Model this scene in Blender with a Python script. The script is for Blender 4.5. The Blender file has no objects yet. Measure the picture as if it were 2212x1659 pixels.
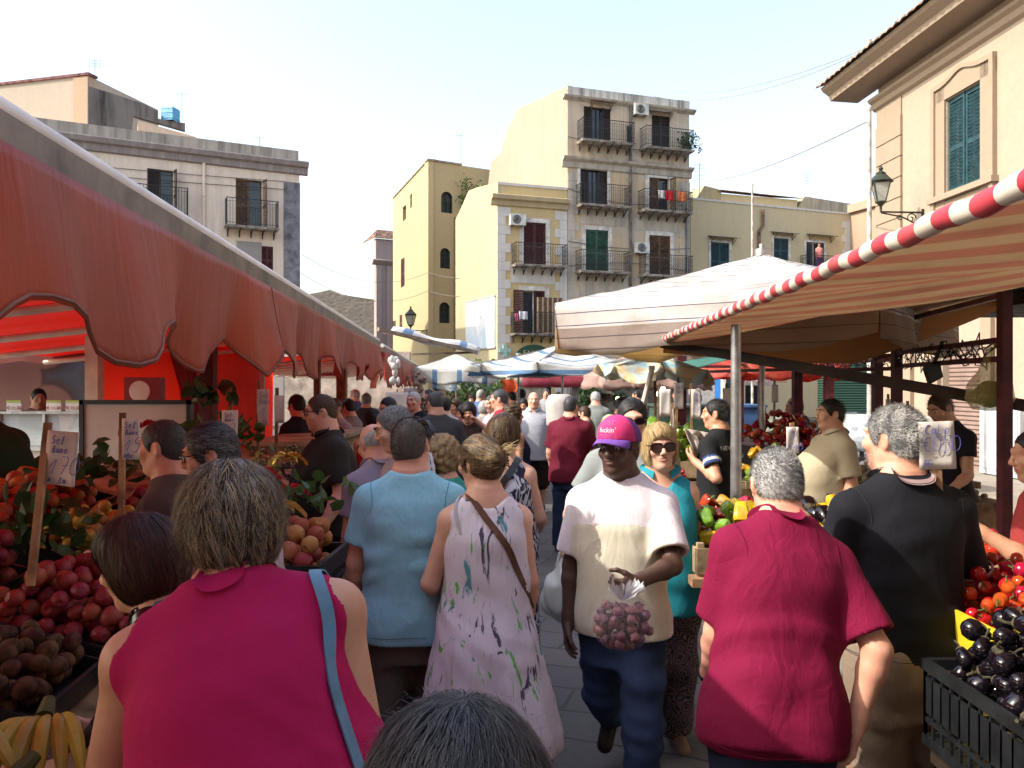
import bpy, math, random
import numpy as np
from mathutils import Vector, Matrix
random.seed(7)
RNG = np.random.default_rng(7)
R = math.radians
SC = bpy.context.scene
COL = SC.collection
FPX, CAMZ = 1720.0, 1.86
def P(px, py, d):
 """world point that lies at depth d (metres) on the sight line of a reading of the photograph"""
 return Vector(((px - 1106) / FPX * d, d, CAMZ - (py - 829.5) / FPX * d))
# ------------------------------------------------------------------ mesh builder
class MB:
 def __init__(s):
  s.v, s.f, s.m = [], [], []
 def add(s, vs, fs, mi=0):
  n = len(s.v)
  s.v += [tuple(v) for v in vs]
  s.f += [tuple(i + n for i in f) for f in fs]
  s.m += [mi] * len(fs)
 def box(s, x0, x1, y0, y1, z0, z1, mi=0, T=None):
  vs = [Vector((x, y, z)) for z in (z0, z1) for y in (y0, y1) for x in (x0, x1)]
  if T is not None:
   vs = [T @ v for v in vs]
  s.add(vs, [(0, 2, 3, 1), (4, 5, 7, 6), (0, 1, 5, 4), (2, 6, 7, 3), (0, 4, 6, 2), (1, 3, 7, 5)], mi)
 def beam(s, a, b, w, h, mi=0, up=(0, 0, 1)):
  a, b = Vector(a), Vector(b)
  d = (b - a).normalized()
  u = Vector(up)
  if abs(d.dot(u)) > .98:
   u = Vector((0, 1, 0))
  x = d.cross(u).normalized() * w / 2
  y = x.cross(d).normalized() * h / 2
  vs = [p + i * x + j * y for p in (a, b) for j in (-1, 1) for i in (-1, 1)]
  s.add(vs, [(0, 2, 3, 1), (4, 5, 7, 6), (0, 1, 5, 4), (2, 6, 7, 3), (0, 4, 6, 2), (1, 3, 7, 5)], mi)
 def tube(s, pts, r, n=8, mi=0, cap=True):
  pts = [Vector(p) for p in pts]
  rs = r if isinstance(r, (list, tuple)) else [r] * len(pts)
  rings = []
  u = None
  for i, p in enumerate(pts):
   d = (pts[min(i + 1, len(pts) - 1)] - pts[max(i - 1, 0)]).normalized()
   if u is None:
    u = d.orthogonal().normalized()
   u = (u - d * u.dot(d)).normalized()
   w = d.cross(u)
   rings.append([p + (u * math.cos(6.2832 * k / n) + w * math.sin(6.2832 * k / n)) * rs[i] for k in range(n)])
  vs = [v for g in rings for v in g]
  fs = []
  for i in range(len(pts) - 1):
   for k in range(n):
    fs.append((i * n + k, i * n + (k + 1) % n, (i + 1) * n + (k + 1) % n, (i + 1) * n + k))
  if cap:
   fs.append(tuple(range(n))[::-1])
   fs.append(tuple(range((len(pts) - 1) * n, len(pts) * n)))
  s.add(vs, fs, mi)
 def grid(s, rows, mi=0, mf=None):
  nr, nc = len(rows), len(rows[0])
  fs, ms = [], []
  for i in range(nr - 1):
   for j in range(nc - 1):
    fs.append((i * nc + j, i * nc + j + 1, (i + 1) * nc + j + 1, (i + 1) * nc + j))
    ms.append(mf(i, j) if mf else mi)
  n = len(s.m)
  s.add([v for r in rows for v in r], fs, mi)
  s.m[n:] = ms
 def prism(s, poly, vec, mi=0):
  poly = [Vector(p) for p in poly]
  vec = Vector(vec)
  n = len(poly)
  s.add(poly + [p + vec for p in poly],
    [tuple(range(n))[::-1], tuple(range(n, 2 * n))] + [(i, (i + 1) % n, n + (i + 1) % n, n + i) for i in range(n)], mi)
 def lathe(s, prof, n=16, mi=0, T=None, sx=1, sy=1):
  vs = []
  for r, z in prof:
   for k in range(n):
    v = Vector((r * sx * math.cos(6.2832 * k / n), r * sy * math.sin(6.2832 * k / n), z))
    vs.append(T @ v if T is not None else v)
  fs = []
  for i in range(len(prof) - 1):
   for k in range(n):
    fs.append((i * n + k, i * n + (k + 1) % n, (i + 1) * n + (k + 1) % n, (i + 1) * n + k))
  s.add(vs, fs, mi)
 def ball(s, c, r, n=12, m=8, mi=0, sc=(1, 1, 1)):
  c = Vector(c)
  prof = [(max(1e-4, r * math.sin(math.pi * i / m)), -r * math.cos(math.pi * i / m)) for i in range(m + 1)]
  s.lathe(prof, n, mi, Matrix.Translation(c) @ Matrix.Diagonal((*sc, 1)))
def link(o, parent=None):
 COL.objects.link(o)
 if parent is not None:
  o.parent = parent
 return o
def build(name, mb, mats, parent=None, world=True, smooth=True, sharp=38, kind=None):
 me = bpy.data.meshes.new(name)
 me.from_pydata(mb.v, [], mb.f)
 for m in (mats if isinstance(mats, (list, tuple)) else [mats]):
  me.materials.append(m)
 if any(mb.m):
  me.polygons.foreach_set('material_index', mb.m)
 if smooth:
  me.polygons.foreach_set('use_smooth', [True] * len(me.polygons))
  me.set_sharp_from_angle(angle=R(sharp))
 me.update()
 o = link(bpy.data.objects.new(name, me), parent)
 if parent is not None and world:
  o.matrix_parent_inverse = WM(parent).inverted()
 if kind:
  o['kind'] = kind
 return o
def WM(o):
 m = Matrix.LocRotScale(o.location, o.rotation_euler, o.scale)
 return (WM(o.parent) @ o.matrix_parent_inverse @ m) if o.parent else m
def tag(o, label, cat, group=None, kind=None):
 if label: o['label'] = label
 if cat: o['category'] = cat
 if group: o['group'] = group
 if kind: o['kind'] = kind
 return o
def thing(name, label, cat, loc=(0, 0, 0), rz=0, group=None):
 o = link(bpy.data.objects.new(name, None))
 o.empty_display_size = .1
 o.location = loc
 o.rotation_euler = (0, 0, rz)
 return tag(o, label, cat, group)
def copy_tree(o, parent=None):
 c = link(o.copy(), parent)
 for ch in list(o.children):
  copy_tree(ch, c)
 return c
# ------------------------------------------------------------------ materials
MATS = {}
class N:
 def __init__(s, name):
  s.m = bpy.data.materials.new(name)
  s.m.use_nodes = True
  s.t = s.m.node_tree
  s.b = s.t.nodes['Principled BSDF']
  s.out = s.t.nodes['Material Output']
 def n(s, typ, **kw):
  x = s.t.nodes.new('ShaderNode' + typ)
  for k, v in kw.items():
   if k in x.inputs: x.inputs[k].default_value = v
   else: setattr(x, k, v)
  return x
 def l(s, a, b):
  s.t.links.new(a, b)
 def coord(s, kind='Object', scale=(1, 1, 1), rot=(0, 0, 0)):
  tc = s.n('TexCoord')
  mp = s.n('Mapping')
  mp.inputs['Scale'].default_value = scale
  mp.inputs['Rotation'].default_value = rot
  s.l(tc.outputs[kind], mp.inputs['Vector'])
  return mp.outputs['Vector']
 def noise(s, vec, scale, detail=4, rough=.55, dist=0):
  x = s.n('TexNoise')
  x.inputs['Scale'].default_value = scale
  x.inputs['Detail'].default_value = detail
  x.inputs['Roughness'].default_value = rough
  x.inputs['Distortion'].default_value = dist
  s.l(vec, x.inputs['Vector'])
  return x.outputs['Fac']
 def ramp(s, fac, stops, interp='LINEAR'):
  x = s.n('ValToRGB')
  r = x.color_ramp
  r.interpolation = interp
  while len(r.elements) < len(stops): r.elements.new(.5)
  for e, (p, c) in zip(r.elements, stops):
   e.position = p
   e.color = (*c, 1) if len(c) == 3 else c
  s.l(fac, x.inputs['Fac'])
  return x.outputs['Color']
 def mix(s, fac, a, b, mode='MIX'):
  x = s.n('Mix', data_type='RGBA', blend_type=mode)
  for sock, v in ((x.inputs[0], fac), (x.inputs[6], a), (x.inputs[7], b)):
   if isinstance(v, (int, float)): sock.default_value = v
   elif isinstance(v, tuple): sock.default_value = (*v, 1) if len(v) == 3 else v
   else: s.l(v, sock)
  return x.outputs[2]
 def math(s, op, a, b=0.0):
  x = s.n('Math', operation=op)
  for sock, v in ((x.inputs[0], a), (x.inputs[1], b)):
   if isinstance(v, (int, float)): sock.default_value = v
   else: s.l(v, sock)
  return x.outputs[0]
 def bump(s, h, strength=.3, dist=.01):
  x = s.n('Bump')
  x.inputs['Strength'].default_value = strength
  x.inputs['Distance'].default_value = dist
  s.l(h, x.inputs['Height'])
  s.l(x.outputs['Normal'], s.b.inputs['Normal'])
 def base(s, c):
  if isinstance(c, tuple): s.b.inputs['Base Color'].default_value = (*c, 1)
  else: s.l(c, s.b.inputs['Base Color'])
 def set(s, **kw):
  for k, v in kw.items():
   s.b.inputs[k.replace('_', ' ')].default_value = v
 def translucent(s, col, fac):
  tr = s.n('BsdfTranslucent')
  if isinstance(col, tuple): tr.inputs['Color'].default_value = (*col, 1)
  else: s.l(col, tr.inputs['Color'])
  mx = s.n('MixShader')
  mx.inputs['Fac'].default_value = fac
  s.l(s.b.outputs['BSDF'], mx.inputs[1])
  s.l(tr.outputs['BSDF'], mx.inputs[2])
  s.l(mx.outputs['Shader'], s.out.inputs['Surface'])
def k(c, f):
 return tuple(min(1, x * f) for x in c)
def mat(name, col, rough=.75, var=.18, vs=6, bump=.15, bs=60, bd=.003, spec=.3, metal=0, rnd=0, transl=0, tcol=None, col2=None):
 """plain procedural surface: colour patches, fine grain bump; rnd varies copies"""
 if name in MATS: return MATS[name]
 n = N(name)
 v = n.coord()
 c2 = col2 or k(col, 1 - 2 * var)
 f = n.noise(v, vs, 5, .6)
 c = n.ramp(f, [(.32, c2), (.68, col if col2 else k(col, 1 + var * .4))])
 if rnd:
  oi = n.n('ObjectInfo')
  h = n.n('HueSaturation')
  n.l(c, h.inputs['Color'])
  n.l(n.math('ADD', n.math('MULTIPLY', oi.outputs['Random'], rnd * .14), .5 - rnd * .07), h.inputs['Hue'])
  n.l(n.math('ADD', n.math('MULTIPLY', oi.outputs['Random'], rnd * .9), 1 - rnd * .45), h.inputs['Value'])
  c = h.outputs['Color']
 n.base(c)
 n.set(Roughness=rough, Metallic=metal)
 n.b.inputs['Specular IOR Level'].default_value = spec
 if bump: n.bump(n.noise(v, bs, 3), bump, bd)
 if transl: n.translucent(tcol or col, transl)
 MATS[name] = n.m
 return n.m
def stucco(name, col, dirt, amt=.5, streak=1.0, bump=.5, patch=None):
 if name in MATS: return MATS[name]
 n = N(name)
 v = n.coord()
 big = n.noise(v, .35, 6, .65, .4)
 st = n.noise(n.coord(scale=(2.2, 2.2, .16)), 1.6, 5, .62)
 fine = n.noise(v, 9, 6, .7)
 c = n.mix(n.ramp(big, [(.38, (0, 0, 0)), (.68, (amt, amt, amt))]), col, k(col, .78))
 c = n.mix(n.ramp(st, [(.44, (0, 0, 0)), (.72, (amt * streak,) * 3)]), c, dirt)
 c = n.mix(n.ramp(fine, [(.4, (0, 0, 0)), (.72, (.42, .42, .42))]), c, k(col, .7))
 if patch:
  pn = n.noise(v, .8, 5, .6, .8)
  c = n.mix(n.ramp(pn, [(.53, (0, 0, 0)), (.56, (.85,) * 3)]), c, patch)
 n.base(c)
 n.set(Roughness=.9)
 n.b.inputs['Specular IOR Level'].default_value = .15
 n.bump(n.noise(v, 30, 6, .7), bump, .012)
 MATS[name] = n.m
 return n.m
def stripes(name, cols, period, axis=0, rough=.7, transl=0, dirt=.25, widths=None, bump=.3, coordk='UV', bs=14, tk=1.0):
 """banded cloth; bands run along one texture axis"""
 if name in MATS: return MATS[name]
 n = N(name)
 v = n.coord(coordk)
 sp = n.n('SeparateXYZ')
 n.l(v, sp.inputs[0])
 f = n.math('FRACT', n.math('DIVIDE', sp.outputs[axis], period))
 if widths is None: widths = [1 / len(cols)] * len(cols)
 pos, stops = 0, []
 for c, w in zip(cols, widths):
  stops.append((pos, c))
  pos += w
 c = n.ramp(f, stops, 'CONSTANT')
 ob = n.coord('Object')
 d = n.noise(ob, 2.2, 6, .62, .3)
 c = n.mix(n.ramp(d, [(.45, (0, 0, 0)), (.75, (dirt,) * 3)]), c, (.16, .12, .08))
 n.base(c)
 n.set(Roughness=rough)
 n.b.inputs['Specular IOR Level'].default_value = .2
 n.bump(n.noise(ob, bs, 4), bump, .01)
 if transl:
  n.translucent(c if tk == 1 else n.mix(1.0, c, (tk,) * 3, 'MULTIPLY'), transl)
 MATS[name] = n.m
 return n.m
def set_uv(o, fn):
 me = o.data
 uv = me.uv_layers.new(name='UVMap')
 co = np.empty(len(me.vertices) * 3)
 me.vertices.foreach_get('co', co)
 co = co.reshape(-1, 3)
 li = np.empty(len(me.loops), dtype=np.int32)
 me.loops.foreach_get('vertex_index', li)
 uvs = np.array([fn(c) for c in co])
 uv.data.foreach_set('uv', uvs[li].ravel())
def text_mesh(txt, size, depth=.002, align='CENTER', shear=0):
 cu = bpy.data.curves.new('lettering', 'FONT')
 cu.body = txt
 cu.size = size
 cu.extrude = depth
 cu.align_x = align
 cu.align_y = 'CENTER'
 cu.shear = shear
 cu.resolution_u = 2
 t = bpy.data.objects.new('lettering', cu)
 COL.objects.link(t)
 dg = bpy.context.evaluated_depsgraph_get()
 me = bpy.data.meshes.new_from_object(t.evaluated_get(dg))
 bpy.data.objects.remove(t)
 mb = MB()
 mb.add([v.co for v in me.vertices], [tuple(p.vertices) for p in me.polygons])
 bpy.data.meshes.remove(me)
 return mb
def place(mb, T):
 mb.v = [tuple(T @ Vector(v)) for v in mb.v]
 return mb
def frame(o, x, y):
 """matrix with origin o, x axis x, y axis y"""
 x = Vector(x).normalized()
 z = x.cross(Vector(y)).normalized()
 y = z.cross(x)
 m = Matrix((x, y, z)).transposed().to_4x4()
 m.translation = Vector(o)
 return m
SKIN_T = dict(fair=(.62, .36, .26), tan=(.50, .27, .175), ruddy=(.60, .31, .22), dark=(.075, .038, .026))
def skin(kind):
 nm = 'skin_' + kind
 if nm in MATS: return MATS[nm]
 n = N(nm)
 v = n.coord()
 c = SKIN_T[kind]
 f = n.noise(v, 14, 5, .6)
 cc = n.ramp(f, [(.3, (c[0] * .9, c[1] * .8, c[2] * .76)), (.7, k(c, 1.08))])
 f2 = n.noise(v, 120, 2)
 cc = n.mix(n.ramp(f2, [(.6, (0, 0, 0)), (.75, (.25,) * 3)]), cc, (c[0] * .75, c[1] * .6, c[2] * .55))
 n.base(cc)
 n.set(Roughness=.55)
 n.b.inputs['Subsurface Weight'].default_value = .06
 n.b.inputs['Subsurface Radius'].default_value = (.012, .005, .003)
 n.b.inputs['Subsurface Scale'].default_value = .6
 n.bump(n.noise(v, 260, 3), .12, .002)
 MATS[nm] = n.m
 return n.m
def cloth(name, col, var=.1, rough=.85, bump=.28, pique=False, transl=0):
 if name in MATS: return MATS[name]
 n = N(name)
 col = k(col, .72)
 v = n.coord()
 f = n.noise(v, 5, 4)
 c = n.ramp(f, [(.3, k(col, 1 - var)), (.7, k(col, 1 + var * .5))])
 f2 = n.noise(v, 90, 3)
 c = n.mix(n.ramp(f2, [(.35, (.16,) * 3), (.65, (0, 0, 0))]), c, k(col, .6))
 n.base(c)
 n.set(Roughness=rough)
 n.b.inputs['Specular IOR Level'].default_value = .2
 wr = n.noise(n.coord(scale=(1, 1, .45), rot=(.3, .5, 0)), 9, 4, .5, 1.2)
 wv = n.noise(v, 420, 2)
 cr = n.noise(n.coord(scale=(1, 1, .7), rot=(.7, .2, .4)), 4.5, 2, .5, 1.6)
 cr = n.math('POWER', n.math('SUBTRACT', 1.0, n.math('ABSOLUTE', n.math('SUBTRACT', n.math('MULTIPLY', cr, 4.0), 2.0))), 3.0)
 h = n.math('ADD', n.math('ADD', n.math('MULTIPLY', wr, 1.0), n.math('MULTIPLY', wv, .12)), n.math('MULTIPLY', n.math('MAXIMUM', cr, 0.0), .10))
 n.bump(h, bump, .022)
 MATS[name] = n.m
 return n.m
def hairmat(name, col, rough=.55):
 if name in MATS: return MATS[name]
 n = N(name)
 v = n.coord()
 f = n.noise(n.coord(scale=(60, 60, 9)), 1.5, 4)
 n.base(n.ramp(f, [(.25, k(col, .55)), (.75, k(col, 1.25))]))
 n.set(Roughness=rough)
 n.b.inputs['Specular IOR Level'].default_value = .35
 n.bump(f, .5, .006)
 MATS[name] = n.m
 return n.m
# ------------------------------------------------------------------ implicit shapes for bodies and clothes
def A(*a): return np.array(a, dtype=np.float64)
def smin(a, b, kk):
 h = np.clip(.5 + .5 * (b - a) / kk, 0, 1)
 return b * (1 - h) + a * h - kk * h * (1 - h)
class Shape:
 def __init__(s): s.p = []
 def fn(s, lo, hi, f, kk=.02, op='u'):
  s.p.append((A(*lo), A(*hi), f, kk, op))
  return s
 def cap(s, a, b, ra, rb, kk=.02, op='u', sc=None, cut=None):
  a, b = A(*a), A(*b)
  d = b - a
  L2 = max(1e-9, d @ d)
  r = max(ra, rb) + (.03 if op == 'u' else .05)
  def f(X, Y, Z):
   t = np.clip(((X - a[0]) * d[0] + (Y - a[1]) * d[1] + (Z - a[2]) * d[2]) / L2, 0, 1)
   q = np.sqrt((X - a[0] - t * d[0]) ** 2 + (Y - a[1] - t * d[1]) ** 2 + (Z - a[2] - t * d[2]) ** 2) - (ra + (rb - ra) * t)
   if cut is not None:
    q = np.maximum(q, ((X - a[0]) * d[0] + (Y - a[1]) * d[1] + (Z - a[2]) * d[2]) / math.sqrt(L2) - cut * math.sqrt(L2))
   return q
  return s.fn(np.minimum(a, b) - r - kk, np.maximum(a, b) + r + kk, f, kk, op)
 def ell(s, c, r, kk=.02, op='u', M=None):
  c, r = A(*c), A(*r)
  m = np.eye(3) if M is None else np.asarray(M)
  e = np.sqrt(((m * r) ** 2).sum(1)) + kk + .03
  def f(X, Y, Z):
   x, y, z = X - c[0], Y - c[1], Z - c[2]
   u = (m[0, 0] * x + m[1, 0] * y + m[2, 0] * z)
   v = (m[0, 1] * x + m[1, 1] * y + m[2, 1] * z)
   w = (m[0, 2] * x + m[1, 2] * y + m[2, 2] * z)
   k0 = np.sqrt((u / r[0]) ** 2 + (v / r[1]) ** 2 + (w / r[2]) ** 2)
   k1 = np.sqrt((u / r[0] ** 2) ** 2 + (v / r[1] ** 2) ** 2 + (w / r[2] ** 2) ** 2) + 1e-9
   return k0 * (k0 - 1) / k1
  return s.fn(c - e, c + e, f, kk, op)
 @staticmethod
 def comb(f, d, kk, op):
  if op == 'u': return smin(f, d, kk)
  if op == 's': return -smin(-f, d, kk)
  if op == 'i': return -smin(-f, -d, kk)
  return f + d
 def eval_grid(s, xs, ys, zs):
  f = np.full((len(xs), len(ys), len(zs)), .15, dtype=np.float32)
  for lo, hi, fn, kk, op in s.p:
   i = [(np.searchsorted(ax, lo[q]), np.searchsorted(ax, hi[q], 'right')) for q, ax in enumerate((xs, ys, zs))]
   if any(b <= a for a, b in i): continue
   sl = tuple(slice(a, b) for a, b in i)
   d = fn(xs[sl[0]][:, None, None], ys[sl[1]][None, :, None], zs[sl[2]][None, None, :])
   f[sl] = s.comb(f[sl], d, kk, op)
  return f
 def ev(s, p):
  f = np.full(len(p), .15)
  for lo, hi, fn, kk, op in s.p:
   f = s.comb(f, fn(p[:, 0], p[:, 1], p[:, 2]), kk, op)
  return f
 def grad(s, p, e=.002):
  g = np.stack([s.ev(p + A(*[e if q == i else 0 for q in range(3)])) - s.ev(p - A(*[e if q == i else 0 for q in range(3)])) for i in range(3)], 1)
  return g / (np.linalg.norm(g, axis=1, keepdims=True) + 1e-9)
 def project(s, p, off=0.0, it=4):
  p = np.array(p, dtype=np.float64)
  for _ in range(it):
   p = p + (off - s.ev(p))[:, None] * s.grad(p)
  return p
 def mesh(s, res, fine=((), (), ()), lohi=None):
  us = [q for q in s.p if q[4] == 'u']
  lo = np.min([q[0] for q in us], 0)
  hi = np.max([q[1] for q in us], 0)
  if lohi: lo, hi = np.maximum(lo, lohi[0]), np.minimum(hi, lohi[1])
  ax = []
  for q in range(3):
   x, out = lo[q], [lo[q]]
   while x < hi[q]:
    x += min([st for a, b, st in fine[q] if a - res <= x < b] + [res])
    out.append(x)
   ax.append(np.array(out))
  return snets(s.eval_grid(*ax), *ax)
def snets(f, xs, ys, zs):
 f[0], f[-1], f[:, 0], f[:, -1], f[:, :, 0], f[:, :, -1] = 1, 1, 1, 1, 1, 1
 neg = f < 0
 n = f.shape
 c = np.zeros(tuple(q - 1 for q in n), np.int8)
 cs = [(a, b, d) for a in (0, 1) for b in (0, 1) for d in (0, 1)]
 for a, b, d in cs:
  c += neg[a:n[0] - 1 + a, b:n[1] - 1 + b, d:n[2] - 1 + d]
 act = (c > 0) & (c < 8)
 ijk = np.argwhere(act)
 ids = np.full(act.shape, -1, np.int32)
 ids[act] = np.arange(len(ijk))
 acc = np.zeros((len(ijk), 3))
 cnt = np.zeros(len(ijk))
 I, J, K = ijk.T
 for p in cs:
  for q in range(3):
   if p[q]: continue
   r = list(p)
   r[q] = 1
   fa = f[I + p[0], J + p[1], K + p[2]].astype(float)
   fb = f[I + r[0], J + r[1], K + r[2]].astype(float)
   m = (fa < 0) != (fb < 0)
   t = fa[m] / (fa[m] - fb[m])
   pa = np.stack([xs[I[m] + p[0]], ys[J[m] + p[1]], zs[K[m] + p[2]]], 1)
   pb = np.stack([xs[I[m] + r[0]], ys[J[m] + r[1]], zs[K[m] + r[2]]], 1)
   acc[m] += pa + t[:, None] * (pb - pa)
   cnt[m] += 1
 v = acc / cnt[:, None]
 fs = []
 for q in range(3):
  a = [slice(1, -1)] * 3
  b = [slice(1, -1)] * 3
  a[q], b[q] = slice(0, -1), slice(1, None)
  na, nb = neg[tuple(a)], neg[tuple(b)]
  e = np.argwhere(na != nb)
  if not len(e): continue
  s = na[tuple(e.T)]
  e = e + A(*[0 if w == q else 1 for w in range(3)]).astype(int)
  u, w = (q + 1) % 3, (q + 2) % 3
  cell = []
  for du, dw in ((-1, -1), (0, -1), (0, 0), (-1, 0)):
   z = e.copy()
   z[:, u] += du
   z[:, w] += dw
   cell.append(ids[z[:, 0], z[:, 1], z[:, 2]])
  qd = np.stack(cell, 1)
  qd[~s] = qd[~s][:, ::-1]
  fs.append(qd)
 return v, np.concatenate(fs)
def np_obj(name, v, f, mats, parent=None, mi=None, smooth=True):
 me = bpy.data.meshes.new(name)
 nv, nf, kf = len(v), len(f), f.shape[1]
 me.vertices.add(nv)
 me.vertices.foreach_set('co', np.asarray(v, np.float32).ravel())
 me.loops.add(nf * kf)
 me.loops.foreach_set('vertex_index', np.asarray(f, np.int32).ravel())
 me.polygons.add(nf)
 me.polygons.foreach_set('loop_start', np.arange(0, nf * kf, kf, dtype=np.int32))
 if mi is not None: me.polygons.foreach_set('material_index', np.asarray(mi, np.int32))
 me.polygons.foreach_set('use_smooth', np.full(nf, smooth))
 for m in (mats if isinstance(mats, (list, tuple)) else [mats]): me.materials.append(m)
 me.update(calc_edges=True)
 return link(bpy.data.objects.new(name, me), parent)
def Rx(a): c, s = math.cos(R(a)), math.sin(R(a)); return A([1, 0, 0], [0, c, -s], [0, s, c])
def Ry(a): c, s = math.cos(R(a)), math.sin(R(a)); return A([c, 0, s], [0, 1, 0], [-s, 0, c])
def Rz(a): c, s = math.cos(R(a)), math.sin(R(a)); return A([c, -s, 0], [s, c, 0], [0, 0, 1])
def unit(v): return v / (np.linalg.norm(v) + 1e-9)
ZS = A(.74, .90, 1.0, 1.10, 1.20, 1.32, 1.40, 1.455, 1.50, 1.53)
PROF = dict(
 m=(A(.150, .168, .160, .152, .160, .176, .176, .125, .070, .058), A(.10, .118, .110, .107, .114, .122, .108, .080, .062, .056)),
 f=(A(.155, .178, .162, .134, .138, .150, .146, .100, .056, .048), A(.10, .122, .110, .096, .102, .110, .096, .070, .054, .048)))
FATX = A(.05, .06, .075, .085, .07, .045, .028, .015, .008, .005)
FATY = A(.04, .05, .08, .115, .10, .06, .03, .012, .010, .008)
class Rig:
 def __init__(s, h=1.75, sex='m', fat=.2, lean=0, side=0, twist=0, neck=0, yaw=0, pitch=0, roll=0, armR=(6, 3, 12, 4), armL=(6, 3, 12, 4),
     legs=((4, 3), (-4, 5)), sw=None, belly=0, head=1.0):
  s.S = S = h / 1.75
  s.sex, s.fat = sex, fat
  s.pel = A(0, 0, .95 * S)
  s.Rt = Rz(twist) @ Ry(side) @ Rx(-lean)
  s.zs = ZS * S
  px, py = PROF[sex]
  px = px * .96
  s.rx, s.ry = (px + fat * FATX) * S, (py + fat * FATY) * S
  s.cy = S * (A(-.01, -.012, 0, .004, .004, -.002, -.008, -.014, -.014, -.012) + (fat * .35 + belly) * A(0, .01, .05, .075, .06, .02, 0, 0, 0, 0))
  if belly:
   s.ry += S * belly * A(0, .01, .05, .075, .06, .02, 0, 0, 0, 0)
  sw = (sw or (.170 if sex == 'm' else .148)) * S + fat * .012
  s.sh = {}
  T = s.T
  nk = T(A(0, -.012, 1.485) * S)
  Rn = Rz(twist) @ Rx(-lean * .7 - neck)
  s.neck0 = T(A(0, -.004, 1.435) * S)
  s.neck1 = nk + Rn @ A(0, .014, .078) * S
  s.Rh = Rz(twist + yaw) @ Rx(-pitch) @ Ry(roll)
  s.hs = head * (.97 if sex == 'm' else .94) * S ** .5
  s.hc = s.neck1 + s.Rh @ A(0, .022, .088) * s.hs
  s.Rn = Rn
  s.arm = {}
  for sd, spec in ((1, armR), (-1, armL)):
   sh = T(A(sd * sw, -.008, 1.398) * S)
   U, L = .285 * S, .245 * S
   if spec[0] == 'ik':
    w = A(*spec[1:4])
    hint = A(*(spec[4] if len(spec) > 4 else (sd * .6, -.7, -.5)))
    d = w - sh
    ds = np.linalg.norm(d)
    if ds > (U + L) * .995:
     w = sh + d / ds * (U + L) * .995
     d = w - sh
     ds = np.linalg.norm(d)
    a = (U * U - L * L + ds * ds) / (2 * ds)
    hh = math.sqrt(max(0, U * U - a * a))
    hv = hint - d * (hint @ d) / (ds * ds)
    e = sh + d / ds * a + unit(hv) * hh
   else:
    ab, fl, el, inr = spec[:4]
    u = A(sd * math.sin(R(ab)), math.sin(R(fl)) * math.cos(R(ab)), -math.cos(R(fl)) * math.cos(R(ab)))
    q = fl + el
    b2 = ab * .5 - inr
    w_ = A(sd * math.sin(R(b2)), math.sin(R(q)) * math.cos(R(b2)), -math.cos(R(q)) * math.cos(R(b2)))
    rt = Rz(twist)
    e = sh + rt @ u * U
    w = e + rt @ w_ * L
   s.arm[sd] = (sh, e, w)
  s.leg = {}
  for sd, (sw_, kn) in ((1, legs[0]), (-1, legs[1])):
   hip = A(sd * .092, 0, .90) * S
   kd = A(sd * .02, math.sin(R(sw_)), -math.cos(R(sw_)))
   kne = hip + kd * .42 * S
   ad = A(sd * .01, math.sin(R(sw_ - kn)), -math.cos(R(sw_ - kn)))
   ank = kne + ad * .40 * S
   s.leg[sd] = [hip, kne, ank, sw_ - kn]
  lo = min(v[2][2] - .075 * S for v in s.leg.values())
  s.drop = lo      # lowest sole, used to stand the figure on the ground
 def T(s, p): return s.pel + s.Rt @ (p - s.pel)
 def H(s, p): return s.hc + s.Rh @ (A(*p) * s.hs)
 def torso(s, off=0.0, zlo=None, zhi=None, drape=0, flare=0, fold=0, zs=None, rx=None, ry=None, hemw=0, stick=1):
  """profile of the trunk as an implicit function; drape lets cloth hang from its widest part"""
  S = s.S
  zs = s.zs if zs is None else A(*zs) * S
  rx = (s.rx if rx is None else A(*rx) * S) + off
  ry = (s.ry if ry is None else A(*ry) * S) + off
  cy = s.cy if len(zs) == len(s.cy) else np.interp(zs, s.zs, s.cy)
  Z0 = np.linspace(zs[0], zs[-1], 80)
  ker = np.exp(-np.linspace(-2, 2, 9) ** 2)
  ker /= ker.sum()
  def sm(v):
   w = np.interp(Z0, zs, v)
   return np.convolve(np.pad(w, 4, 'edge'), ker, 'valid')
  RX, RY, CY = sm(rx), sm(ry), sm(cy)
  if drape:
   mx = np.maximum.accumulate(RX[::-1])[::-1]
   my = np.maximum.accumulate((RY + CY)[::-1])[::-1]
   mb = np.maximum.accumulate((RY - CY)[::-1])[::-1]
   low = np.clip((1.28 * S - Z0) / (.14 * S), 0, 1) * drape
   RX2 = RX + (mx - RX) * low * .8
   fr, bk = RY + CY, RY - CY
   fr, bk = fr + (my - fr) * low * .9, bk + (mb - bk) * low * .7
   RX, RY, CY = RX2, (fr + bk) / 2, (fr - bk) / 2
  zlo = zs[0] if zlo is None else zlo * S
  zhi = zs[-1] if zhi is None else zhi * S
  if flare:
   q = np.clip((1.15 * S - Z0) / (1.15 * S - zlo), 0, 1)
   RX, RY = RX + flare * q, RY + flare * q
  m, pel = s.Rt, s.pel
  ph = RNG.uniform(0, 6.28, 12)
  wv = RNG.normal(0, 1, (6, 3)) * A(14, 14, 16)
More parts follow.
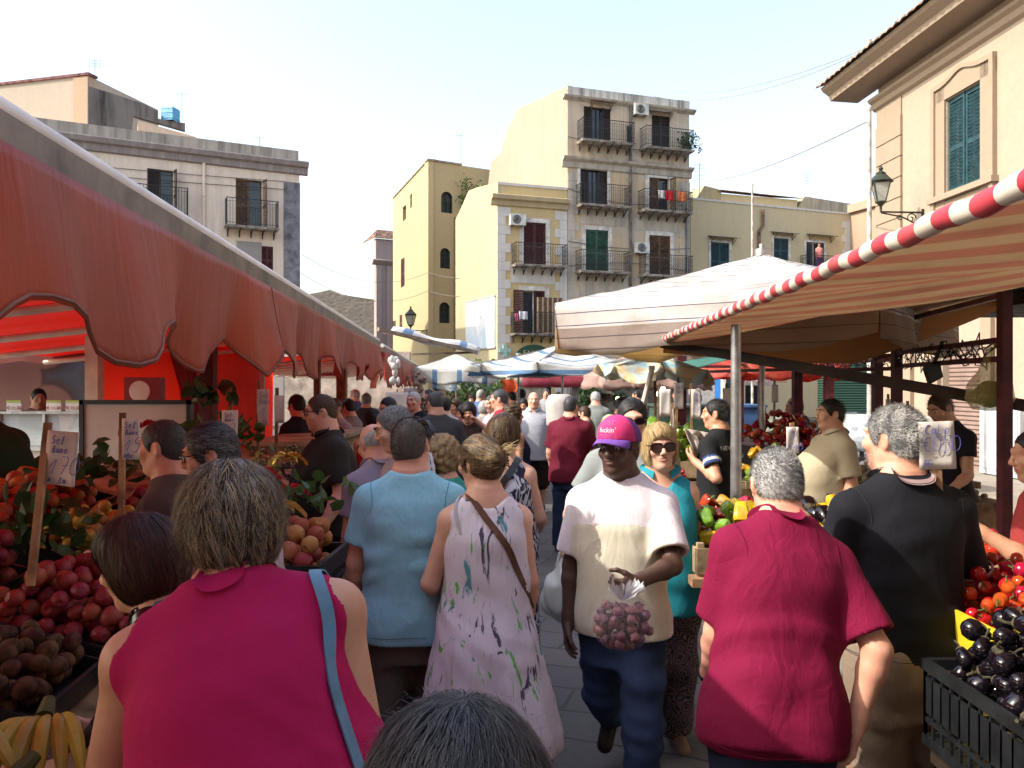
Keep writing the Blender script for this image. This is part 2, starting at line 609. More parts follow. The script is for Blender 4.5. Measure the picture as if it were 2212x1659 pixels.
  def f(X, Y, Z):
   x, y, z = X - pel[0], Y - pel[1], Z - pel[2]
   u = m[0, 0] * x + m[1, 0] * y + m[2, 0] * z
   v = m[0, 1] * x + m[1, 1] * y + m[2, 1] * z
   w = m[0, 2] * x + m[1, 2] * y + m[2, 2] * z + pel[2]
   a, b, c = np.interp(w, Z0, RX), np.interp(w, Z0, RY), np.interp(w, Z0, CY)
   v = v - c
   rho = (np.abs(u / a) ** 2.3 + np.abs(v / b) ** 2.3) ** (1 / 2.3) + 1e-6
   d = np.sqrt(u * u + v * v) * (1 - 1 / rho) * .92
   if fold:
    g = 0
    for i in range(6):
     t = wv[i, 0] * u + wv[i, 1] * v + wv[i, 2] * w
     g = g + np.sin(t * (1 + .35 * (i % 3)) + ph[i] + 1.3 * np.sin(t * .5 + ph[i + 6])) / (1 + .4 * (i % 3))
    d = d + np.minimum(fold * .42 * (g - .8), .003) * np.clip((1.40 * S - w) / (.2 * S), .25, 1)
   if hemw:
    th = np.arctan2(u, v)
    q = np.clip((1.0 * S - w) / (1.0 * S - zlo), 0, 1)
    d = d - hemw * q * (np.sin(th * 7 + ph[0] + 2 * np.sin(w * 3)) * .6 + np.sin(th * 12 + ph[1]) * .4)
   return np.maximum(np.maximum(d, zlo - w), w - zhi)
  r = max(RX.max(), RY.max() + abs(CY).max()) + .06 + hemw * 1.5
  tilt = abs(math.sin(math.acos(np.clip(m[2, 2], -1, 1))))
  lo, hi = min(zlo, pel[2]), max(zhi, pel[2])
  p0, p1 = pel + m @ A(0, 0, lo - pel[2]), pel + m @ A(0, 0, hi - pel[2])
  e = A(r, r, .03 + r * tilt)
  return np.minimum(p0, p1) - e, np.maximum(p0, p1) + e, f
 # ---- the naked figure
 def body(s, hand=('r', 'r'), bare=True, bust=.0, face=True, legs=True):
  S, b = s.S, Shape()
  g = 1 + .36 * s.fat
  m = s.sex == 'm'
  b.fn(*s.torso(), .02)
  nr = (.060 if m else .050) * S * (1 + .2 * s.fat)
  b.cap(s.neck0, s.neck1, nr * 1.12, nr, .05)
  b.cap(s.neck1, s.H((0, -.02, -.02)), nr, nr * .95, .03)
  for sd in (1, -1):
   sh, e, w = s.arm[sd]
   b.cap(s.T(A(sd * .045, -.02, 1.478) * S), sh, .05 * S, .048 * S * g, .05)
   ua = (.047 if m else .042) * S * g
   b.cap(sh, e, ua, ua * .80, .03)
   el = e + (w - e) * .25
   b.cap(e, el, ua * .78, ua * .82, .02).cap(el, w, ua * .80, .027 * S, .02)
   s.hand(b, sd, e, w, hand[0 if sd > 0 else 1])
   if legs:
    hip, kn, an, a = s.leg[sd]
    b.cap(hip, kn, .086 * S * g, .056 * S * g, .03)
    cf = kn + (an - kn) * .3 + A(0, -.012, 0) * S
    b.cap(kn, cf, .052 * S * g, .056 * S * g, .03).cap(cf, an, .054 * S * g, .034 * S, .02)
    f0, f1 = s.foot(sd)
    b.cap(f0, f1, .034 * S, .028 * S, .03)
   if bust and not m:
    b.ell(s.T(A(sd * .075, .085 + s.fat * .05, 1.25) * S), A(.068, .06, .07) * S * (1 + bust * .5), .05)
  s.headsh(b, face)
  return b
 def foot(s, sd):
  hip, kn, an, a = s.leg[sd]
  q = Rx(a * .9 if a < -12 else 0) @ Rz(-sd * 9)
  return an + q @ A(0, -.035, -.035) * s.S, an + q @ A(0, .145, -.05) * s.S
 def headsh(s, b, face=True):
  H, q = s.H, s.hs
  M = s.Rh
  m = s.sex == 'm'
  b.ell(H((0, -.012, .022)), A(.076, .097, .094) * q, .02, M=M)
  b.ell(H((0, .026, -.045)), A(.061 if m else .056, .066, .080) * q, .03, M=M)
  b.cap(H((0, .062, -.098)), H((0, .074, -.096)), .019 * q, .016 * q, .022)
  for sd in (1, -1):
   b.cap(H((sd * .048, .0, -.055)), H((sd * .012, .062, -.098)), (.020 if m else .016) * q, .016 * q, .028)
   b.ell(H((sd * .078, -.012, -.008)), A(.011, .019, .033) * q, .008, M=M @ Rz(sd * 22))
   b.ell(H((sd * .088, -.004, -.004)), A(.006, .010, .020) * q, .006, 's', M=M @ Rz(sd * 22))
   if face:
    b.ell(H((sd * .043, .070, -.022)), A(.022, .018, .020) * q, .025, M=M)
    b.cap(H((sd * .012, .090, .030)), H((sd * .045, .078, .032)), .010 * q, .008 * q, .018)
    b.ell(H((sd * .031, .098, .006)), A(.019, .016, .013) * q, .014, 's', M=M)
    b.cap(H((sd * .016, .0865, .012)), H((sd * .046, .076, .012)), .0052 * q, .005 * q, .006)
    b.cap(H((sd * .016, .0860, -.002)), H((sd * .046, .075, -.002)), .0045 * q, .004 * q, .006)
    b.ell(H((sd * .013, .102, -.030)), A(.009, .011, .008) * q, .008, M=M)
  if face:
   b.cap(H((0, .090, .018)), H((0, .112, -.022)), .0075 * q, .0115 * q, .014)
   b.ell(H((0, .084, -.056)), A(.028, .014, .016) * q, .016, M=M)
   b.ell(H((0, .0955, -.0505)), A(.021, .0075, .005) * q, .006, M=M)
   b.ell(H((0, .0945, -.0635)), A(.018, .008, .006) * q, .006, M=M)
   b.cap(H((-.022, .100, -.057)), H((.022, .100, -.057)), .0022 * q, .0022 * q, .005, 's')
  return b
 def hand(s, b, sd, e, w, pose):
  S = s.S * (.97 if s.sex == 'm' else .9)
  d = unit(w - e)
  curl = {'r': 26, 'f': 72, 'o': 10, 'n': 0}[pose[0]]
  if pose[0] == 'n':
   b.cap(w, w + d * .10 * S, .026 * S, .03 * S, .02)
   return
  t = A(0, .8, .6) if len(pose) < 2 else A(*pose[1])
  t = unit(t - d * (t @ d))
  p = np.cross(d, t)
  if len(pose) > 2:
   if p @ A(*pose[2]) < 0: p = -p
  elif p[0] * sd > 0: p = -p
  G = lambda x, y, z: w + (t * x + d * y + p * z) * S
  b.cap(w - d * .03, G(0, .02, 0), .027 * S, .024 * S, .02)
  for i, (x, L) in enumerate(((.031, .070), (.011, .078), (-.010, .072), (-.029, .057))):
   kx = G(x, .088 - .006 * abs(i - 1), 0)
   b.cap(G(x * .6, .015, 0), kx, .0145 * S, .0115 * S, .016)
   a, q, dirs = 0, kx, 0
   for jn, fr in enumerate((.45, .31, .24)):
    a += curl * (.75 + .12 * i) * (1.0 if jn else .8)
    v = d * math.cos(R(a)) + p * math.sin(R(a)) + t * x * .6
    q2 = q + unit(v) * L * fr * S
    b.cap(q, q2, (.0098 - .001 * jn) * S, (.0092 - .001 * jn) * S, .005)
    q = q2
  th0, th1 = G(.024, .022, .006), G(.052, .055, .016)
  th2 = th1 + unit(t * .35 + d * .9 + p * (.2 + curl / 90)) * .036 * S
  th3 = th2 + unit(t * (.1 - curl / 120) + d * .9 + p * (.2 + curl / 60)) * .028 * S
  b.cap(th0, th1, .0155 * S, .0118 * S, .012).cap(th1, th2, .0112 * S, .0098 * S, .006).cap(th2, th3, .0098 * S, .008 * S, .005)
 def fine(s, head=.006, hands=.0, body=.014):
  x, y, z = [], [], []
  q = .13 * s.hs
  c = s.hc
  x.append((c[0] - q, c[0] + q, head)); y.append((c[1] - q, c[1] + q, head)); z.append((c[2] - q * 1.05, c[2] + q, head))
  if hands:
   for sd in (1, -1):
    w = s.arm[sd][2]
    d = unit(w - s.arm[sd][1])
    a, b = np.minimum(w, w + d * .19) - .045, np.maximum(w, w + d * .19) + .045
    x.append((a[0], b[0], hands)); y.append((a[1], b[1], hands)); z.append((a[2], b[2], hands))
  return x, y, z
 # ---- clothes
 def shirt(s, hem=.86, sleeve=.62, loose=.014, fold=.006, flare=.0, drape=1, sl=.022, hemw=0):
  S, b = s.S, Shape()
  g = 1 + .40 * s.fat
  ua = (.047 if s.sex == 'm' else .042) * S * (1 + .36 * s.fat)
  b.fn(*s.torso(loose, zlo=hem, zhi=1.515, drape=drape, fold=fold, flare=flare, zs=np.concatenate([[.55], ZS[1:]]), rx=s.pad(s.rx), ry=s.pad(s.ry), hemw=hemw), .03)
  if hem < .9:
   s.seat(b, .020)
   for sd in (1, -1):
    hip, kn = s.leg[sd][:2]
    b.cap(hip, hip + (kn - hip) * .45, .094 * S * g + .026, .088 * S * g + .030, .06)
   zz = hem * S
   b.fn((-9, -9, -9), (9, 9, 9), lambda X, Y, Z: zz + .0 * X - Z + (0 if abs(s.Rt[2, 1]) < .1 else .25 * s.Rt[2, 1] * Y), .006, 'i')
  for sd in (1, -1):
   sh, e, w = s.arm[sd]
   b.cap(s.T(A(sd * .045, -.02, 1.478) * S), sh, .05 * S + loose * .7, ua + loose * .9, .05)
   if sleeve > 0:
    end = e if sleeve <= 1 else w
    b.cap(sh, e, ua + loose, ua + sl, .035, cut=min(sleeve, 1.3))
    if sleeve > 1:
     b.cap(e, w, ua * .8 + sl, .027 * S + sl, .03, cut=sleeve - 1)
    L = e - sh
    if sleeve <= 1:
     b.cap(sh + L * (sleeve - .10), sh + L * (sleeve + .25), ua + min(loose, sl) - .010, ua + min(loose, sl) - .008, .006, 's')
  if s.sex == 'f':
   for sd in (1, -1):
    b.ell(s.T(A(sd * .072, .085 + s.fat * .05, 1.25) * S), A(.074, .068, .078) * S, .06)
  b.cap(s.neck0 + (s.neck1 - s.neck0) * .62, s.neck1 + s.Rn @ A(0, .0, .08), .060 * S * (1 if s.sex == 'm' else .95), .075 * S, .008, 's')
  return b
 def pad(s, v): return v / s.S
 def seat(s, b, off):
  g = 1 + .3 * s.fat
  for sd in (1, -1):
   b.ell(s.pel + s.Rt @ A(sd * .07, -.04 - .02 * s.fat, -.09) * s.S, (A(.082, .075, .09) * g + off) * s.S, .06)
 def tank(s, hem=.86, loose=.012, fold=.006, flare=0, armr=.072, neckf=.10, neckb=.06, hemw=0, drape=1, strapx=.11):
  """sleeveless top or dress: the trunk with arm holes and a scooped neck cut away"""
  S, b = s.S, Shape()
  zs = np.concatenate([[min(.5, hem - .05)], ZS[1:]])
  b.fn(*s.torso(loose, zlo=hem, zhi=1.47, drape=drape, fold=fold, flare=flare, zs=zs, rx=s.pad(s.rx), ry=s.pad(s.ry), hemw=hemw), .03)
  for sd in (1, -1):
   b.cap(s.T(A(sd * .05, -.02, 1.46) * S), s.T(A(sd * max(.13, strapx - .02), -.012, 1.415) * S), .05 * S + loose * .7, .05 * S + loose * .7, .05)
   if s.sex == 'f':
    b.ell(s.T(A(sd * .072, .085 + s.fat * .05, 1.25) * S), A(.074, .068, .078) * S, .05)
  for sd in (1, -1):
   x = strapx + armr
   b.cap(s.T(A(sd * x, -.01, 1.52) * S), s.T(A(sd * (x + .015 + s.fat * .02), -.005, 1.36) * S), armr * S, (armr - .01) * S, .01, 's')
  if neckf > .03: b.cap(s.T(A(0, .09, 1.52) * S), s.T(A(0, .16, 1.52 - neckf) * S), .085 * S, .06 * S, .01, 's')
  if neckb > .01: b.cap(s.T(A(0, -.09, 1.54) * S), s.T(A(0, -.17, 1.54 - neckb) * S), .085 * S, .065 * S, .01, 's')
  b.cap(s.neck0, s.neck1 + s.Rn @ A(0, 0, .1), .066 * S, .085 * S, .01, 's')
  return b
 def pants(s, bottom=.05, loose=.016, fold=.004, top=.97):
  S, b = s.S, Shape()
  g = 1 + .45 * s.fat
  b.ell(A(0, -.015, .80) * S, A(.125, .10, .07) * S, .05)
  b.fn(*s.torso(.005, zlo=.70, zhi=top, zs=ZS, rx=s.pad(s.rx), ry=s.pad(s.ry), fold=fold), .03)
  ph = RNG.uniform(0, 6.28, 8)
  for sd in (1, -1):
   hip, kn, an, a = s.leg[sd]
   b.cap(hip, kn, .090 * S * g + loose * .5, .060 * S * g + loose, .04)
   L = .9 * S - bottom * S
   t = (L - .42 * S) / (.40 * S)
   if t > 0:
    b.cap(kn, an, .058 * S * g + loose, .046 * S * g + loose, .03, cut=t)
   else:
    b.p.pop()
    b.cap(hip, kn, .090 * S * g + loose, .070 * S * g + loose * 1.3, .04, cut=L / (.42 * S))
  s.seat(b, .0)
  if fold:
   w = RNG.normal(0, 1, (5, 3)) * A(10, 10, 26)
   def ff(X, Y, Z):
    q = 0
    for i in range(5):
     t = w[i, 0] * X + w[i, 1] * Y + w[i, 2] * Z
     q = q + np.sin(t * (1 + .3 * i) + ph[i] + 1.5 * np.sin(t * .4))
    return fold * .45 * q * np.clip((.80 * S - Z) / (.10 * S), 0, 1)
   b.fn((-1, -1, -1), (1, 1, 3), ff, .01, 'add')
  return b
 def shoe(s, sd, sole=.03):
  S, b = s.S, Shape()
  f0, f1 = s.foot(sd)
  an = s.leg[sd][2]
  up = unit(np.cross(unit(f1 - f0), A(-1, 0, 0)))
  b.cap(f0, f1, .040 * S, .037 * S, .03)
  b.cap(f0 - up * .01, f1 - up * .004, .040 * S, .036 * S, .01)
  b.cap(f0 + up * .02, an + (an - s.leg[sd][1]) * -.05, .040 * S, .042 * S, .03)
  return b
HSTY = dict(
 short=(dict(o=.006), 900), fluffy=(dict(o=.02), 1500), bob=(dict(o=.015), 1500), curly=(dict(o=.022), 1200))
def hair_shape(r, style, o=.008):
 """hair mass on the skull; style decides outline and hair line"""
 H, q, M = r.H, r.hs, r.Rh
 b = Shape()
 b.ell(H((0, -.012, .022)), (A(.076, .097, .094) + o) * q, .02, M=M)
 def plane(n, d, kk=.008):
  n = M @ unit(A(*n))
  c = r.hc
  b.fn((-9, -9, -9), (9, 9, 9), lambda X, Y, Z: (X - c[0]) * n[0] + (Y - c[1]) * n[1] + (Z - c[2]) * n[2] - d * q, kk * q, 'i')
 if style in ('short', 'balding'):
  b.ell(H((0, -.055, -.035)), (A(.062, .045, .055) + o * .5) * q, .03, M=M)
  for sd in (1, -1):
   b.cap(H((sd * .070, .022, .02)), H((sd * .071, .02, -.015)), .008 * q, .005 * q, .01)
  b.ell(H((0, .10, -.035)), A(.073, .088, .104) * q, .012, 's', M=M)
  for sd in (1, -1):
   b.ell(H((sd * .085, .002, -.018)), A(.03, .020, .042) * q, .008, 's', M=M)
  plane((0, .35, -1), .072, .02)
  if style == 'balding':
   b.ell(H((0, .04, .125)), A(.075, .12, .055) * q, .02, 's', M=M)
 elif style == 'bald':
  b.ell(H((0, .05, .095)), A(.10, .15, .088) * q, .02, 's', M=M)
  b.ell(H((0, .12, -.03)), A(.09, .10, .12) * q, .01, 's', M=M)
  plane((0, .35, -1), .068, .02)
 elif style in ('bob', 'swept'):
  b.ell(H((0, -.025, -.03)), (A(.088, .090, .098) + o * .5) * q, .03, M=M)
  if style == 'bob': b.ell(H((0, .015, .065)), (A(.07, .072, .045) + o * .5) * q, .03, M=M)
  else: b.ell(H((0, .0, .075)), (A(.066, .080, .048) + o * .5) * q, .03, M=M)
  b.ell(H((0, .108, -.035)), A(.092, .095, .105) * q, .015, 's', M=M)
  plane((0, .15, -1), .112, .015)
 elif style == 'fluffy':
  b.ell(H((0, -.02, .03)), (A(.088, .105, .098) + o * .6) * q, .04, M=M)
  b.ell(H((0, -.05, -.03)), (A(.078, .065, .068) + o * .4) * q, .04, M=M)
  b.ell(H((0, .115, -.03)), A(.082, .085, .098) * q, .015, 's', M=M)
  for sd in (1, -1):
   b.ell(H((sd * .095, .012, -.03)), A(.032, .032, .045) * q, .012, 's', M=M)
  plane((0, .3, -1), .095, .02)
 elif style == 'curly':
  b.ell(H((0, -.03, .03)), (A(.086, .10, .10) + o * .5) * q, .04, M=M)
  b.ell(H((0, -.055, -.035)), (A(.075, .055, .06) + o * .3) * q, .04, M=M)
  b.ell(H((0, .112, -.03)), A(.080, .085, .10) * q, .015, 's', M=M)
  plane((0, .3, -1), .09, .02)
  w = RNG.normal(0, 1, (6, 3)) * 75
  ph = RNG.uniform(0, 6.28, 6)
  b.fn((-9, -9, -9), (9, 9, 9), lambda X, Y, Z: .0022 * sum(np.sin(w[i, 0] * X + w[i, 1] * Y + w[i, 2] * Z + ph[i]) for i in range(6)), .01, 'add')
 elif style == 'tied':
  b.ell(H((0, -.06, -.03)), (A(.055, .05, .05)) * q, .04, M=M)
  b.ell(H((0, .108, -.035)), A(.073, .085, .105) * q, .012, 's', M=M)
  for sd in (1, -1):
   b.ell(H((sd * .085, .002, -.018)), A(.03, .020, .040) * q, .008, 's', M=M)
  b.ell(H((0, -.118, .012)), A(.046, .034, .05) * q, .02, M=M)
  plane((0, .35, -1), .08, .02)
 elif style == 'long':
  b.ell(H((0, -.03, -.08)), (A(.09, .085, .15) + o * .5) * q, .03, M=M)
  b.ell(H((0, .115, -.05)), A(.078, .085, .13) * q, .015, 's', M=M)
 return b
def strands(r, sh, v, n, length, width, mode, steps=6, lift=.004, endlift=.012, rand=.35, nm=3, wave=.0):
 """thin tapering ribbons rooted on the hair mass and combed over it"""
 idx = RNG.integers(0, len(v), n)
 p = v[idx] + RNG.normal(0, .002, (n, 3))
 p = sh.project(p, .0, 2)
 L = length * RNG.uniform(.55, 1.25, n)
 c0 = r.H((0, -.035, .125))
 M = r.Rh
 j = RNG.normal(0, rand, (n, 3))
 pts, nrm = [p], []
 lf = lift * RNG.uniform(.2, 1.6, n)
 curl = RNG.uniform(0, 6.28, n)
 Wm, Wp = RNG.normal(0, 55, (3, 3)), RNG.uniform(0, 6.28, 3)
 root = (p - r.hc) @ M
 for i in range(steps):
  g = sh.grad(p)
  nrm.append(g)
  if mode == 'back': d = np.tile(M @ A(0, -1, -.25), (n, 1))
  elif mode == 'fur': d = g * .55 + np.tile(M @ A(0, -.6, -.05), (n, 1))
  elif mode == 'up': d = g * .8 + np.tile(M @ A(0, .15, .7), (n, 1))
  elif mode == 'curl':
   a = curl + i * 1.5
   e = np.cross(g, M @ A(0, 0, 1)) + 1e-6
   e = e / np.linalg.norm(e, axis=1, keepdims=True)
   d = e * np.cos(a)[:, None] + np.cross(g, e) * np.sin(a)[:, None] + g * .4
  else:
   d = p - c0
   d = d / (np.linalg.norm(d, axis=1, keepdims=True) + 1e-6) + np.tile(M @ A(0, -.15, -.55), (n, 1))
  d = d + j * (.6 + .4 * i / steps)
  if wave: d = d + wave * np.sin((p - r.hc) @ Wm + Wp + i * .35)
  if mode not in ('fur', 'up'):
   d = d - g * (d * g).sum(1, keepdims=True) * .95
  d = d / (np.linalg.norm(d, axis=1, keepdims=True) + 1e-6)
  p = p + d * (L / steps)[:, None]
  if mode not in ('fur', 'up', 'curl'):
   t = (i + 1) / steps
   f = sh.ev(p)
   tgt = lf + endlift * t ** 3 * RNG.uniform(0, 1, n)
   p = p + np.clip(tgt - f, -.012, .02)[:, None] * g
  pts.append(p)
 nrm.append(nrm[-1])
 V, F = [], []
 pts, nrm = np.array(pts), np.array(nrm)
 st = steps + 1
 out = np.zeros((n, st, 2, 3))
 for i in range(st):
  d = pts[min(i + 1, steps)] - pts[max(i - 1, 0)]
  sd = np.cross(d, nrm[i])
  sd = sd / (np.linalg.norm(sd, axis=1, keepdims=True) + 1e-9)
  w = width * (1 - .75 * (i / steps) ** 1.5)
  out[:, i, 0], out[:, i, 1] = pts[i] - sd * w / 2, pts[i] + sd * w / 2
 a = np.arange(n)[:, None] * st * 2 + np.arange(steps)[None, :] * 2
 a = a.ravel()
 fs = np.stack([a, a + 1, a + 3, a + 2], 1)
 lock = np.sin(root @ RNG.normal(0, 130, 3)) + np.sin(root @ RNG.normal(0, 170, 3)) + np.sin(root @ RNG.normal(0, 90, 3)) + RNG.normal(0, .55, n)
 lock = np.argsort(np.argsort(lock)) / n * nm
 mi = np.repeat(np.clip(lock.astype(int), 0, nm - 1), steps)
 return out.reshape(-1, 3), fs, mi
def hair_obj(r, root, style, mats, o=.008, n=0, length=.03, width=.0016, mode='fur', res=.007, name='hair', **kw):
 sh = hair_shape(r, style, o)
 v, f = sh.mesh(res)
 mi = np.zeros(len(f), int)
 if n:
  V2, F2, m2 = strands(r, sh, v, n, length, width, mode, nm=len(mats), **kw)
  f = np.concatenate([f, F2 + len(v)])
  mi = np.concatenate([mi, m2])
  v = np.concatenate([v, V2])
 o_ = np_obj(name, v, f, mats, root, mi)
 return o_, sh
EYE_W = mat('eye_white', (.72, .68, .64), .25, .05, bump=0, spec=.5)
EYE_D = mat('eye_iris', (.05, .03, .02), .15, .1, bump=0, spec=.5)
LIP = {}
def add_eyes(r, root, lookx=0.0, lookz=0.0):
 for sd in (1, -1):
  mb = MB()
  mb.ball((0, 0, 0), .0118 * r.hs, 14, 10)
  dirv = unit(A(lookx, 1, lookz))
  for i, f in enumerate(mb.f):
   c = np.mean([mb.v[q] for q in f], 0)
   if unit(c) @ dirv > .84: mb.m[i] = 1
  M = Matrix([list(q) for q in r.Rh]).to_4x4()
  M.translation = Vector(r.H((sd * .031, .0785, .0055)))
  build('eye', place(mb, M), [EYE_W, EYE_D], root, world=False)
def add_brows(r, root, m, th=.004):
 for sd in (1, -1):
  mb = MB()
  pts = [r.H((sd * x, y, z)) for x, y, z in ((.012, .1015, .028), (.025, .098, .034), (.038, .090, .036), (.050, .079, .031))]
  mb.tube(pts, [th * .9, th, th * .8, th * .4], 6)
  build('eyebrow', mb, m, root, world=False)
def loft(r, mats, root, name, pts, rad, n=8):
 mb = MB()
 mb.tube(pts, rad, n)
 return build(name, mb, mats, root, world=False)
def ribbon(root, name, shp, guide, width, m, off=.006, thick=.004, n=40):
 """strap laid over a clothed figure"""
 g = np.array(guide, float)
 t = np.linspace(0, len(g) - 1, n)
 p = np.stack([np.interp(t, range(len(g)), g[:, q]) for q in range(3)], 1)
 p = shp.project(p, off, 6) if shp else p
 for _ in range(3):
  p[1:-1] = (p[:-2] + 2 * p[1:-1] + p[2:]) / 4
 nr = shp.grad(p) if shp else np.tile(A(0, -1, 0), (n, 1))
 d = np.gradient(p, axis=0)
 sd = np.cross(d, nr)
 sd = sd / (np.linalg.norm(sd, axis=1, keepdims=True) + 1e-9) * width / 2
 rows = []
 for a, b in ((-1, 0), (1, 0), (1, 1), (-1, 1), (-1, 0)):
  rows.append([Vector(q) for q in p + sd * a + nr * thick * b])
 mb = MB()
 mb.grid(rows)
 return build(name, mb, m, root, world=False)
def collar(r, root, m, parent=None, h=.034, rad=.064, stripe=None, open_=0.0, at=.66):
 """turned-down polo collar: stands on the neck and falls on to the shirt"""
 S = r.S
 shp = r.shirt(sleeve=.3, fold=0)
 up = unit(r.neck1 - r.neck0)
 up = unit(up + r.Rn @ A(0, -.18, 0))
 nk = r.neck0 + (r.neck1 - r.neck0) * at + up * .004
 fx = unit(r.Rt @ A(1, 0, 0))
 fy = np.cross(up, fx)
 q = rad * S * (1 if r.sex == 'm' else .9)
 n_ = 48
 g0 = 12 + open_ * 22
 an = np.array([R(90 + g0 + (360 - 2 * g0) * i / n_) for i in range(n_ + 1)])
 rows = []
 fr = np.clip(np.sin(an), 0, 1)[:, None] ** 2
 d = np.cos(an)[:, None] * fx + np.sin(an)[:, None] * fy
 for rr, z in ((q - .004, -.03), (q - .002, h * .55), (q + .003, h * .66), (q + .010, h * .55)):
  rows.append(nk + d * rr + up * (z - fr * (.012 + .02 * open_)))
 bt = shp.project(nk + d * (q + .026) - up * (h * .75 + fr * (.016 + .025 * open_)), .016, 8)
 mid = (rows[-1] + bt) / 2 + d * .004
 b1 = bt + (mid - bt) * .30
 b2 = bt + (mid - bt) * .14
 rows += [mid, b1, b2, bt, shp.project(bt, .0005, 4)]
 mb = MB()
 mb.grid([[Vector(v) for v in rw] for rw in rows], mf=(lambda i, j: {4: 1, 5: 0, 6: 1}.get(i, 0)) if stripe else None)
 return build('collar', mb, [m, stripe or m], parent or root, world=False)
def seams(r, o, part, shp, m, hem, ring=True):
 """stitched lines: arm-hole seam and hem of a near shirt"""
 S = r.S
 for sd in (1, -1):
  sh, e, w = r.arm[sd]
  c = sh + A(-sd * .022, 0, .01) * S
  pts = np.array([c + .085 * (A(0, math.cos(t), 0) + A(sd * .25, 0, 1) * math.sin(t) * 1.15) for t in np.linspace(.1, 6.38, 40)])
  p = shp.project(pts, .0005, 6)
  mb = MB(); mb.tube([Vector(q) for q in p], .0017, 4, cap=False)
  build('seam', mb, m, child(o, part), world=False)
 pts = np.array([A(.3 * math.cos(t), .3 * math.sin(t), hem * S + .028) for t in np.linspace(0, 6.283, 70)])
 p = shp.project(pts, .0004, 14)
 mb = MB(); mb.tube([Vector(q) for q in p], .0014, 4, cap=False)
 build('seam', mb, m, child(o, part), world=False)
def glasses(r, root, frame_m, lens_m, name='glasses', up=0, w=.058, h=.038, th=.0022, tint=True, shape=2.6):
 """two lenses, bridge and temples; up lifts them on to the hair"""
 mb = MB()
 H = r.H
 y0, z0 = (.106, .006) if not up else (.075, .105)
 ph = R(0 if not up else 52)
 def G(x, y, z):
  yy = y * math.cos(ph) - z * math.sin(ph)
  zz = y * math.sin(ph) + z * math.cos(ph)
  return Vector(H((x, y0 + yy, z0 + zz)))
 for sd in (1, -1):
  ring = []
  for q in range(25):
   a = 6.2832 * q / 24
   ca, sa = math.cos(a), math.sin(a)
   rr = (abs(ca) ** shape + abs(sa) ** shape) ** (-1 / shape)
   x = sd * (.034 + w / 2 * ca * rr)
   ring.append(G(x, -.25 * max(0, abs(x) - .02) - (abs(x) * 3.4) ** 3 * .4, h / 2 * sa * rr))
  mb.tube(ring, th, 6, 0, False)
  mb.add(ring[:24], [tuple(range(24))], 1)
  xe = .034 + w / 2
  mb.tube([G(sd * xe, -.25 * (xe - .02) - (xe * 3.4) ** 3 * .4, h * .25), G(sd * .080, -.055, h * .2), G(sd * .081, -.105, h * .1), G(sd * .079, -.125, -.012)], th, 6)
 mb.tube([G(-.034 + w / 2, .0, .004), G(0, .006, .008), G(.034 - w / 2, 0, .004)], th, 6)
 return build(name, mb, [frame_m, lens_m], root, world=False)
def make_person(label, x, y, rz, rig, top=None, bottom=None, skin_='fair', res=.014, hres=.007, hands=0, hand=('r', 'r'), bust=0, face=True,
    lips=None, z0=None, group=None, shoes=None, name='person', legs=True, cat='person', chest=None):
 """rz is the heading in degrees: 0 walks away from the camera, 180 towards it"""
 b = rig.body(hand, bust=bust, face=face, legs=legs)
 v, f = b.mesh(res, rig.fine(hres, hands))
 mi = None
 ms = [skin(skin_)]
 if face:
  c = v[f].mean(1)
  l = ((c - rig.hc) @ rig.Rh) / rig.hs
  lp = ((l[:, 0] / .023) ** 2 + ((l[:, 2] + .057) / .0125) ** 2 < 1) & (l[:, 1] > .085)
  mi = lp.astype(int)
  lc = lips or tuple(a * q for a, q in zip(SKIN_T[skin_], (.9, .62, .62)))
  key = 'lip_%d' % (int(lc[0] * 1000) * 1000 + int(lc[1] * 1000))
  ms.append(mat(key, lc, .45, .1, bump=.1))
 o = np_obj(name, v, f, ms, None, mi)
 o.location = (x, y, -rig.drop if z0 is None else z0)
 o.rotation_euler = (0, 0, R(rz))
 tag(o, label, cat, group)
 for spec in (bottom, top):
  if spec is None: continue
  nm, shp, m = spec[:3]
  v, f = shp.mesh(spec[3] if len(spec) > 3 else res)
  mm = m if isinstance(m, (list, tuple)) else [m]
  mi = None
  if len(mm) > 1:
   mi = spec[4](v[f].mean(1)).astype(int)
  spec_o = np_obj(nm, v, f, mm, o, mi)
 if shoes:
  for sd in (1, -1):
   v, f = rig.shoe(sd).mesh(max(.01, res * .8))
   np_obj('shoe', v, f, shoes, o)
 return o
def child(o, stem):
 for c in o.children:
  if c.name.split('.')[0] == stem: return c
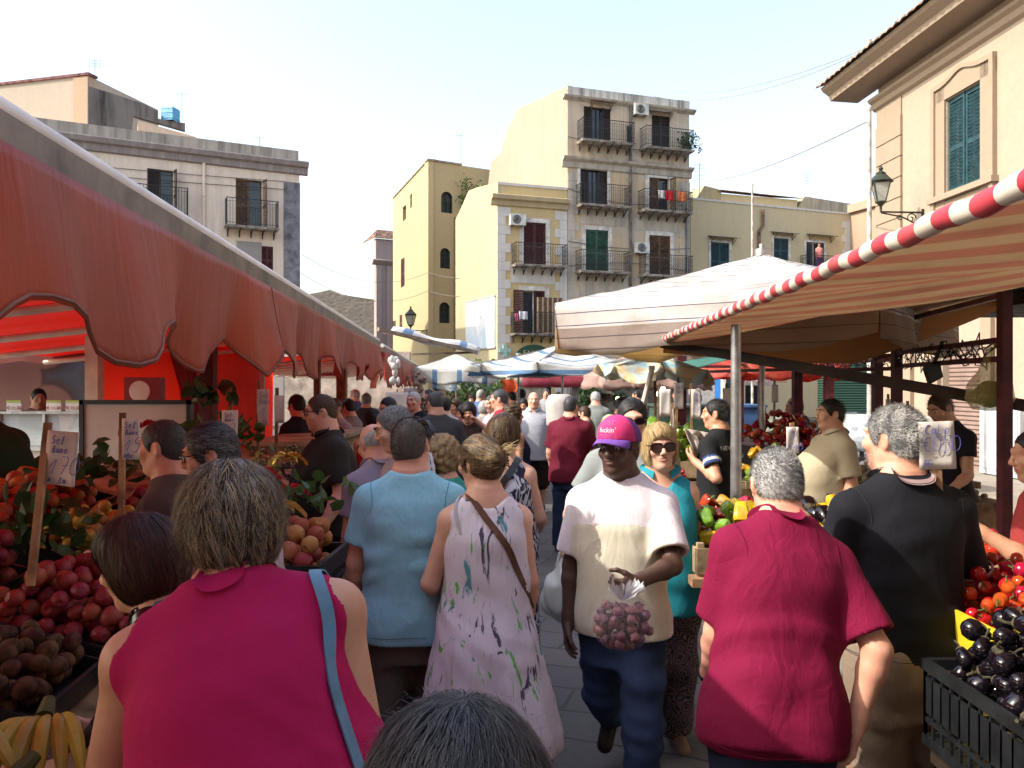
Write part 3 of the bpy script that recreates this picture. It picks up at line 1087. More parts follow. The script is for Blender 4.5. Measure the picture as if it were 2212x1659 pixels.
# ------------------------------------------------------------------ facades
class Fac:
 """vertical wall plane through two plan points; s runs along it, n outward"""
 def __init__(s, a, b, flip=False):
  s.o = Vector((a[0], a[1]))
  d = Vector((b[0], b[1])) - s.o
  s.len = d.length
  s.u = d.normalized()
  s.n = Vector((s.u.y, -s.u.x)) * (-1 if flip else 1)
 def st(s, px):
  r = Vector(((px - 1106) / FPX, 1))
  den = r.x * s.u.y - r.y * s.u.x
  t = (s.o.x * s.u.y - s.o.y * s.u.x) / den
  q = r * t - s.o
  return q.dot(s.u), t
 def s(s, px): return s.st(px)[0]
 def z(s, px, py): return CAMZ - (py - 829.5) / FPX * s.st(px)[1]
 def pt(s, a, z, n=0):
  q = s.o + s.u * a + s.n * n
  return Vector((q.x, q.y, z))
 def M(s):
  m = Matrix(((s.u.x, s.n.x, 0, s.o.x), (s.u.y, s.n.y, 0, s.o.y), (0, 0, 1, 0), (0, 0, 0, 1)))
  return m
 def box(s, mb, s0, s1, z0, z1, n0, n1, mi=0):
  mb.box(min(s0, s1), max(s0, s1), min(n0, n1), max(n0, n1), z0, z1, mi, s.M())
def pd(px, d): return ((px - 1106) / FPX * d, d)
def wall_part(fac, root, s0, s1, z0, z1, holes, m, depth=.24, D=6, name='wall'):
 s0, s1 = min(s0, s1), max(s0, s1)
 S = sorted({s0, s1, *[h[0] for h in holes], *[h[1] for h in holes]})
 Z = sorted({z0, z1, *[h[2] for h in holes], *[h[3] for h in holes]})
 mb = MB()
 def q(*p): mb.add([fac.pt(*x) for x in p], [(0, 1, 2, 3)])
 for i in range(len(S) - 1):
  for j in range(len(Z) - 1):
   cs, cz = (S[i] + S[i + 1]) / 2, (Z[j] + Z[j + 1]) / 2
   if any(h[0] < cs < h[1] and h[2] < cz < h[3] for h in holes): continue
   q((S[i], Z[j]), (S[i + 1], Z[j]), (S[i + 1], Z[j + 1]), (S[i], Z[j + 1]))
 for a, b, c, d in holes:
  for p in (((a, c), (b, c)), ((b, c), (b, d)), ((b, d), (a, d)), ((a, d), (a, c))):
   q(p[0], (*p[0], -depth), (*p[1], -depth), p[1])
  q((a, c, -depth), (b, c, -depth), (b, d, -depth), (a, d, -depth))
 q((s0, z0), (s0, z1), (s0, z1, -D), (s0, z0, -D))
 q((s1, z0), (s1, z1), (s1, z1, -D), (s1, z0, -D))
 q((s0, z1), (s1, z1), (s1, z1, -D), (s0, z1, -D))
 q((s0, z0, -D), (s1, z0, -D), (s1, z1, -D), (s0, z1, -D))
 return build(name, mb, m, root, smooth=False)
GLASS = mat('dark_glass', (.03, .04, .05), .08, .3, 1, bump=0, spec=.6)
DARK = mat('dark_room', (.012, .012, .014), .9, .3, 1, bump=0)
IRON = mat('wrought_iron', (.025, .024, .026), .55, .2, 20, spec=.4)
WHT = mat('white_trim', (.66, .62, .56), .8, .25, 3, bump=.4, bs=25)
SLAB = mat('balcony_stone', (.42, .38, .33), .9, .4, 3, bump=.5, bs=25)
MAR_SH = mat('maroon_shutter_paint', (.085, .022, .026), .55, .3, 8)
BRN_SH = mat('brown_shutter_wood', (.15, .085, .045), .65, .35, 8)
DRK_SH = mat('dark_brown_shutter_paint', (.035, .022, .02), .6, .3, 8)
GRN_SH = mat('green_shutter_paint', (.045, .115, .075), .6, .25, 6)
TEAL_SH = mat('teal_shutter_paint', (.02, .06, .075), .5, .2, 6)
TILE = mat('clay_roof_tile', (.22, .13, .09), .9, .5, 4, bump=.6, bs=18)
def shutter(fac, win, s0, s1, z0, z1, n, m, swing=0, slats=True):
 """one louvred leaf hung at s0; swing degrees outward from the wall plane"""
 mb = MB()
 w, h = abs(s1 - s0), z1 - z0
 t = .035
 b = min(.06, w * .16)
 mb.box(0, b, 0, t, 0, h); mb.box(w - b, w, 0, t, 0, h)
 for z in (0, h * .44, h - .09):
  mb.box(b, w - b, .002, t - .002, z, z + .09)
 k_ = max(6, int(h / .085))
 for i in range(k_):
  z = .1 + (h - .2) * i / k_
  mb.add([(b, .004, z), (w - b, .004, z), (w - b, t - .004, z + .055), (b, t - .004, z + .055),
    (b, .012, z), (w - b, .012, z), (w - b, t, z + .055), (b, t, z + .055)],
    [(0, 1, 2, 3), (7, 6, 5, 4), (0, 4, 5, 1), (3, 2, 6, 7)])
 sg = 1 if s1 > s0 else -1
 T = fac.M() @ Matrix.Translation((s0, n, z0)) @ Matrix.Rotation(R(swing) * sg, 4, 'Z') @ Matrix.Diagonal((sg, 1, 1, 1))
 return build('shutter', place(mb, T), m, win, smooth=False)
def window(fac, root, a, b, c, d, m, mode='closed', trim=None, sill=True, frame_m=None, depth=.22):
 """mode: closed / ajar (left leaf folded back) / open / glass"""
 mb = MB()
 f = .05
 n = -depth + .01
 for q in ((a, a + f, c, d), (b - f, b, c, d), (a + f, b - f, d - f, d), (a + f, b - f, c, c + f), ((a + b) / 2 - .03, (a + b) / 2 + .03, c + f, d - f)):
  fac.box(mb, *q, n, n + .06)
 win = build('window', mb, frame_m or WHT, root, smooth=False)
 p = MB()
 fac.box(p, a + f + .002, b - f - .002, c + f, d - f, n + .015, n + .028)
 build('pane', p, GLASS, win, smooth=False)
 mid = (a + b) / 2
 nn = -.07
 if mode == 'closed':
  shutter(fac, win, a, mid - .004, c, d, nn, m, 2); shutter(fac, win, b, mid + .004, c, d, nn, m, -0)
 elif mode == 'ajar':
  shutter(fac, win, a, mid, c, d, nn, m, 0); shutter(fac, win, b, mid, c, d, nn, m, 100)
 elif mode == 'gap':
  g = (b - a) * .33
  shutter(fac, win, a, a + g, c, d, nn, m, 0); shutter(fac, win, b, b - g * .98, c, d, nn, m, 8)
 elif mode == 'open':
  shutter(fac, win, a, mid, c, d, .05, m, 172); shutter(fac, win, b, mid, c, d, .05, m, 172)
 elif mode == 'one':
  shutter(fac, win, a, mid, c, d, .05, m, 172); shutter(fac, win, b, mid + .05, c, d, nn, m, 0)
 if trim:
  t = MB()
  w = trim if isinstance(trim, float) else .16
  fac.box(t, a - w, a, c, d, 0, .035); fac.box(t, b, b + w, c, d, 0, .035); fac.box(t, a - w, b + w, d, d + w, 0, .04)
  build('surround', t, WHT, win, smooth=False)
 return win
def railing_pts(fac, s0, s1, dp): return [(s0, .03), (s0, dp), (s1, dp), (s1, .03)]
def balcony(fac, root, s0, s1, zs, h=1.0, dp=.75, nb=5, fancy=True, slab_m=None, th=.09):
 s0, s1 = min(s0, s1), max(s0, s1)
 mb = MB()
 fac.box(mb, s0, s1, zs - th, zs, .0, dp)
 fac.box(mb, s0 - .03, s1 + .03, zs - th * .4, zs - .01, .0, dp + .03)
 bal = build('balcony', mb, slab_m or SLAB, root, smooth=False)
 r = MB()
 pts = railing_pts(fac, s0 + .03, s1 - .03, dp - .03)
 for zz, w in ((zs + h, .03), (zs + .10, .018), (zs + h - .14, .014)):
  for i in range(3):
   r.beam(fac.pt(pts[i][0], zz, pts[i][1]), fac.pt(pts[i + 1][0], zz, pts[i + 1][1]), w, w)
 for i in range(3):
  (a, p), (b, q) = pts[i], pts[i + 1]
  L = math.hypot(b - a, q - p)
  k_ = max(2, int(L / .115))
  for j in range(k_ + 1):
   t = j / k_
   x, y = a + (b - a) * t, p + (q - p) * t
   r.beam(fac.pt(x, zs, y), fac.pt(x, zs + h + (.06 if j in (0, k_) else 0), y), .014, .014)
   if fancy and j < k_:
    t2 = (j + 1) / k_
    x2, y2 = a + (b - a) * t2, p + (q - p) * t2
    zz = [zs + .12 + (h - .3) * q_ / 6 for q_ in range(7)]
    for q_ in range(6):
     A_, B_ = ((x, y), (x2, y2)) if q_ % 2 == 0 else ((x2, y2), (x, y))
     r.beam(fac.pt(A_[0], zz[q_], A_[1]), fac.pt(B_[0], zz[q_ + 1], B_[1]), .009, .009)
 build('railing', r, IRON, bal, smooth=False)
 for i in range(nb):
  s = s0 + .12 + (s1 - s0 - .24) * i / max(1, nb - 1)
  q = MB()
  q.tube([fac.pt(s, zs - th - .01 - .30 * (1 - t) ** 1.6, .03 + (dp - .15) * t) for t in (0, .25, .5, .75, 1)], .022, 5)
  q.tube([fac.pt(s, zs - th - .2 + .07 * math.sin(w), .16 + .07 * math.cos(w)) for w in np.linspace(0, 5.5, 9)], .012, 4)
  q.beam(fac.pt(s, zs - th - .34, .02), fac.pt(s, zs - th, .02), .03, .03)
  build('bracket', q, IRON, bal, smooth=False)
 return bal
def profile_run(fac, root, s0, s1, prof, m, name='cornice', ret0=True, D=0):
 """moulding: list of (z, n) swept along the wall"""
 mb = MB()
 rows = [[fac.pt(s, z, n) for z, n in prof] for s in (s0, s1)]
 mb.grid(rows)
 mb.add(rows[0] + [fac.pt(s0, prof[-1][0], 0), fac.pt(s0, prof[0][0], 0)], [tuple(range(len(prof) + 2))])
 mb.add(rows[1] + [fac.pt(s1, prof[-1][0], 0), fac.pt(s1, prof[0][0], 0)], [tuple(range(len(prof) + 2))])
 return build(name, mb, m, root, smooth=False)
def aircon(fac, px0, px1, py0, py1, label):
 pc = (px0 + px1) / 2
 s0, s1 = fac.s(px0), fac.s(px1)
 z1, z0 = fac.z(pc, py0), fac.z(pc, py1)
 o = thing('air_conditioner', label, 'air conditioner', fac.pt((s0 + s1) / 2, z0, 0), group='air conditioner units on the house fronts')
 mb = MB()
 fac.box(mb, s0, s1, z0, z1, .08, .36)
 build('casing', mb, mat('ac_casing', (.62, .60, .55), .5, .2, 4), o, smooth=False)
 mb = MB()
 c = fac.pt(s0 + (s1 - s0) * .40, (z0 + z1) / 2, .362)
 T = frame(c, fac.pt(1, 0) - fac.pt(0, 0), (0, 0, 1))
 r = (z1 - z0) * .40
 mb.lathe([(.001, .006), (r, .006), (r, .0)], 24, 0, T)
 for q in (.35, .6, .8):
  mb.lathe([(r * q - .008, .007), (r * q, .018), (r * q + .008, .007)], 24, 1, T)
 build('fan_grille', mb, [mat('ac_dark', (.06, .06, .065), .6), mat('ac_grille', (.35, .34, .33), .5)], o)
 mb = MB()
 for t in (.2, .8):
  fac.box(mb, s0 + (s1 - s0) * t - .015, s0 + (s1 - s0) * t + .015, z0 - .03, z0 - .002, 0, .36)
 build('bracket', mb, IRON, o, smooth=False)
 return o
def canopy(fac, root, px0, px1, py, m, dp=.5):
 pc = (px0 + px1) / 2
 s0, s1, z = fac.s(px0), fac.s(px1), fac.z(pc, py)
 mb = MB()
 mb.prism([fac.pt(s0, z, .0), fac.pt(s1, z, .0), fac.pt(s1, z - .10, dp), fac.pt(s0, z - .10, dp)], (0, 0, .03))
 for t in (.1, .9):
  s = s0 + (s1 - s0) * t
  mb.beam(fac.pt(s, z - .35, .02), fac.pt(s, z - .1, dp * .85), .02, .02)
  mb.beam(fac.pt(s, z - .40, .02), fac.pt(s, z - .02, .02), .02, .02)
 return build('canopy', mb, m, root, smooth=False)
def rect(fac, px0, px1, py0, py1):
 pc = (px0 + px1) / 2
 return (fac.s(px0), fac.s(px1), fac.z(pc, py1), fac.z(pc, py0))
def pipe(fac, root, px, z0, z1, m, r=.05, n=.07):
 mb = MB()
 s = fac.s(px)
 mb.tube([fac.pt(s, z0, n), fac.pt(s, z1, n)], r, 8)
 for i in range(int((z1 - z0) / 1.8)):
  z = z0 + .9 + i * 1.8
  mb.tube([fac.pt(s, z, n), fac.pt(s, z + .05, n)], r * 1.3, 8)
 return build('drainpipe', mb, m, root)
def antenna(px, d, py0, py1, label, kind=0):
 a, b = P(px, py1, d), P(px, py0, d)
 o = thing('roof_antenna', label, 'antenna', a)
 mb = MB()
 mb.tube([a, b], .016, 5)
 H = (b - a).length
 rows = 5 if kind == 0 else 1
 for i in range(rows):
  z = b.z - H * (.05 + .5 * i / max(1, rows))
  q = Vector((a.x, a.y, z))
  mb.beam(q - Vector((.28, .05, 0)), q + Vector((.28, .05, 0)), .012, .012)
  for x in (-.26, -.1, .1, .26):
   mb.beam(q + Vector((x, -.0, -.12)), q + Vector((x, .0, .12)), .008, .008)
 return build('mast', mb, mat('antenna_alloy', (.22, .22, .23), .5, metal=.6), o, smooth=False)
# ---- 1 the house on the left behind the red stall
STU_L = stucco('cream_render', (.74, .62, .49), (.32, .27, .22), .4)
GREYTRIM = stucco('grey_cornice_paint', (.27, .23, .22), (.45, .40, .33), .6, bump=.7)
STAINED = stucco('black_stained_render', (.15, .14, .135), (.035, .033, .032), .95, 1.2)
PINKTAN = stucco('tan_render', (.37, .27, .195), (.28, .22, .18), .3)
u = (math.sin(R(63.7)), math.cos(R(63.7)))
c0 = pd(647, 36)
FL = Fac((c0[0] - u[0] * 16, c0[1] - u[1] * 16), c0)
LH = thing('apartment_house', 'cream house with grey cornice and two balconied windows above the red awning', 'house', FL.pt(10, 0))
zt = FL.z(640, 352)
w1, w2, w3 = rect(FL, 318, 374, 366, 470), rect(FL, 509, 566, 388, 494), rect(FL, 565, 590, 532, 590)
wall_part(FL, LH, -6, 16, 0, zt, [w1, w2, w3], STU_L, D=9)
window(FL, LH, *w1, DRK_SH, 'ajar', frame_m=BRN_SH)
window(FL, LH, *w2, BRN_SH, 'ajar', frame_m=BRN_SH)
window(FL, LH, *w3, MAR_SH, 'closed', frame_m=BRN_SH)
for p0, p1, py in ((286, 405, 468), (485, 597, 494)):
 balcony(FL, LH, FL.s(p0), FL.s(p1), FL.z((p0 + p1) / 2, py), 1.15, .7, 5, fancy=False)
profile_run(FL, LH, -6, 16.35, [(zt - .55, .0), (zt - .5, .12), (zt - .25, .16), (zt - .2, .30), (zt - .02, .38), (zt + .03, .36), (zt + .03, 0)], GREYTRIM)
mb = MB()
FL.box(mb, -6, 15.95, zt + .03, zt + .55, -.3, .02)
build('parapet', mb, stucco('parapet_render', (.42, .37, .31), (.10, .10, .09), .8, 1.2), LH, smooth=False)
mb = MB()
FL.box(mb, 15.3, 16.02, 0, zt - .9, -.05, .04)
build('quoin', mb, mat('grey_quoin_paint', (.23, .225, .235), .85, .3, 3, bump=.5, bs=20), LH, smooth=False)
pipe(FL, LH, 440, 0, zt - .5, STU_L, .06)
mb = MB()
FL.box(mb, *rect(FL, 511, 565, 522, 600), .0, .03)
build('patched_panel', mb, stucco('grey_patch', (.33, .30, .28), (.2, .18, .17), .5), LH, smooth=False)
mb = MB()
for i, (a, b) in enumerate(((0.2, zt - .55), (.25, zt - .6))):
 mb.tube([FL.pt(-5 + 20.3 * t, b - .35 - .5 * math.sin(t * 3.1) * .5 - i * .3, .05) for t in np.linspace(0, 1, 12)], .012, 5)
build('wall_cable', mb, IRON, LH)
# the tall blind gable and the stained wall on the roofs behind
Fb = Fac(pd(-160, 41), pd(190, 38.5))
GB = thing('gable_house', 'tall blind beige gable wall rising behind the cream house', 'house', Fb.pt(2, 0))
zg = Fb.z(190, 163)
wall_part(Fb, GB, -6, Fb.len, 0, zg, [], stucco('beige_gable_render', (.36, .31, .255), (.3, .26, .22), .35), D=5)
mb = MB()
Fb.box(mb, Fb.s(160), Fb.len + .02, 0, zg - .05, -.4, .05)
build('corner_strip', mb, PINKTAN, GB, smooth=False)
mb = MB()
Fb.box(mb, -6, Fb.len + .12, zg, zg + .12, -.5, .10)
build('coping', mb, mat('red_coping', (.20, .09, .09), .9, .4, 5), GB, smooth=False)
q = FL.n * -3.5
Fs = Fac((FL.o.x + q.x, FL.o.y + q.y), (c0[0] + q.x, c0[1] + q.y))
def poly_part(fac, root, pts, D, m, name):
 mb = MB()
 v = Vector((*(fac.n * -D), 0))
 mb.prism([fac.pt(fac.s(x), fac.z(x, y), 0) for x, y in pts], v)
 return build(name, mb, m, root, smooth=False)
RW = thing('roof_wall', 'dark stained party wall sloping down to a blue water tank', 'wall', Fs.pt(2, 10))
poly_part(Fs, RW, [(191, 186), (246, 203), (310, 224), (341, 240), (341, 256), (400, 266), (400, 282), (288, 250), (283, 300), (191, 300)], .3, STAINED, 'wall')
poly_part(Fs, RW, [(298, 260), (424, 296), (424, 318), (298, 300)], 2, stucco('terrace_render', (.50, .40, .31), (.35, .28, .22), .3), 'terrace_wall')
def tank(px0, px1, py0, py1, d, label, square):
 a, b = P(px0, py1, d), P(px1, py0, d)
 o = thing('water_tank', label, 'water tank', ((a.x + b.x) / 2, d, a.z))
 w, h = (b.x - a.x) / 2, b.z - a.z
 mb = MB()
 pr = [(w * .9, 0), (w, .05), (w, h * .8), (w * .9, h * .86), (w * .55, h * .93), (w * .3, h * .94), (w * .3, h), (.01, h)] if not square else [(w * 1.2, 0), (w * 1.25, h * .9), (w * 1.1, h), (.01, h)]
 mb.lathe(pr, 20 if not square else 4, 0, Matrix.Translation(((a.x + b.x) / 2, d, a.z)) @ Matrix.Rotation(.6, 4, 'Z'))
 build('shell', mb, mat('blue_tank_plastic', (.08, .30, .52), .45, .15, 3), o)
 mb = MB()
 for z in (.12, .5, .8):
  mb.lathe([(w * (1.02 if not square else 1.24), h * z), (w * (1.06 if not square else 1.29), h * z + .03), (w * (1.02 if not square else 1.24), h * z + .06)], 20 if not square else 4, 0, Matrix.Translation(((a.x + b.x) / 2, d, a.z)) @ Matrix.Rotation(.6, 4, 'Z'))
 build('band', mb, MATS['blue_tank_plastic'], o)
tank(353, 384, 234, 263, 37, 'square blue water tank on the stained roof wall', True)
tank(997, 1018, 373, 392, 50, 'round blue water tank on the yellow tower roof', False)
for a in ((205, 40, 128, 165, 'thin aerial on the beige gable', 0), (393, 38, 200, 262, 'aerial with one cross arm beside the blue tank', 1), (561, 38, 296, 325, 'short aerial on the cream house parapet', 1),
   (996, 48, 290, 352, 'lone mast on top of the yellow tower', 2), (1511, 43, 352, 428, 'aerial against the side of the tall house', 0), (1743, 46, 368, 430, 'aerial on the low yellow house', 0)):
 antenna(*a)
# ---- 2 distant tower slice and stone building
STONEW = MATS.get('rubble')
n = N('rubble_stone')
v = n.coord(scale=(1, 1, 1.6))
vo = n.n('TexVoronoi'); vo.inputs['Scale'].default_value = 2.2; n.l(v, vo.inputs['Vector'])
n.base(n.mix(.5, n.ramp(vo.outputs['Distance'], [(.05, (.12, .10, .08)), (.35, (.33, .27, .20))]), n.ramp(n.noise(v, 3), [(.3, (.2, .16, .12)), (.7, (.36, .29, .21))])))
n.set(Roughness=.95); n.bump(vo.outputs['Distance'], .8, .05)
RUB = n.m
Fst = Fac(pd(640, 70), pd(830, 72))
SB = thing('stone_building', 'low rubble stone building seen past the end of the red awning', 'building', Fst.pt(3, 0))
poly_part(Fst, SB, [(640, 640), (690, 631), (712, 626), (740, 637), (830, 650), (830, 830), (640, 830)], 8, RUB, 'wall')
Ft = Fac(pd(812, 58), pd(870, 59))
TW = thing('church_tower', 'pinkish church tower corner with tiled top behind the yellow tower house', 'tower', Ft.pt(.5, 0))
TWM = stucco('pinkish_stone', (.38, .29, .26), (.2, .16, .14), .5)
wall_part(Ft, TW, 0, 5, 0, Ft.z(812, 515), [], TWM, D=.4)
zc = Ft.z(812, 562)
profile_run(Ft, TW, -.3, 5, [(zc - .35, 0), (zc - .1, .3), (zc, .35), (zc + .1, 0)], TWM)
mb = MB()
for a in (0.0, .8):
 Ft.box(mb, a, a + .4, 0, zc - .35, 0, .12)
build('pilaster', mb, TWM, TW, smooth=False)
mb = MB()
z = Ft.z(812, 515)
mb.add([Ft.pt(-.15, z, .15), Ft.pt(5, z, .15), Ft.pt(5, z + .9, -1.2), Ft.pt(.5, z + .9, -1.2), Ft.pt(-.15, z, -3)], [(0, 1, 2, 3), (0, 3, 4)])
build('roof', mb, TILE, TW, smooth=False)
# ---- 3 yellow tower house
YEL = stucco('ochre_yellow_render', (.44, .355, .205), (.42, .33, .20), .35)
u = (math.sin(R(61)), math.cos(R(61)))
c0 = pd(925, 44)
FY = Fac(c0, (c0[0] + u[0] * 5, c0[1] + u[1] * 5))
FYs = Fac(c0, pd(850, 53), True)
YT = thing('tower_house', 'tall plain yellow house with three arched windows one above another', 'house', FY.pt(0, 0))
zt = FY.z(925, 347)
def arched(fac, px0, px1, py0, py1, root, bars):
 s0, s1, z0, z1 = rect(fac, px0, px1, py0, py1)
 r = (s1 - s0) / 2
 arc = [(s0 + r - r * math.cos(t), z1 - r + r * math.sin(t)) for t in np.linspace(0, math.pi, 13)]
 out = [(s0, z0)] + arc + [(s1, z0)]
 mb = MB()
 mb.add([fac.pt(a, z, -.18) for a, z in out], [tuple(range(len(out)))])
 for i in range(len(out) - 1):
  (a, z), (b, w) = out[i], out[i + 1]
  mb.add([fac.pt(a, z, .003), fac.pt(b, w, .003), fac.pt(b, w, -.18), fac.pt(a, z, -.18)], [(0, 1, 2, 3)])
 win = build('window', mb, mat('greenish_glass', (.03, .05, .05), .15, .3, 2, bump=0), root, smooth=False)
 f = MB()
 f.tube([fac.pt(a, z, -.12) for a, z in out], .035, 6)
 f.beam(fac.pt(s0 + r, z0, -.12), fac.pt(s0 + r, z1, -.12), .04, .04)
 for i in range(bars):
  a = s0 + (s1 - s0) * (i + .5) / bars
  f.beam(fac.pt(a, z0, -.03), fac.pt(a, z0 + (z1 - z0) * .55, -.03), .018, .018)
 f.beam(fac.pt(s0, z0 + (z1 - z0) * .55, -.03), fac.pt(s1, z0 + (z1 - z0) * .55, -.03), .02, .02)
 build('frame', f, IRON, win)
 return (s0, s1, z0, z1, arc)
hs = []
for px0, px1, py0, py1 in ((953, 977, 414, 460), (951, 972, 536, 580), (949, 971, 653, 698)):
 hs.append((arched(FY, px0, px1, py0, py1, YT, 6)))
S1 = FY.s(1004)
hol = [h[:4] for h in hs] + [rect(FY, 989, 1001, 523, 609), rect(FY, 987, 999, 649, 735)]
wall_part(FY, YT, 0, S1 + 2, 0, zt, hol, YEL, D=.5)
sp = MB()
for h in hs:        # spandrels that turn the square holes into arches
 s0, s1, z0, z1, arc = h
 half = len(arc) // 2
 for part, cx in ((arc[:half + 1], s0), (arc[half:], s1)):
  sp.add([FY.pt(cx, z1, .0)] + [FY.pt(a, z, .0) for a, z in part], [tuple(range(len(part) + 1))])
build('arch_spandrel', sp, YEL, YT, smooth=False)
for h in hol[3:]:
 window(FY, YT, *h, DRK_SH, 'closed')
 mb = MB()
 FY.box(mb, h[0] - .15, h[1] + .15, h[3] + .15, h[3] + .22, .0, .35)
 build('hood', mb, SLAB, YT, smooth=False)
sh = [rect(FYs, 877, 870, 445, 476), rect(FYs, 890, 886, 419, 449), rect(FYs, 874, 866, 558, 620), rect(FYs, 869, 863, 680, 713), rect(FYs, 855, 849, 693, 710)]
wall_part(FYs, YT, .0, FYs.len, 0, zt, sh, YEL, D=.3, name='side_wall')
for i, h in enumerate(sh):
 window(FYs, YT, *h, MAR_SH if i == 2 else BRN_SH, 'closed' if i > 1 else 'glass', frame_m=BRN_SH)
mb = MB()
FY.box(mb, -.06, S1 - .2, zt, zt + .10, -.4, .06)
FYs.box(mb, -.06, FYs.len, zt, zt + .098, -.4, .06)
build('coping', mb, mat('grey_coping', (.33, .28, .22), .9, .3, 4), YT, smooth=False)
pipe(FY, YT, 983, 0, zt - 3.0, mat('rusty_pipe', (.22, .13, .09), .8, .4, 4), .06)
# ---- 4 the two joined fronts in the middle
u = (math.sin(R(71.7)), math.cos(R(71.7)))
c0 = pd(1225, 38)
FA = Fac((c0[0] - u[0] * 10, c0[1] - u[1] * 10), c0)
PALE = stucco('pale_yellow_render', (.44, .375, .235), (.40, .36, .26), .4)
YL2 = stucco('yellow_front_render', (.55, .42, .21), (.40, .34, .24), .4, 1.0)
WHQ = stucco('white_quoin_render', (.60, .57, .52), (.36, .33, .29), .5)
s0, s1 = FA.s(1075), FA.s(1226)
z1 = FA.z(1150, 402)
zc = FA.z(1150, 448)
YH = thing('town_house', 'yellow house with white quoins and two balconies beside the pale mural', 'house', FA.pt((s0 + s1) / 2, 0))
wa, wb, wg = rect(FA, 1131, 1179, 481, 577), rect(FA, 1131, 1177, 628, 722), rect(FA, 1112, 1192, 775, 870)
wall_part(FA, YH, s0, s1 - .02, 0, z1, [wa, wb, wg], YL2, D=5)
window(FA, YH, *wa, MAR_SH, 'closed', trim=.2)
window(FA, YH, *wb, MAR_SH, 'one', trim=.2)
for p0, p1, py in ((1104, 1215, 576), (1102, 1213, 722)):
 balcony(FA, YH, FA.s(p0), FA.s(p1), FA.z((p0 + p1) / 2, py), .98, .7, 6)
profile_run(FA, YH, s0 - .35, s1 - .02, [(zc - .05, 0), (zc, .10), (zc + .2, .14), (zc + .25, .32), (zc + .42, .38), (zc + .45, .36), (zc + .5, 0)], stucco('ochre_cornice', (.50, .40, .24), (.3, .25, .18), .5))
mb = MB()
for i in range(int((zc) / .42)):
 w = .62 if i % 2 else .38
 FA.box(mb, s0 - .02, s0 + w, i * .42, i * .42 + .41, -.02, .03)
 FA.box(mb, s1 - w - .02, s1 - .025, i * .42, i * .42 + .41, -.02, .03)
FA.box(mb, s0 + .64, s1 - .66, FA.z(1150, 624) + .25, FA.z(1150, 580), .0, .025)
FA.box(mb, s0, s1 - .03, z1 - .06, z1 + .06, -.3, .04)
build('quoin', mb, WHQ, YH, smooth=False)
# side wall with the mural
Fside = Fac(FA.pt(s0, 0).xy, pd(984, 41.3), True)
poly_part(Fside, YH, [(1075.6, 394), (1030, 405), (1012, 412), (1000, 440), (984, 474), (984, 832), (1075.6, 866)], .4, PALE, 'side_wall')
n = N('faded_mural')
v = n.coord()
n.base(n.mix(n.ramp(n.noise(v, .9, 6, .6, .6), [(.45, (0, 0, 0)), (.6, (1,) * 3)]), (.42, .52, .62), (.66, .66, .66)))
n.set(Roughness=.8)
mb = MB()
a, b = Fside.s(1070), Fside.s(1008)
zA, zB = Fside.z(1039, 752), Fside.z(1039, 648)
Fside.box(mb, a, b, zA, zB, .0, .05)
MU = thing('mural_panel', 'faded pale blue and white wall picture on the yellow house side', 'mural', Fside.pt((a + b) / 2, zA))
build('panel', mb, n.m, MU, smooth=False)
mb = MB()
for q in ((a - .06, b + .06, zB, zB + .07), (a - .06, b + .06, zA - .07, zA)):
 Fside.box(mb, *q, 0, .07)
build('frame', mb, mat('mural_frame', (.35, .36, .38), .7), MU, smooth=False)
# pharmacy arch and cross
mb = MB()
r = (wg[1] - wg[0]) / 2
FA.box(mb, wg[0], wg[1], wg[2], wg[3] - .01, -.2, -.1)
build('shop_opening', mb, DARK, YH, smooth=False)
SG = thing('arched_sign', 'dark green half round shop sign reading FARM over the doorway', 'sign', FA.pt((wg[0] + wg[1]) / 2, wg[3]))
mb = MB()
mb.prism([FA.pt((wg[0] + wg[1]) / 2 - r * math.cos(t), wg[3] + r * .72 * math.sin(t), .08) for t in np.linspace(0, math.pi, 17)], Vector((*(FA.n * -.08), 0)))
build('board', mb, mat('green_sign', (.03, .085, .055), .5), SG, smooth=False)
tm = text_mesh('FARM', .36, .006)
build('lettering', place(tm, frame(FA.pt((wg[0] + wg[1]) / 2 - .1, wg[3] + .25, .09), FA.pt(1, 0) - FA.pt(0, 0), (0, 0, 1))), mat('gold_lettering', (.45, .36, .15), .5), SG, smooth=False)
CX = thing('pharmacy_cross', 'pale green cross sign on the house corner near the shop arch', 'sign', FA.pt(s0 + .3, FA.z(1086, 770)))
mb = MB()
zz, ss = FA.z(1086, 757), s0 + .3
FA.box(mb, ss - .09, ss + .09, zz - .28, zz + .28, .1, .2); FA.box(mb, ss - .28, ss + .28, zz - .09, zz + .09, .102, .198)
FA.box(mb, ss - .03, ss + .03, zz - .05, zz + .05, 0, .1)
build('cross', mb, mat('cross_green', (.35, .55, .48), .5), CX, smooth=False)
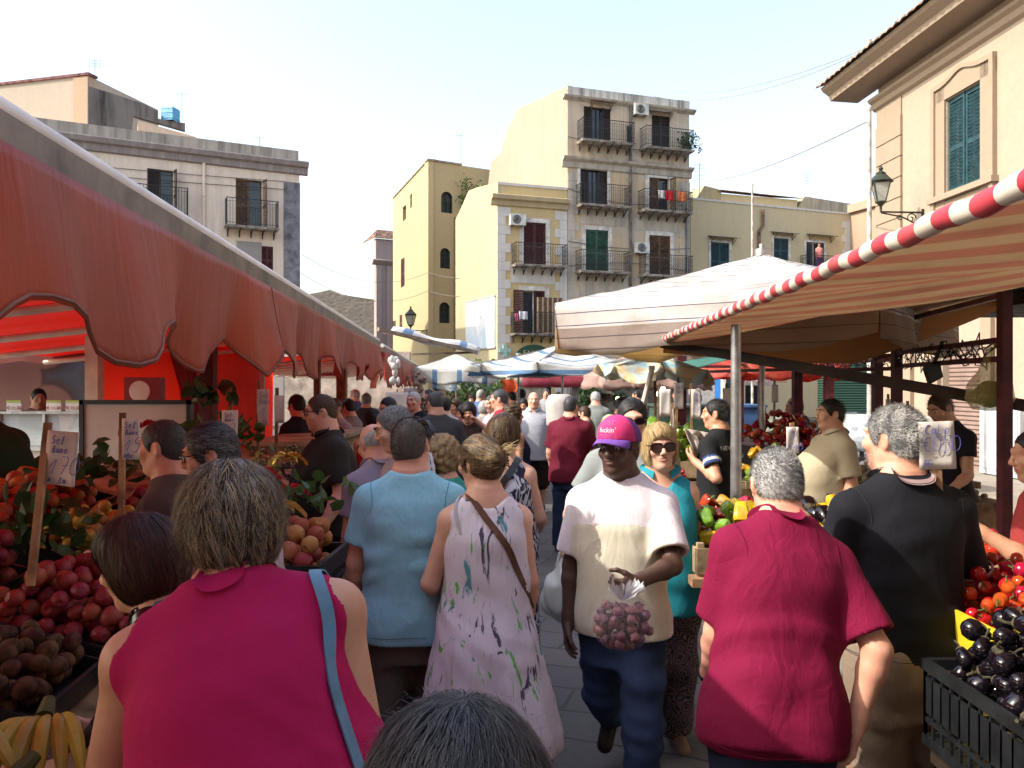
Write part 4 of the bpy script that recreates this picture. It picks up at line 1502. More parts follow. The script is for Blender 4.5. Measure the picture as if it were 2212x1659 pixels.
# leaning slatted blind and cloths on the lower balcony
bl = thing('slatted_blind', 'brown striped roll of slats leaning inside the lower yellow house balcony', 'blind', FA.pt(FA.s(1180), FA.z(1180, 722), .5))
mb = MB()
a, b, c, d = rect(FA, 1153, 1209, 645, 720)
for i in range(16):
 FA.box(mb, a + (b - a) * i / 16, a + (b - a) * (i + .93) / 16, c, d, .44, .47, i % 3 == 0)
build('slats', mb, [BRN_SH, mat('pale_slat', (.42, .32, .22), .8)], bl, smooth=False)
def hang(fac, px0, px1, py0, py1, n, col, label, name='hanging_cloth', dm=.05):
 a, b, c, d = rect(fac, px0, px1, py0, py1)
 mb = MB()
 rows = [[fac.pt(a + (b - a) * i / 10, d + (c - d) * j / 8 - .03 * math.sin(i * 1.3) * j / 8, n + dm * math.sin(i * 1.1 + j * .25) * (.3 + j / 8)) for i in range(11)] for j in range(9)]
 mb.grid(rows)
 o = build(name, mb, cloth('laundry_%d%d' % (px0, py0), col), None)
 so = o.modifiers.new('thickness', 'SOLIDIFY'); so.thickness = .012
 tag(o, label, 'laundry', 'laundry on the balconies')
hang(FA, 1110, 1128, 676, 693, .75, (.75, .74, .76), 'white cloth hanging on the lower yellow house balcony')
hang(FA, 1101, 1109, 680, 697, .75, (.55, .12, .25), 'small pink cloth hung at the end of the lower yellow house balcony')
# ---- 5 the tall house
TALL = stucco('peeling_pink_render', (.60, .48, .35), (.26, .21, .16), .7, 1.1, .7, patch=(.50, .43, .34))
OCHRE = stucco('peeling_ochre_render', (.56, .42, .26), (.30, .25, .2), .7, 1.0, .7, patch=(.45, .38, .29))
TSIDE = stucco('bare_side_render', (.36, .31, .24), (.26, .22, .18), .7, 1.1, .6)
GREYP = stucco('grey_peeled_render', (.50, .44, .36), (.20, .18, .15), .75, 1.1, .7)
s0, s1 = FA.s(1226), FA.s(1489)
zt = FA.z(1350, 207)
zm = FA.z(1350, 352)
TH = thing('tall_house', 'tall peeling house front with three rows of iron balconies', 'house', FA.pt((s0 + s1) / 2, 0))
ws = [(rect(FA, 1261, 1319, 232, 312), DRK_SH, 'gap'), (rect(FA, 1408, 1447, 250, 327), DRK_SH, 'closed'),
  (rect(FA, 1253, 1312, 365, 447), DRK_SH, 'gap'), (rect(FA, 1402, 1445, 385, 459), BRN_SH, 'ajar'),
  (rect(FA, 1265, 1314, 497, 589), GRN_SH, 'closed'), (rect(FA, 1402, 1448, 509, 597), BRN_SH, 'closed')]
up = [w for w in ws if w[0][2] > zm]
lo = [w for w in ws if w[0][2] < zm]
wall_part(FA, TH, s0, s1, zm, zt, [w[0] for w in up], TALL, D=4)
wall_part(FA, TH, s0, s1, 0, zm - .002, [w[0] for w in lo], OCHRE, D=4, name='lower_wall')
for i, (w, m_, md) in enumerate(ws):
 window(FA, TH, *w, m_, md, trim=(.14 if i == 2 else .2) if i > 1 else None, frame_m=DRK_SH)
for p0, p1, py in ((1246, 1357, 313), (1381, 1483, 328), (1244, 1350, 449), (1377, 1481, 461), (1242, 1348, 590), (1379, 1481, 598)):
 balcony(FA, TH, FA.s(p0), FA.s(p1), FA.z((p0 + p1) / 2, py), .98, .75, 6)
profile_run(FA, TH, s0 - .25, s1 + .28, [(zt - .55, 0), (zt - .5, .06), (zt - .42, .20), (zt - .34, .24), (zt - .3, .05), (zt - .30, 0)], GREYP)
mb = MB()
FA.box(mb, s0, s1, zt - .3, zt + .12, -.2, .03)
build('parapet', mb, stucco('white_flaking_parapet', (.58, .55, .5), (.12, .11, .1), .95, 1.4), TH, smooth=False)
profile_run(FA, TH, s0 - .3, s1 + .1, [(zm - .5, 0), (zm - .45, .08), (zm - .2, .12), (zm - .1, .30), (zm, .34), (zm + .06, 0)], GREYP)
mb = MB()
for i in range(int((zm - .6) / .4)):
 w = .6 if i % 2 else .4
 for a, b in ((s0 + .02, s0 + w), (s1 - w, s1 + .02)):
  FA.box(mb, a, b, i * .4, i * .4 + .39, -.02, .03)
for p0, p1, y0, y1 in ((1232, 1356, 455, 486), (1370, 1486, 466, 500), (1232, 1356, 345, 362), (1366, 1486, 352, 380), (1232, 1356, 594, 640), (1370, 1486, 602, 640)):
 a, b, c, d = rect(FA, p0, p1, y0, y1)
 FA.box(mb, max(a, s0 + .65), min(b, s1 - .65), c, d, .0, .02)
build('quoin', mb, GREYP, TH, smooth=False)
pipe(FA, TH, 1361, 0, zt - .5, mat('grey_pipe', (.18, .16, .155), .6, .3, 3), .07)
pipe(FA, TH, 1481, 0, zm - 2, MATS['grey_pipe'], .04)
for p0, p1, py, mm in ((1272, 1324, 221, 'clay_roof_tile'), (1401, 1452, 242, 'balcony_stone')):
 canopy(FA, TH, p0, p1, py, MATS[mm], .4)
mb = MB()
for zz, w in ((zt - 2.3, .3), (zm - 1.5, .5), (zm - 4.0, .2), (zm - 5.2, -.3)):
 mb.tube([FA.pt(s0 + (s1 - s0) * t, zz - w * math.sin(t * 3.14), .06) for t in np.linspace(0, 1, 14)], .013, 4)
build('wall_cable', mb, IRON, TH)
Fts = Fac(FA.pt(s0, 0).xy, (FA.pt(s0, 0).x - 5.75, FA.pt(s0, 0).y + 10), True)
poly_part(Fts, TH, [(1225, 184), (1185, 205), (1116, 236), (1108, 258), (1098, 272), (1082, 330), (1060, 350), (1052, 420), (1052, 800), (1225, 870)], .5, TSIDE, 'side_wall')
aircon(FA, 1365, 1394, 229, 252, 'air conditioner beside the top floor windows of the tall house')
aircon(FA, 1368, 1396, 526, 549, 'air conditioner beside the lowest brown shutters of the tall house')
aircon(FA, 1098, 1131, 465, 489, 'air conditioner above the upper balcony of the yellow house')
hang(FA, 1420, 1439, 420, 441, .78, (.55, .03, .03), 'red cloth drying on the third floor balcony')
hang(FA, 1447, 1465, 422, 443, .78, (.70, .20, .07), 'orange cloth drying on the third floor balcony')
hang(FA, 1405, 1419, 419, 436, .78, (.72, .66, .62), 'pale cloth drying next to a red one')
hang(FA, 1341, 1352, 280, 318, .6, (.05, .07, .06), 'dark cloth hanging in the top floor balcony corner')
def leafy(name, label, cat, c, r, n, m, size=.05, group=None, stemm=None, squash=1.0, root_z=None, sub='foliage'):
 """plant of many small leaves through an uneven volume"""
 o = thing(name, label, cat, (c[0], c[1], c[2] - r if root_z is None else root_z), group=group)
 rg = np.random.default_rng(int(abs(c[0] * 1000) + abs(c[2] * 77)))
 cl = rg.normal(0, .45, (9, 3)) * r
 mb = MB()
 for i in range(n):
  p = cl[i % 9] + rg.normal(0, .28, 3) * r
  p[2] *= squash
  d = unit(rg.normal(0, 1, 3) + A(0, 0, -.25))
  s = unit(np.cross(d, rg.normal(0, 1, 3)))
  L = size * rg.uniform(.6, 1.4)
  p = A(*c) + p
  mb.add([p, p + d * L * .5 + s * L * .32, p + d * L, p + d * L * .5 - s * L * .32], [(0, 1, 2, 3)])
 build(sub, mb, m, o, smooth=False)
 if stemm:
  mb = MB()
  for q in cl[:5]:
   b = Vector((c[0], c[1], c[2] - r if root_z is None else root_z))
   e = Vector(A(*c) + q)
   mb.tube([b, b.lerp(e, .5) + Vector((.02, .01, .03)), e], [.012, .009, .005], 5)
  build('stem', mb, stemm, o)
 return o
def leafmat(name, col, tr=.35):
 if name in MATS: return MATS[name]
 n = N(name)
 oi = n.noise(n.coord(), 7, 3)
 c = n.ramp(oi, [(.3, k(col, .55)), (.7, k(col, 1.35))])
 n.base(c); n.set(Roughness=.5)
 n.translucent(c, tr)
 MATS[name] = n.m
 return n.m
LEAF = leafmat('green_leaf', (.055, .11, .025))
LEAFD = leafmat('dark_leaf', (.03, .07, .02))
STEM = mat('plant_stem', (.09, .08, .04), .8)
p = FA.pt(FA.s(1471), FA.z(1471, 312), .5)
leafy('potted_plant', 'green plant at the end of the top balcony', 'plant', p, .42, 300, LEAFD, .14, stemm=STEM)
p = FY.pt(FY.s(1000), FY.z(1000, 425), .4)
leafy('roof_plant', 'green bush on the terrace between the yellow houses', 'plant', p, .7, 400, LEAF, .16, stemm=STEM)
# ---- 6 low yellow house to the right
u = (math.sin(R(69)), math.cos(R(69)))
c0 = pd(1492, 42)
FR = Fac(c0, (c0[0] + u[0] * 12, c0[1] + u[1] * 12))
RHM = stucco('soft_yellow_render', (.55, .45, .27), (.42, .36, .26), .35)
s1 = FR.s(1835)
zt = FR.z(1660, 447)
RH = thing('low_house', 'low yellow house with teal shutters and tiled rooms on its roof', 'house', FR.pt(4, 0))
ws = [(rect(FR, 1535, 1575, 524, 600), 'closed'), (rect(FR, 1671, 1703, 515, 565), 'closed'), (rect(FR, 1741, 1780, 524, 592), 'gap')]
gs = [rect(FR, 1520, 1580, 770, 868), rect(FR, 1610, 1650, 800, 880)]
wall_part(FR, RH, 0, s1, 0, zt, [w[0] for w in ws] + gs, RHM, D=7)
for w, md in ws:
 window(FR, RH, *w, TEAL_SH, md, trim=.13)
for p0, p1, py in ((1529, 1588, 512), (1665, 1716, 503), (1742, 1800, 508)):
 canopy(FR, RH, p0, p1, py, IRON, .45)
balcony(FR, RH, FR.s(1728), FR.s(1800), FR.z(1762, 592), .95, .7, 4)
for g in gs:
 mb = MB(); FR.box(mb, g[0], g[1], g[2], g[3], -.22, -.2); build('doorway', mb, DARK, RH, smooth=False)
mb = MB()
for i in range(int(zt / .4)):
 w = .55 if i % 2 else .35
 FR.box(mb, s1 - w, s1 + .02, i * .4, i * .4 + .39, -.02, .03)
FR.box(mb, 0, s1, zt, zt + .1, -.3, .04)
build('quoin', mb, WHQ, RH, smooth=False)
mb = MB()
sA = FR.s(1642)
mb.tube([FR.pt(sA - .15, zt - 5, .1), FR.pt(sA - .15, zt - 1.4, .1), FR.pt(sA + .1, zt - 1.1, .1), FR.pt(sA + .1, zt - .2, .12)], .09, 8)
build('drainpipe', mb, MATS['rusty_pipe'], RH)
q = FR.n * -3.2
FRb = Fac((FR.o.x + q.x, FR.o.y + q.y), (c0[0] + q.x + u[0] * 12, c0[1] + q.y + u[1] * 12))
poly_part(FRb, RH, [(1558, 418), (1722, 432), (1722, 470), (1558, 470)], 3, RHM, 'roof_room')
poly_part(FRb, RH, [(1500, 436), (1522, 401), (1558, 410), (1558, 470), (1500, 470)], 4, stucco('roof_gable_render', (.40, .33, .2), (.2, .17, .12), .5), 'gable')
mb = MB()
a, b, z = FRb.s(1550), FRb.s(1728), FRb.z(1640, 424)
rows = []
for j in range(7):
 rows.append([FRb.pt(a + (b - a) * i / 80, z + .05 + j * .12 + .05 * abs(math.sin(i * 1.57)), .25 - j * .5) for i in range(81)])
mb.grid(rows)
build('tile_roof', mb, TILE, RH)
mb = MB()
a, b, z = FR.s(1500), FR.s(1612), FR.z(1550, 440)
rows = [[FR.pt(a + (b - a) * i / 60, z + j * .16 + .05 * abs(math.sin(i * 1.57)), -.4 - j * .5) for i in range(61)] for j in range(5)]
mb.grid(rows)
build('low_roof', mb, mat('old_grey_tile', (.16, .14, .125), .9, .5, 4, bump=.6, bs=18), RH)
poly_part(FRb, RH, [(1724, 448), (1738, 424), (1838, 440), (1838, 480), (1724, 480)], 3, stucco('stained_roof_wall', (.46, .39, .28), (.15, .13, .1), .8), 'roof_wall')
FRs = Fac(FR.pt(s1 + .05, 0).xy, pd(1960, 42))
wall_part(FRs, RH, 0, FRs.len, 0, FRs.z(1870, 440), [], PINKTAN, D=4, name='end_wall')
mb = MB()
FRs.box(mb, 0, FRs.len, FRs.z(1870, 452), FRs.z(1870, 434), -.2, .2)
build('end_cornice', mb, PINKTAN, RH, smooth=False)
# ---- 7 the tan corner building on the right
FT = Fac(pd(1897, 19.7), pd(2212, 14.66))
FT = Fac(FT.o, FT.o + FT.u * 20)
TAN = stucco('tan_smooth_render', (.36, .29, .225), (.36, .29, .22), .3, .6, .25)
TANT = stucco('tan_trim_render', (.31, .24, .18), (.26, .21, .16), .35, .6, .25)
TB = thing('corner_building', 'large tan corner building with teal shutters under a tiled eave', 'building', FT.pt(6, 0))
zE = FT.z(1900, 186)
wW = rect(FT, 2046, 2121, 196, 404)
gd = rect(FT, 2036, 2124, 742, 1012)
wall_part(FT, TB, 0, 20, 0, zE, [wW, gd], TAN, depth=.3, D=6)
win = window(FT, TB, *wW, TEAL_SH, 'closed', depth=.28)
mb = MB()
a, b, c, d = wW
cm = (a + b) / 2
arc = lambda s, off: d + off + .16 * math.exp(-((s - cm) / .38) ** 2)
ss = np.linspace(a - .45, b + .45, 25)
for i in range(24):
 for n0, o0, o1 in ((.10, .30, .40), (.055, .12, .30)):
  p = [FT.pt(ss[i], arc(ss[i], o0) if o0 > .2 else d + .02, n0), FT.pt(ss[i + 1], arc(ss[i + 1], o0) if o0 > .2 else d + .02, n0), FT.pt(ss[i + 1], arc(ss[i + 1], o1), n0), FT.pt(ss[i], arc(ss[i], o1), n0)]
  mb.prism(p, Vector((*(FT.n * -n0), 0)))
for q, n0 in (((a - .45, a - .33), .10), ((b + .33, b + .45), .10), ((a - .33, a - .02), .055), ((b + .02, b + .33), .055)):
 FT.box(mb, *q, c - .35, d + .30, 0, n0)
FT.box(mb, a - .5, b + .5, c - .14, c - .02, 0, .16)
FT.box(mb, a - .33, b + .33, c - .40, c - .16, 0, .05)
build('moulding', mb, TANT, win, smooth=False)
mb = MB()
ps = FT.s(1950)
for i in range(16):
 z0 = 2.9 + i * .48
 if z0 + .44 < zE - .75: FT.box(mb, -.03, ps, z0, z0 + .45, -.03, .06)
FT.box(mb, -.02, ps - .02, .0, zE - .6, -.02, .035)
build('quoin_pilaster', mb, TANT, TB, smooth=False)
zs = FT.z(1900, 224)
profile_run(FT, TB, -.15, 20, [(zs - .16, 0), (zs - .1, .08), (zs + .02, .10), (zs + .08, .18), (zs + .14, .2), (zs + .2, 0)], TANT, 'string_course')
profile_run(FT, TB, -1.0, 20, [(zE - .05, .0), (zE - .02, .75), (zE + .1, .78), (zE + .22, .95), (zE + .30, 1.0), (zE + .32, 0)], TANT, 'eave')
mb = MB()
rows = []
for j in range(6):
 rows.append([FT.pt(-1.1 + 21 * i / 240, zE + .33 + j * .22 + .045 * abs(math.sin(i * 1.05)) - (.0 if j else 0), 1.1 - j * .6) for i in range(241)])
mb.grid(rows)
mb.grid([[FT.pt(-1.1 + 21 * i / 240, zE + .29 + .045 * abs(math.sin(i * 1.05)), 1.1) for i in range(241)], rows[0]])
build('tile_roof', mb, mat('pale_roof_tile', (.34, .25, .18), .9, .4, 6, bump=.5, bs=20), TB)
mb = MB()
FT.box(mb, 1.0, 20, zE + .5, zE + 7, -9, -1.3)
build('upper_storey', mb, stucco('pink_upper_render', (.56, .42, .32), (.45, .36, .28), .2), TB, smooth=False)
# ground floor: roller shutter, base course, service boxes
n = N('roller_shutter_steel')
v = n.coord()
sp_ = n.n('SeparateXYZ'); n.l(v, sp_.inputs[0])
fr = n.math('FRACT', n.math('MULTIPLY', sp_.outputs[2], 11))
n.base(n.ramp(n.noise(v, 3, 4), [(.3, (.20, .135, .115)), (.7, (.27, .185, .16))])); n.set(Roughness=.55)
n.bump(n.ramp(fr, [(0, (0, 0, 0)), (.35, (1,) * 3), (.8, (1,) * 3), (1, (0, 0, 0))]), 1, .03)
mb = MB(); FT.box(mb, gd[0], gd[1], gd[2], gd[3], -.2, -.15)
build('roller_shutter', mb, n.m, TB, smooth=False)
mb = MB()
for px0, px1 in ((1955, 1975), (2008, 2034), (2127, 2150)):
 FT.box(mb, FT.s(px0), FT.s(px1), 0, 3.4, 0, .10)
profile_run(FT, TB, -.1, 20, [(3.4, 0), (3.45, .12), (3.6, .16), (3.68, 0)], TANT, 'band_course')
build('pilaster', mb, TANT, TB, smooth=False)
mb = MB(); FT.box(mb, -.02, gd[0] - .02, 0, 1.05, .0, .045); FT.box(mb, gd[1] + .4, 20, 0, 1.05, 0, .045)
build('base_course', mb, mat('grey_base_paint', (.40, .42, .44), .8, .25, 3), TB, smooth=False)
mb = MB(); FT.box(mb, FT.s(2150), FT.s(2240), .15, 1.55, .05, .32); FT.box(mb, FT.s(2150) + .05, FT.s(2195) - .02, .25, 1.45, .32, .335); FT.box(mb, FT.s(2195) + .02, FT.s(2240) - .05, .25, 1.45, .32, .335)
o = thing('meter_cabinet', 'pale grey steel cabinet against the tan building beside the roller shutter', 'cabinet', FT.pt(FT.s(2195), .15, .2))
build('cabinet', mb, mat('pale_grey_steel', (.45, .47, .50), .5, .15, 3), o, smooth=False)
def lantern(c, wallpt, label, sc=1.0):
 """four-sided glazed street lantern on a scrolled bracket"""
 c, wallpt = Vector(c), Vector(wallpt)
 o = thing('wall_lantern', label, 'street lamp', wallpt)
 T = Matrix.Translation(c) @ Matrix.Rotation(.5, 4, 'Z')
 g = MB()
 g.lathe([(.12 * sc, 0), (.235 * sc, .42 * sc)], 4, 0, T)
 build('glass_panel', g, mat('milky_lamp_glass', (.55, .55, .50), .25, .15, 3, bump=0, transl=.4), o, smooth=False)
 f = MB()
 for z, r in ((0, .125), (.42, .245)):
  pts = [T @ Vector((r * sc * math.cos(R(90 * i)), r * sc * math.sin(R(90 * i)), z * sc)) for i in range(4)]
  for i in range(4): f.beam(pts[i], pts[(i + 1) % 4], .026 * sc, .026 * sc)
 for i in range(4):
  a = R(90 * i)
  f.beam(T @ Vector((.122 * sc * math.cos(a), .122 * sc * math.sin(a), 0)), T @ Vector((.24 * sc * math.cos(a), .24 * sc * math.sin(a), .42 * sc)), .022 * sc, .022 * sc)
 f.lathe([(.25 * sc, .43 * sc), (.27 * sc, .45 * sc), (.13 * sc, .60 * sc), (.10 * sc, .60 * sc), (.11 * sc, .64 * sc), (.05 * sc, .68 * sc), (.03 * sc, .70 * sc), (.055 * sc, .74 * sc), (.02 * sc, .80 * sc), (.001, .82 * sc)], 8, 0, T)
 f.lathe([(.12 * sc, 0), (.06 * sc, -.06 * sc), (.03 * sc, -.10 * sc), (.02 * sc, -.22 * sc)], 8, 0, T)
 build('lamp_frame', f, mat('dark_green_iron', (.035, .045, .035), .5, .2, 9), o)
 b = MB()
 e = c + Vector((0, 0, -.22 * sc))
 w = wallpt
 b.beam(e, Vector((w.x, w.y, e.z)), .035 * sc, .035 * sc)
 b.beam(Vector((w.x, w.y, e.z + .08)), Vector((w.x, w.y, e.z - .35 * sc)), .05 * sc, .03)
 dv = Vector((w.x, w.y, e.z)) - e
 for cc, rr, sg in ((.72, .12, 1), (.45, .07, -1)):
  b.tube([e + dv * cc + dv.normalized() * rr * sc * (1 - q / 16) * math.cos(q * .62) * sg + Vector((0, 0, -.13 * sc + rr * sc * (1 - q / 16) * math.sin(q * .62))) for q in range(14)], .014 * sc, 5)
 b.tube([e + Vector((0, 0, -.02)), e + dv * .5 + Vector((0, 0, -.1 * sc)), Vector((w.x, w.y, e.z - .33 * sc))], .016 * sc, 6)
 build('bracket', b, MATS['dark_green_iron'], o)
sL = FT.s(1996)
zL = FT.z(1996, 438)
lantern(FT.pt(sL, zL, 1.0), FT.pt(sL, zL, .03), 'old iron lantern on a scrolled bracket of the tan corner building', 1.0)
lantern(FYs.pt(.15, FY.z(925, 703), .95), FYs.pt(.15, FY.z(925, 703), .03), 'small iron lantern on the corner of the yellow tower house', 1.3)
# wires and poles
CAB = mat('grey_cable', (.20, .19, .18), .6)
for i, (a, b, sag) in enumerate(((P(1886, 98, 19.3), P(1440, 196, 38), .5), (P(1886, 102, 19.3), P(1400, 204, 38), .7), (P(1875, 262, 15), P(1480, 392, 40), .4), (P(650, 548, 36), P(925, 588, 44), .9), (P(650, 590, 36), P(925, 628, 44), .9), (P(925, 588, 44), P(1090, 590, 37), .3), (P(925, 628, 44), P(1090, 628, 37), .3))):
 mb = MB()
 mb.tube([a.lerp(b, t) - Vector((0, 0, sag * 4 * t * (1 - t))) for t in np.linspace(0, 1, 16)], .013 if i > 1 else .010, 4)
 o = build('overhead_cable', mb, CAB)
 tag(o, ['upper grey wire from the tan eave to the tall house', 'lower grey wire from the tan eave to the tall house', 'thin wire from the tall white pole to the rooftops', 'upper wire between cream house and yellow tower', 'lower wire between cream house and yellow tower', 'upper wire across the yellow house side above the mural', 'wire just above the mural'][i], 'wire', 'wires over the market')
mb = MB()
for t in (-.06, .06):
 p = P(1885 + t * 100, 106, 19.3)
 mb.tube([p, p + Vector((0, 0, .12)), p + Vector((0, 0, .14)), p + Vector((0, 0, .22))], [.04, .05, .03, .05], 8)
mb.beam(P(1870, 112, 19.3), P(1910, 104, 18.9), .05, .05)
tag(build('wire_insulator', mb, mat('insulator_ceramic', (.45, .38, .32), .4), None), 'pair of ceramic insulators on the eave of the tan building', 'insulator')
for px, d, py0, r, lab in ((1878, 14.5, 238, .04, 'tall pale pole rising beside the tan building corner'), (1625, 21, 402, .03, 'thin white pole rising behind the big white parasol')):
 p = P(px, py0, d)
 mb = MB(); mb.tube([(p.x, d, 0), (p.x, d, p.z * .6), (p.x, d, p.z)], [r * 1.15, r * 1.05, r * .9], 10); mb.tube([(p.x, d, p.z), (p.x, d, p.z + .05)], r * 1.1, 10)
 tag(build('market_pole', mb, mat('chalky_pole', (.55, .50, .46), .7, .3, 5)), lab, 'pole')
# ------------------------------------------------------------------ the stalls
def uv_build(name, mb, m, parent, fn, thick=0, world=True):
 o = build(name, mb, m, parent, world)
 set_uv(o, fn)
 if thick:
  so = o.modifiers.new('thickness', 'SOLIDIFY')
  so.thickness = thick
 return o
ALU = mat('weathered_aluminium', (.20, .16, .13), .45, .35, 5, bump=.15, spec=.5, metal=.25)
WOOD = mat('raw_wood', (.34, .20, .11), .8, .45, 5, bump=.4, bs=40)
WOODP = mat('pale_crate_wood', (.42, .30, .18), .85, .4, 6, bump=.4, bs=45)
MAROON = mat('maroon_steel', (.11, .022, .028), .5, .35, 5)
STEEL = mat('galvanised_steel', (.42, .42, .43), .35, .25, 9, metal=.7)
CARD = mat('white_card', (.66, .63, .60), .8, .12, 4, bump=.1)
INK = mat('blue_marker', (.10, .10, .42), .7, .1, bump=0)
INKD = mat('dark_marker', (.05, .05, .12), .7, .1, bump=0)
PLB = mat('black_plastic', (.014, .016, .018), .35, .3, 12, spec=.45)
def weathered_red(name, col, pale, tr, tc):
 n = N(name)
 v = n.coord()
 st = n.noise(n.coord(scale=(3, 3, .8)), 1.6, 6, .6, .7)
 big = n.noise(v, .9, 4, .5, .5)
 c = n.mix(n.ramp(big, [(.42, (0, 0, 0)), (.62, (.75,) * 3)]), pale, col)
 c = n.mix(n.ramp(st, [(.56, (0, 0, 0)), (.66, (.6,) * 3)]), c, k(pale, 1.25))
 c = n.mix(n.ramp(n.noise(v, 12, 6, .75), [(.58, (0, 0, 0)), (.78, (.25,) * 3)]), c, (.12, .05, .04))
 n.base(c); n.set(Roughness=.45)
 n.b.inputs['Specular IOR Level'].default_value = .22
 n.bump(n.math('ADD', n.noise(n.coord(scale=(4, 4, .7)), 2.0, 4, .5, 1), n.math('MULTIPLY', n.noise(v, 160, 2), .06)), .5, .03)
 if tr: n.translucent(tc, tr)
 MATS[name] = n.m
 return n.m
RVAL = weathered_red('worn_red_valance_vinyl', (.38, .042, .009), (.28, .060, .036), .16, (.5, .07, .03))
RTOP = mat('red_awning_cloth', (.40, .035, .018), .6, .2, 2, transl=.46, tcol=(.75, .055, .02))
RCUR = mat('red_curtain_cloth', (.42, .02, .015), .6, .35, 3, transl=.60, tcol=(.75, .028, .012))
def edge_x(d): return -.95 - .0788 * d
def red_awning(d0, d1, label, per, drop=.54, z=2.46, back=2.9, fall=.30, group=None):
 o = thing('red_awning', label, 'awning', (edge_x(d0), d0, z), group=group)
 mb = MB()
 nb_ = int((d1 - d0) * 14)
 rows = []
 for j in range(13):
  t = j / 12
  row = []
  for i in range(nb_ + 1):
   d = d0 + (d1 - d0) * i / nb_
   ph = (d - 1.84) / per
   w = ph - math.floor(ph)
   lob = .5 - .5 * math.cos(6.2832 * w)
   lob = lob ** 1.15
   L = drop * (.67 + .33 * lob) + .012 * math.sin(d * 7.1)
   bil = .055 * t * math.sin(d * 3.1 + 1) + .03 * t * math.sin(d * 8.3) + .02 * t * t * math.sin(d * 17)
   row.append(Vector((edge_x(d) + bil + .01, d, z - .04 - L * t)))
  rows.append(row)
 mb.grid(rows)
 va = build('valance', mb, RVAL, o)
 so = va.modifiers.new('thickness', 'SOLIDIFY'); so.thickness = .004
 mb = MB()
 mb.tube([rows[-1][i] + Vector((.002, 0, .012)) for i in range(nb_ + 1)], .006, 5)
 mb.tube([rows[j][int((4.25 - d0) / (d1 - d0) * nb_) if d0 < 4 < d1 else 9] + Vector((.004, 0, 0)) for j in range(13)], .004, 4)
 build('hem', mb, mat('faded_hem', (.20, .08, .06), .7), va)
 mb = MB()
 a, b = Vector((edge_x(d0), d0, z)), Vector((edge_x(d1), d1, z))
 mb.beam(a - Vector((.035, 0, 0)), b - Vector((.035, 0, 0)), .075, .09)
 fb = build('front_bar', mb, ALU, o)
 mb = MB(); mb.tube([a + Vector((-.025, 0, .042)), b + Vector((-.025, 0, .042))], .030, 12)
 build('highlight_tube', mb, mat('highlight_white', (.72, .70, .68), .4, .1, 6), fb)  # white colour stands in for the sun's highlight along the bar top
 mb = MB()
 mb.grid([[Vector((edge_x(d0 + (d1 - d0) * i / 40) - .05 - back * j / 8, d0 + (d1 - d0) * i / 40, z + .02 - fall * j / 8 - .02 * math.sin(i * 1.2) * (j % 2))) for i in range(41)] for j in range(9)])
 c = build('cover', mb, RTOP, o)
 so = c.modifiers.new('thickness', 'SOLIDIFY'); so.thickness = .003
 d = d0 + .4
 while d < d1:
  mb = MB()
  mb.tube([(edge_x(d) - .06, d, z - .045), (edge_x(d) - .05 - back, d + .1, z - .045 - fall)], .024, 8)
  build('rafter', mb, mat('cream_tube', (.60, .52, .42), .4, .15, 6), o)
  d += 1.15
 return o
red_awning(-3.2, 10.86, 'long worn red awning with scalloped valance over the fruit stall', .83, drop=.47, z=2.41)
red_awning(11.6, 26, 'shorter red awning with ragged valance beyond the first red one', .62, drop=.55, z=2.38)
mb = MB()
mb.grid([[Vector((edge_x(10.75) - .05 - .03 * math.sin(j), 10.5 + .5 * i / 4, 2.42 - .62 * j / 8)) for i in range(5)] for j in range(9)])
ob = build('cloth_flap', mb, mat('orange_cloth', (.52, .13, .05), .7, .2, 3, transl=.3))
tag(ob, 'plain orange cloth strip hanging where the two red awnings meet', 'cloth')
# red curtain behind the fruit stall, gathered in the middle
CU = thing('red_curtain', 'glowing red plastic curtain closing the back of the fruit stall', 'curtain', (-3.4, 8, 0))
def curtain(d0, d1, z0, z1, amp, per, name='panel'):
 mb = MB()
 n_ = 60
 mb.grid([[Vector((-3.35 + amp * math.sin(i / n_ * per) * (.3 + .7 * j / 8), d0 + (d1 - d0) * i / n_, z1 + (z0 - z1) * j / 8)) for i in range(n_ + 1)] for j in range(9)])
 return build(name, mb, RCUR, CU)
curtain(6.25, 8.05, .5, 2.35, .03, 9)
curtain(8.45, 11.2, .5, 2.35, .04, 12)
mb = MB()
for i in range(9):
 mb.tube([(-3.33 + .03 * math.sin(i * 2), 7.7 + i * .06, 2.34), (-3.30 + .05 * math.sin(i * 2.5), 8.0 + i * .025, 1.8), (-3.3 + .04 * math.sin(i), 8.1 + i * .015, 1.2), (-3.3, 8.1 + i * .03, .5)], [.03, .035, .03, .04], 7)
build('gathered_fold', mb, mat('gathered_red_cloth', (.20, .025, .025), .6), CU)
for i, (x, y, w, z, m_, lab) in enumerate(((-3.25, 6.2, .10, 2.4, 'cream_tube', 'pale square post at the near end of the red curtain'), (-3.2, 8.4, .14, 2.35, 'maroon_steel', 'dark maroon post beside the gathered red curtain'), (-2.7, 8.6, .05, 2.4, 'galvanised_steel', 'thin grey post in front of the red curtain'), (-2.35, 11.0, .13, 2.4, 'raw_wood', 'orange-brown wooden post at the end of the red awning'), (-2.3, 9.4, .07, 2.4, 'weathered_aluminium', 'slim pole among the price cards under the red awning'))):
 mb = MB(); mb.box(x - w / 2, x + w / 2, y - w / 2, y + w / 2, 0, z)
 mb.box(x - w * .8, x + w * .8, y - w * .8, y + w * .8, 0, .02)
 tag(build('stall_post', mb, MATS[m_], smooth=False), lab, 'post')
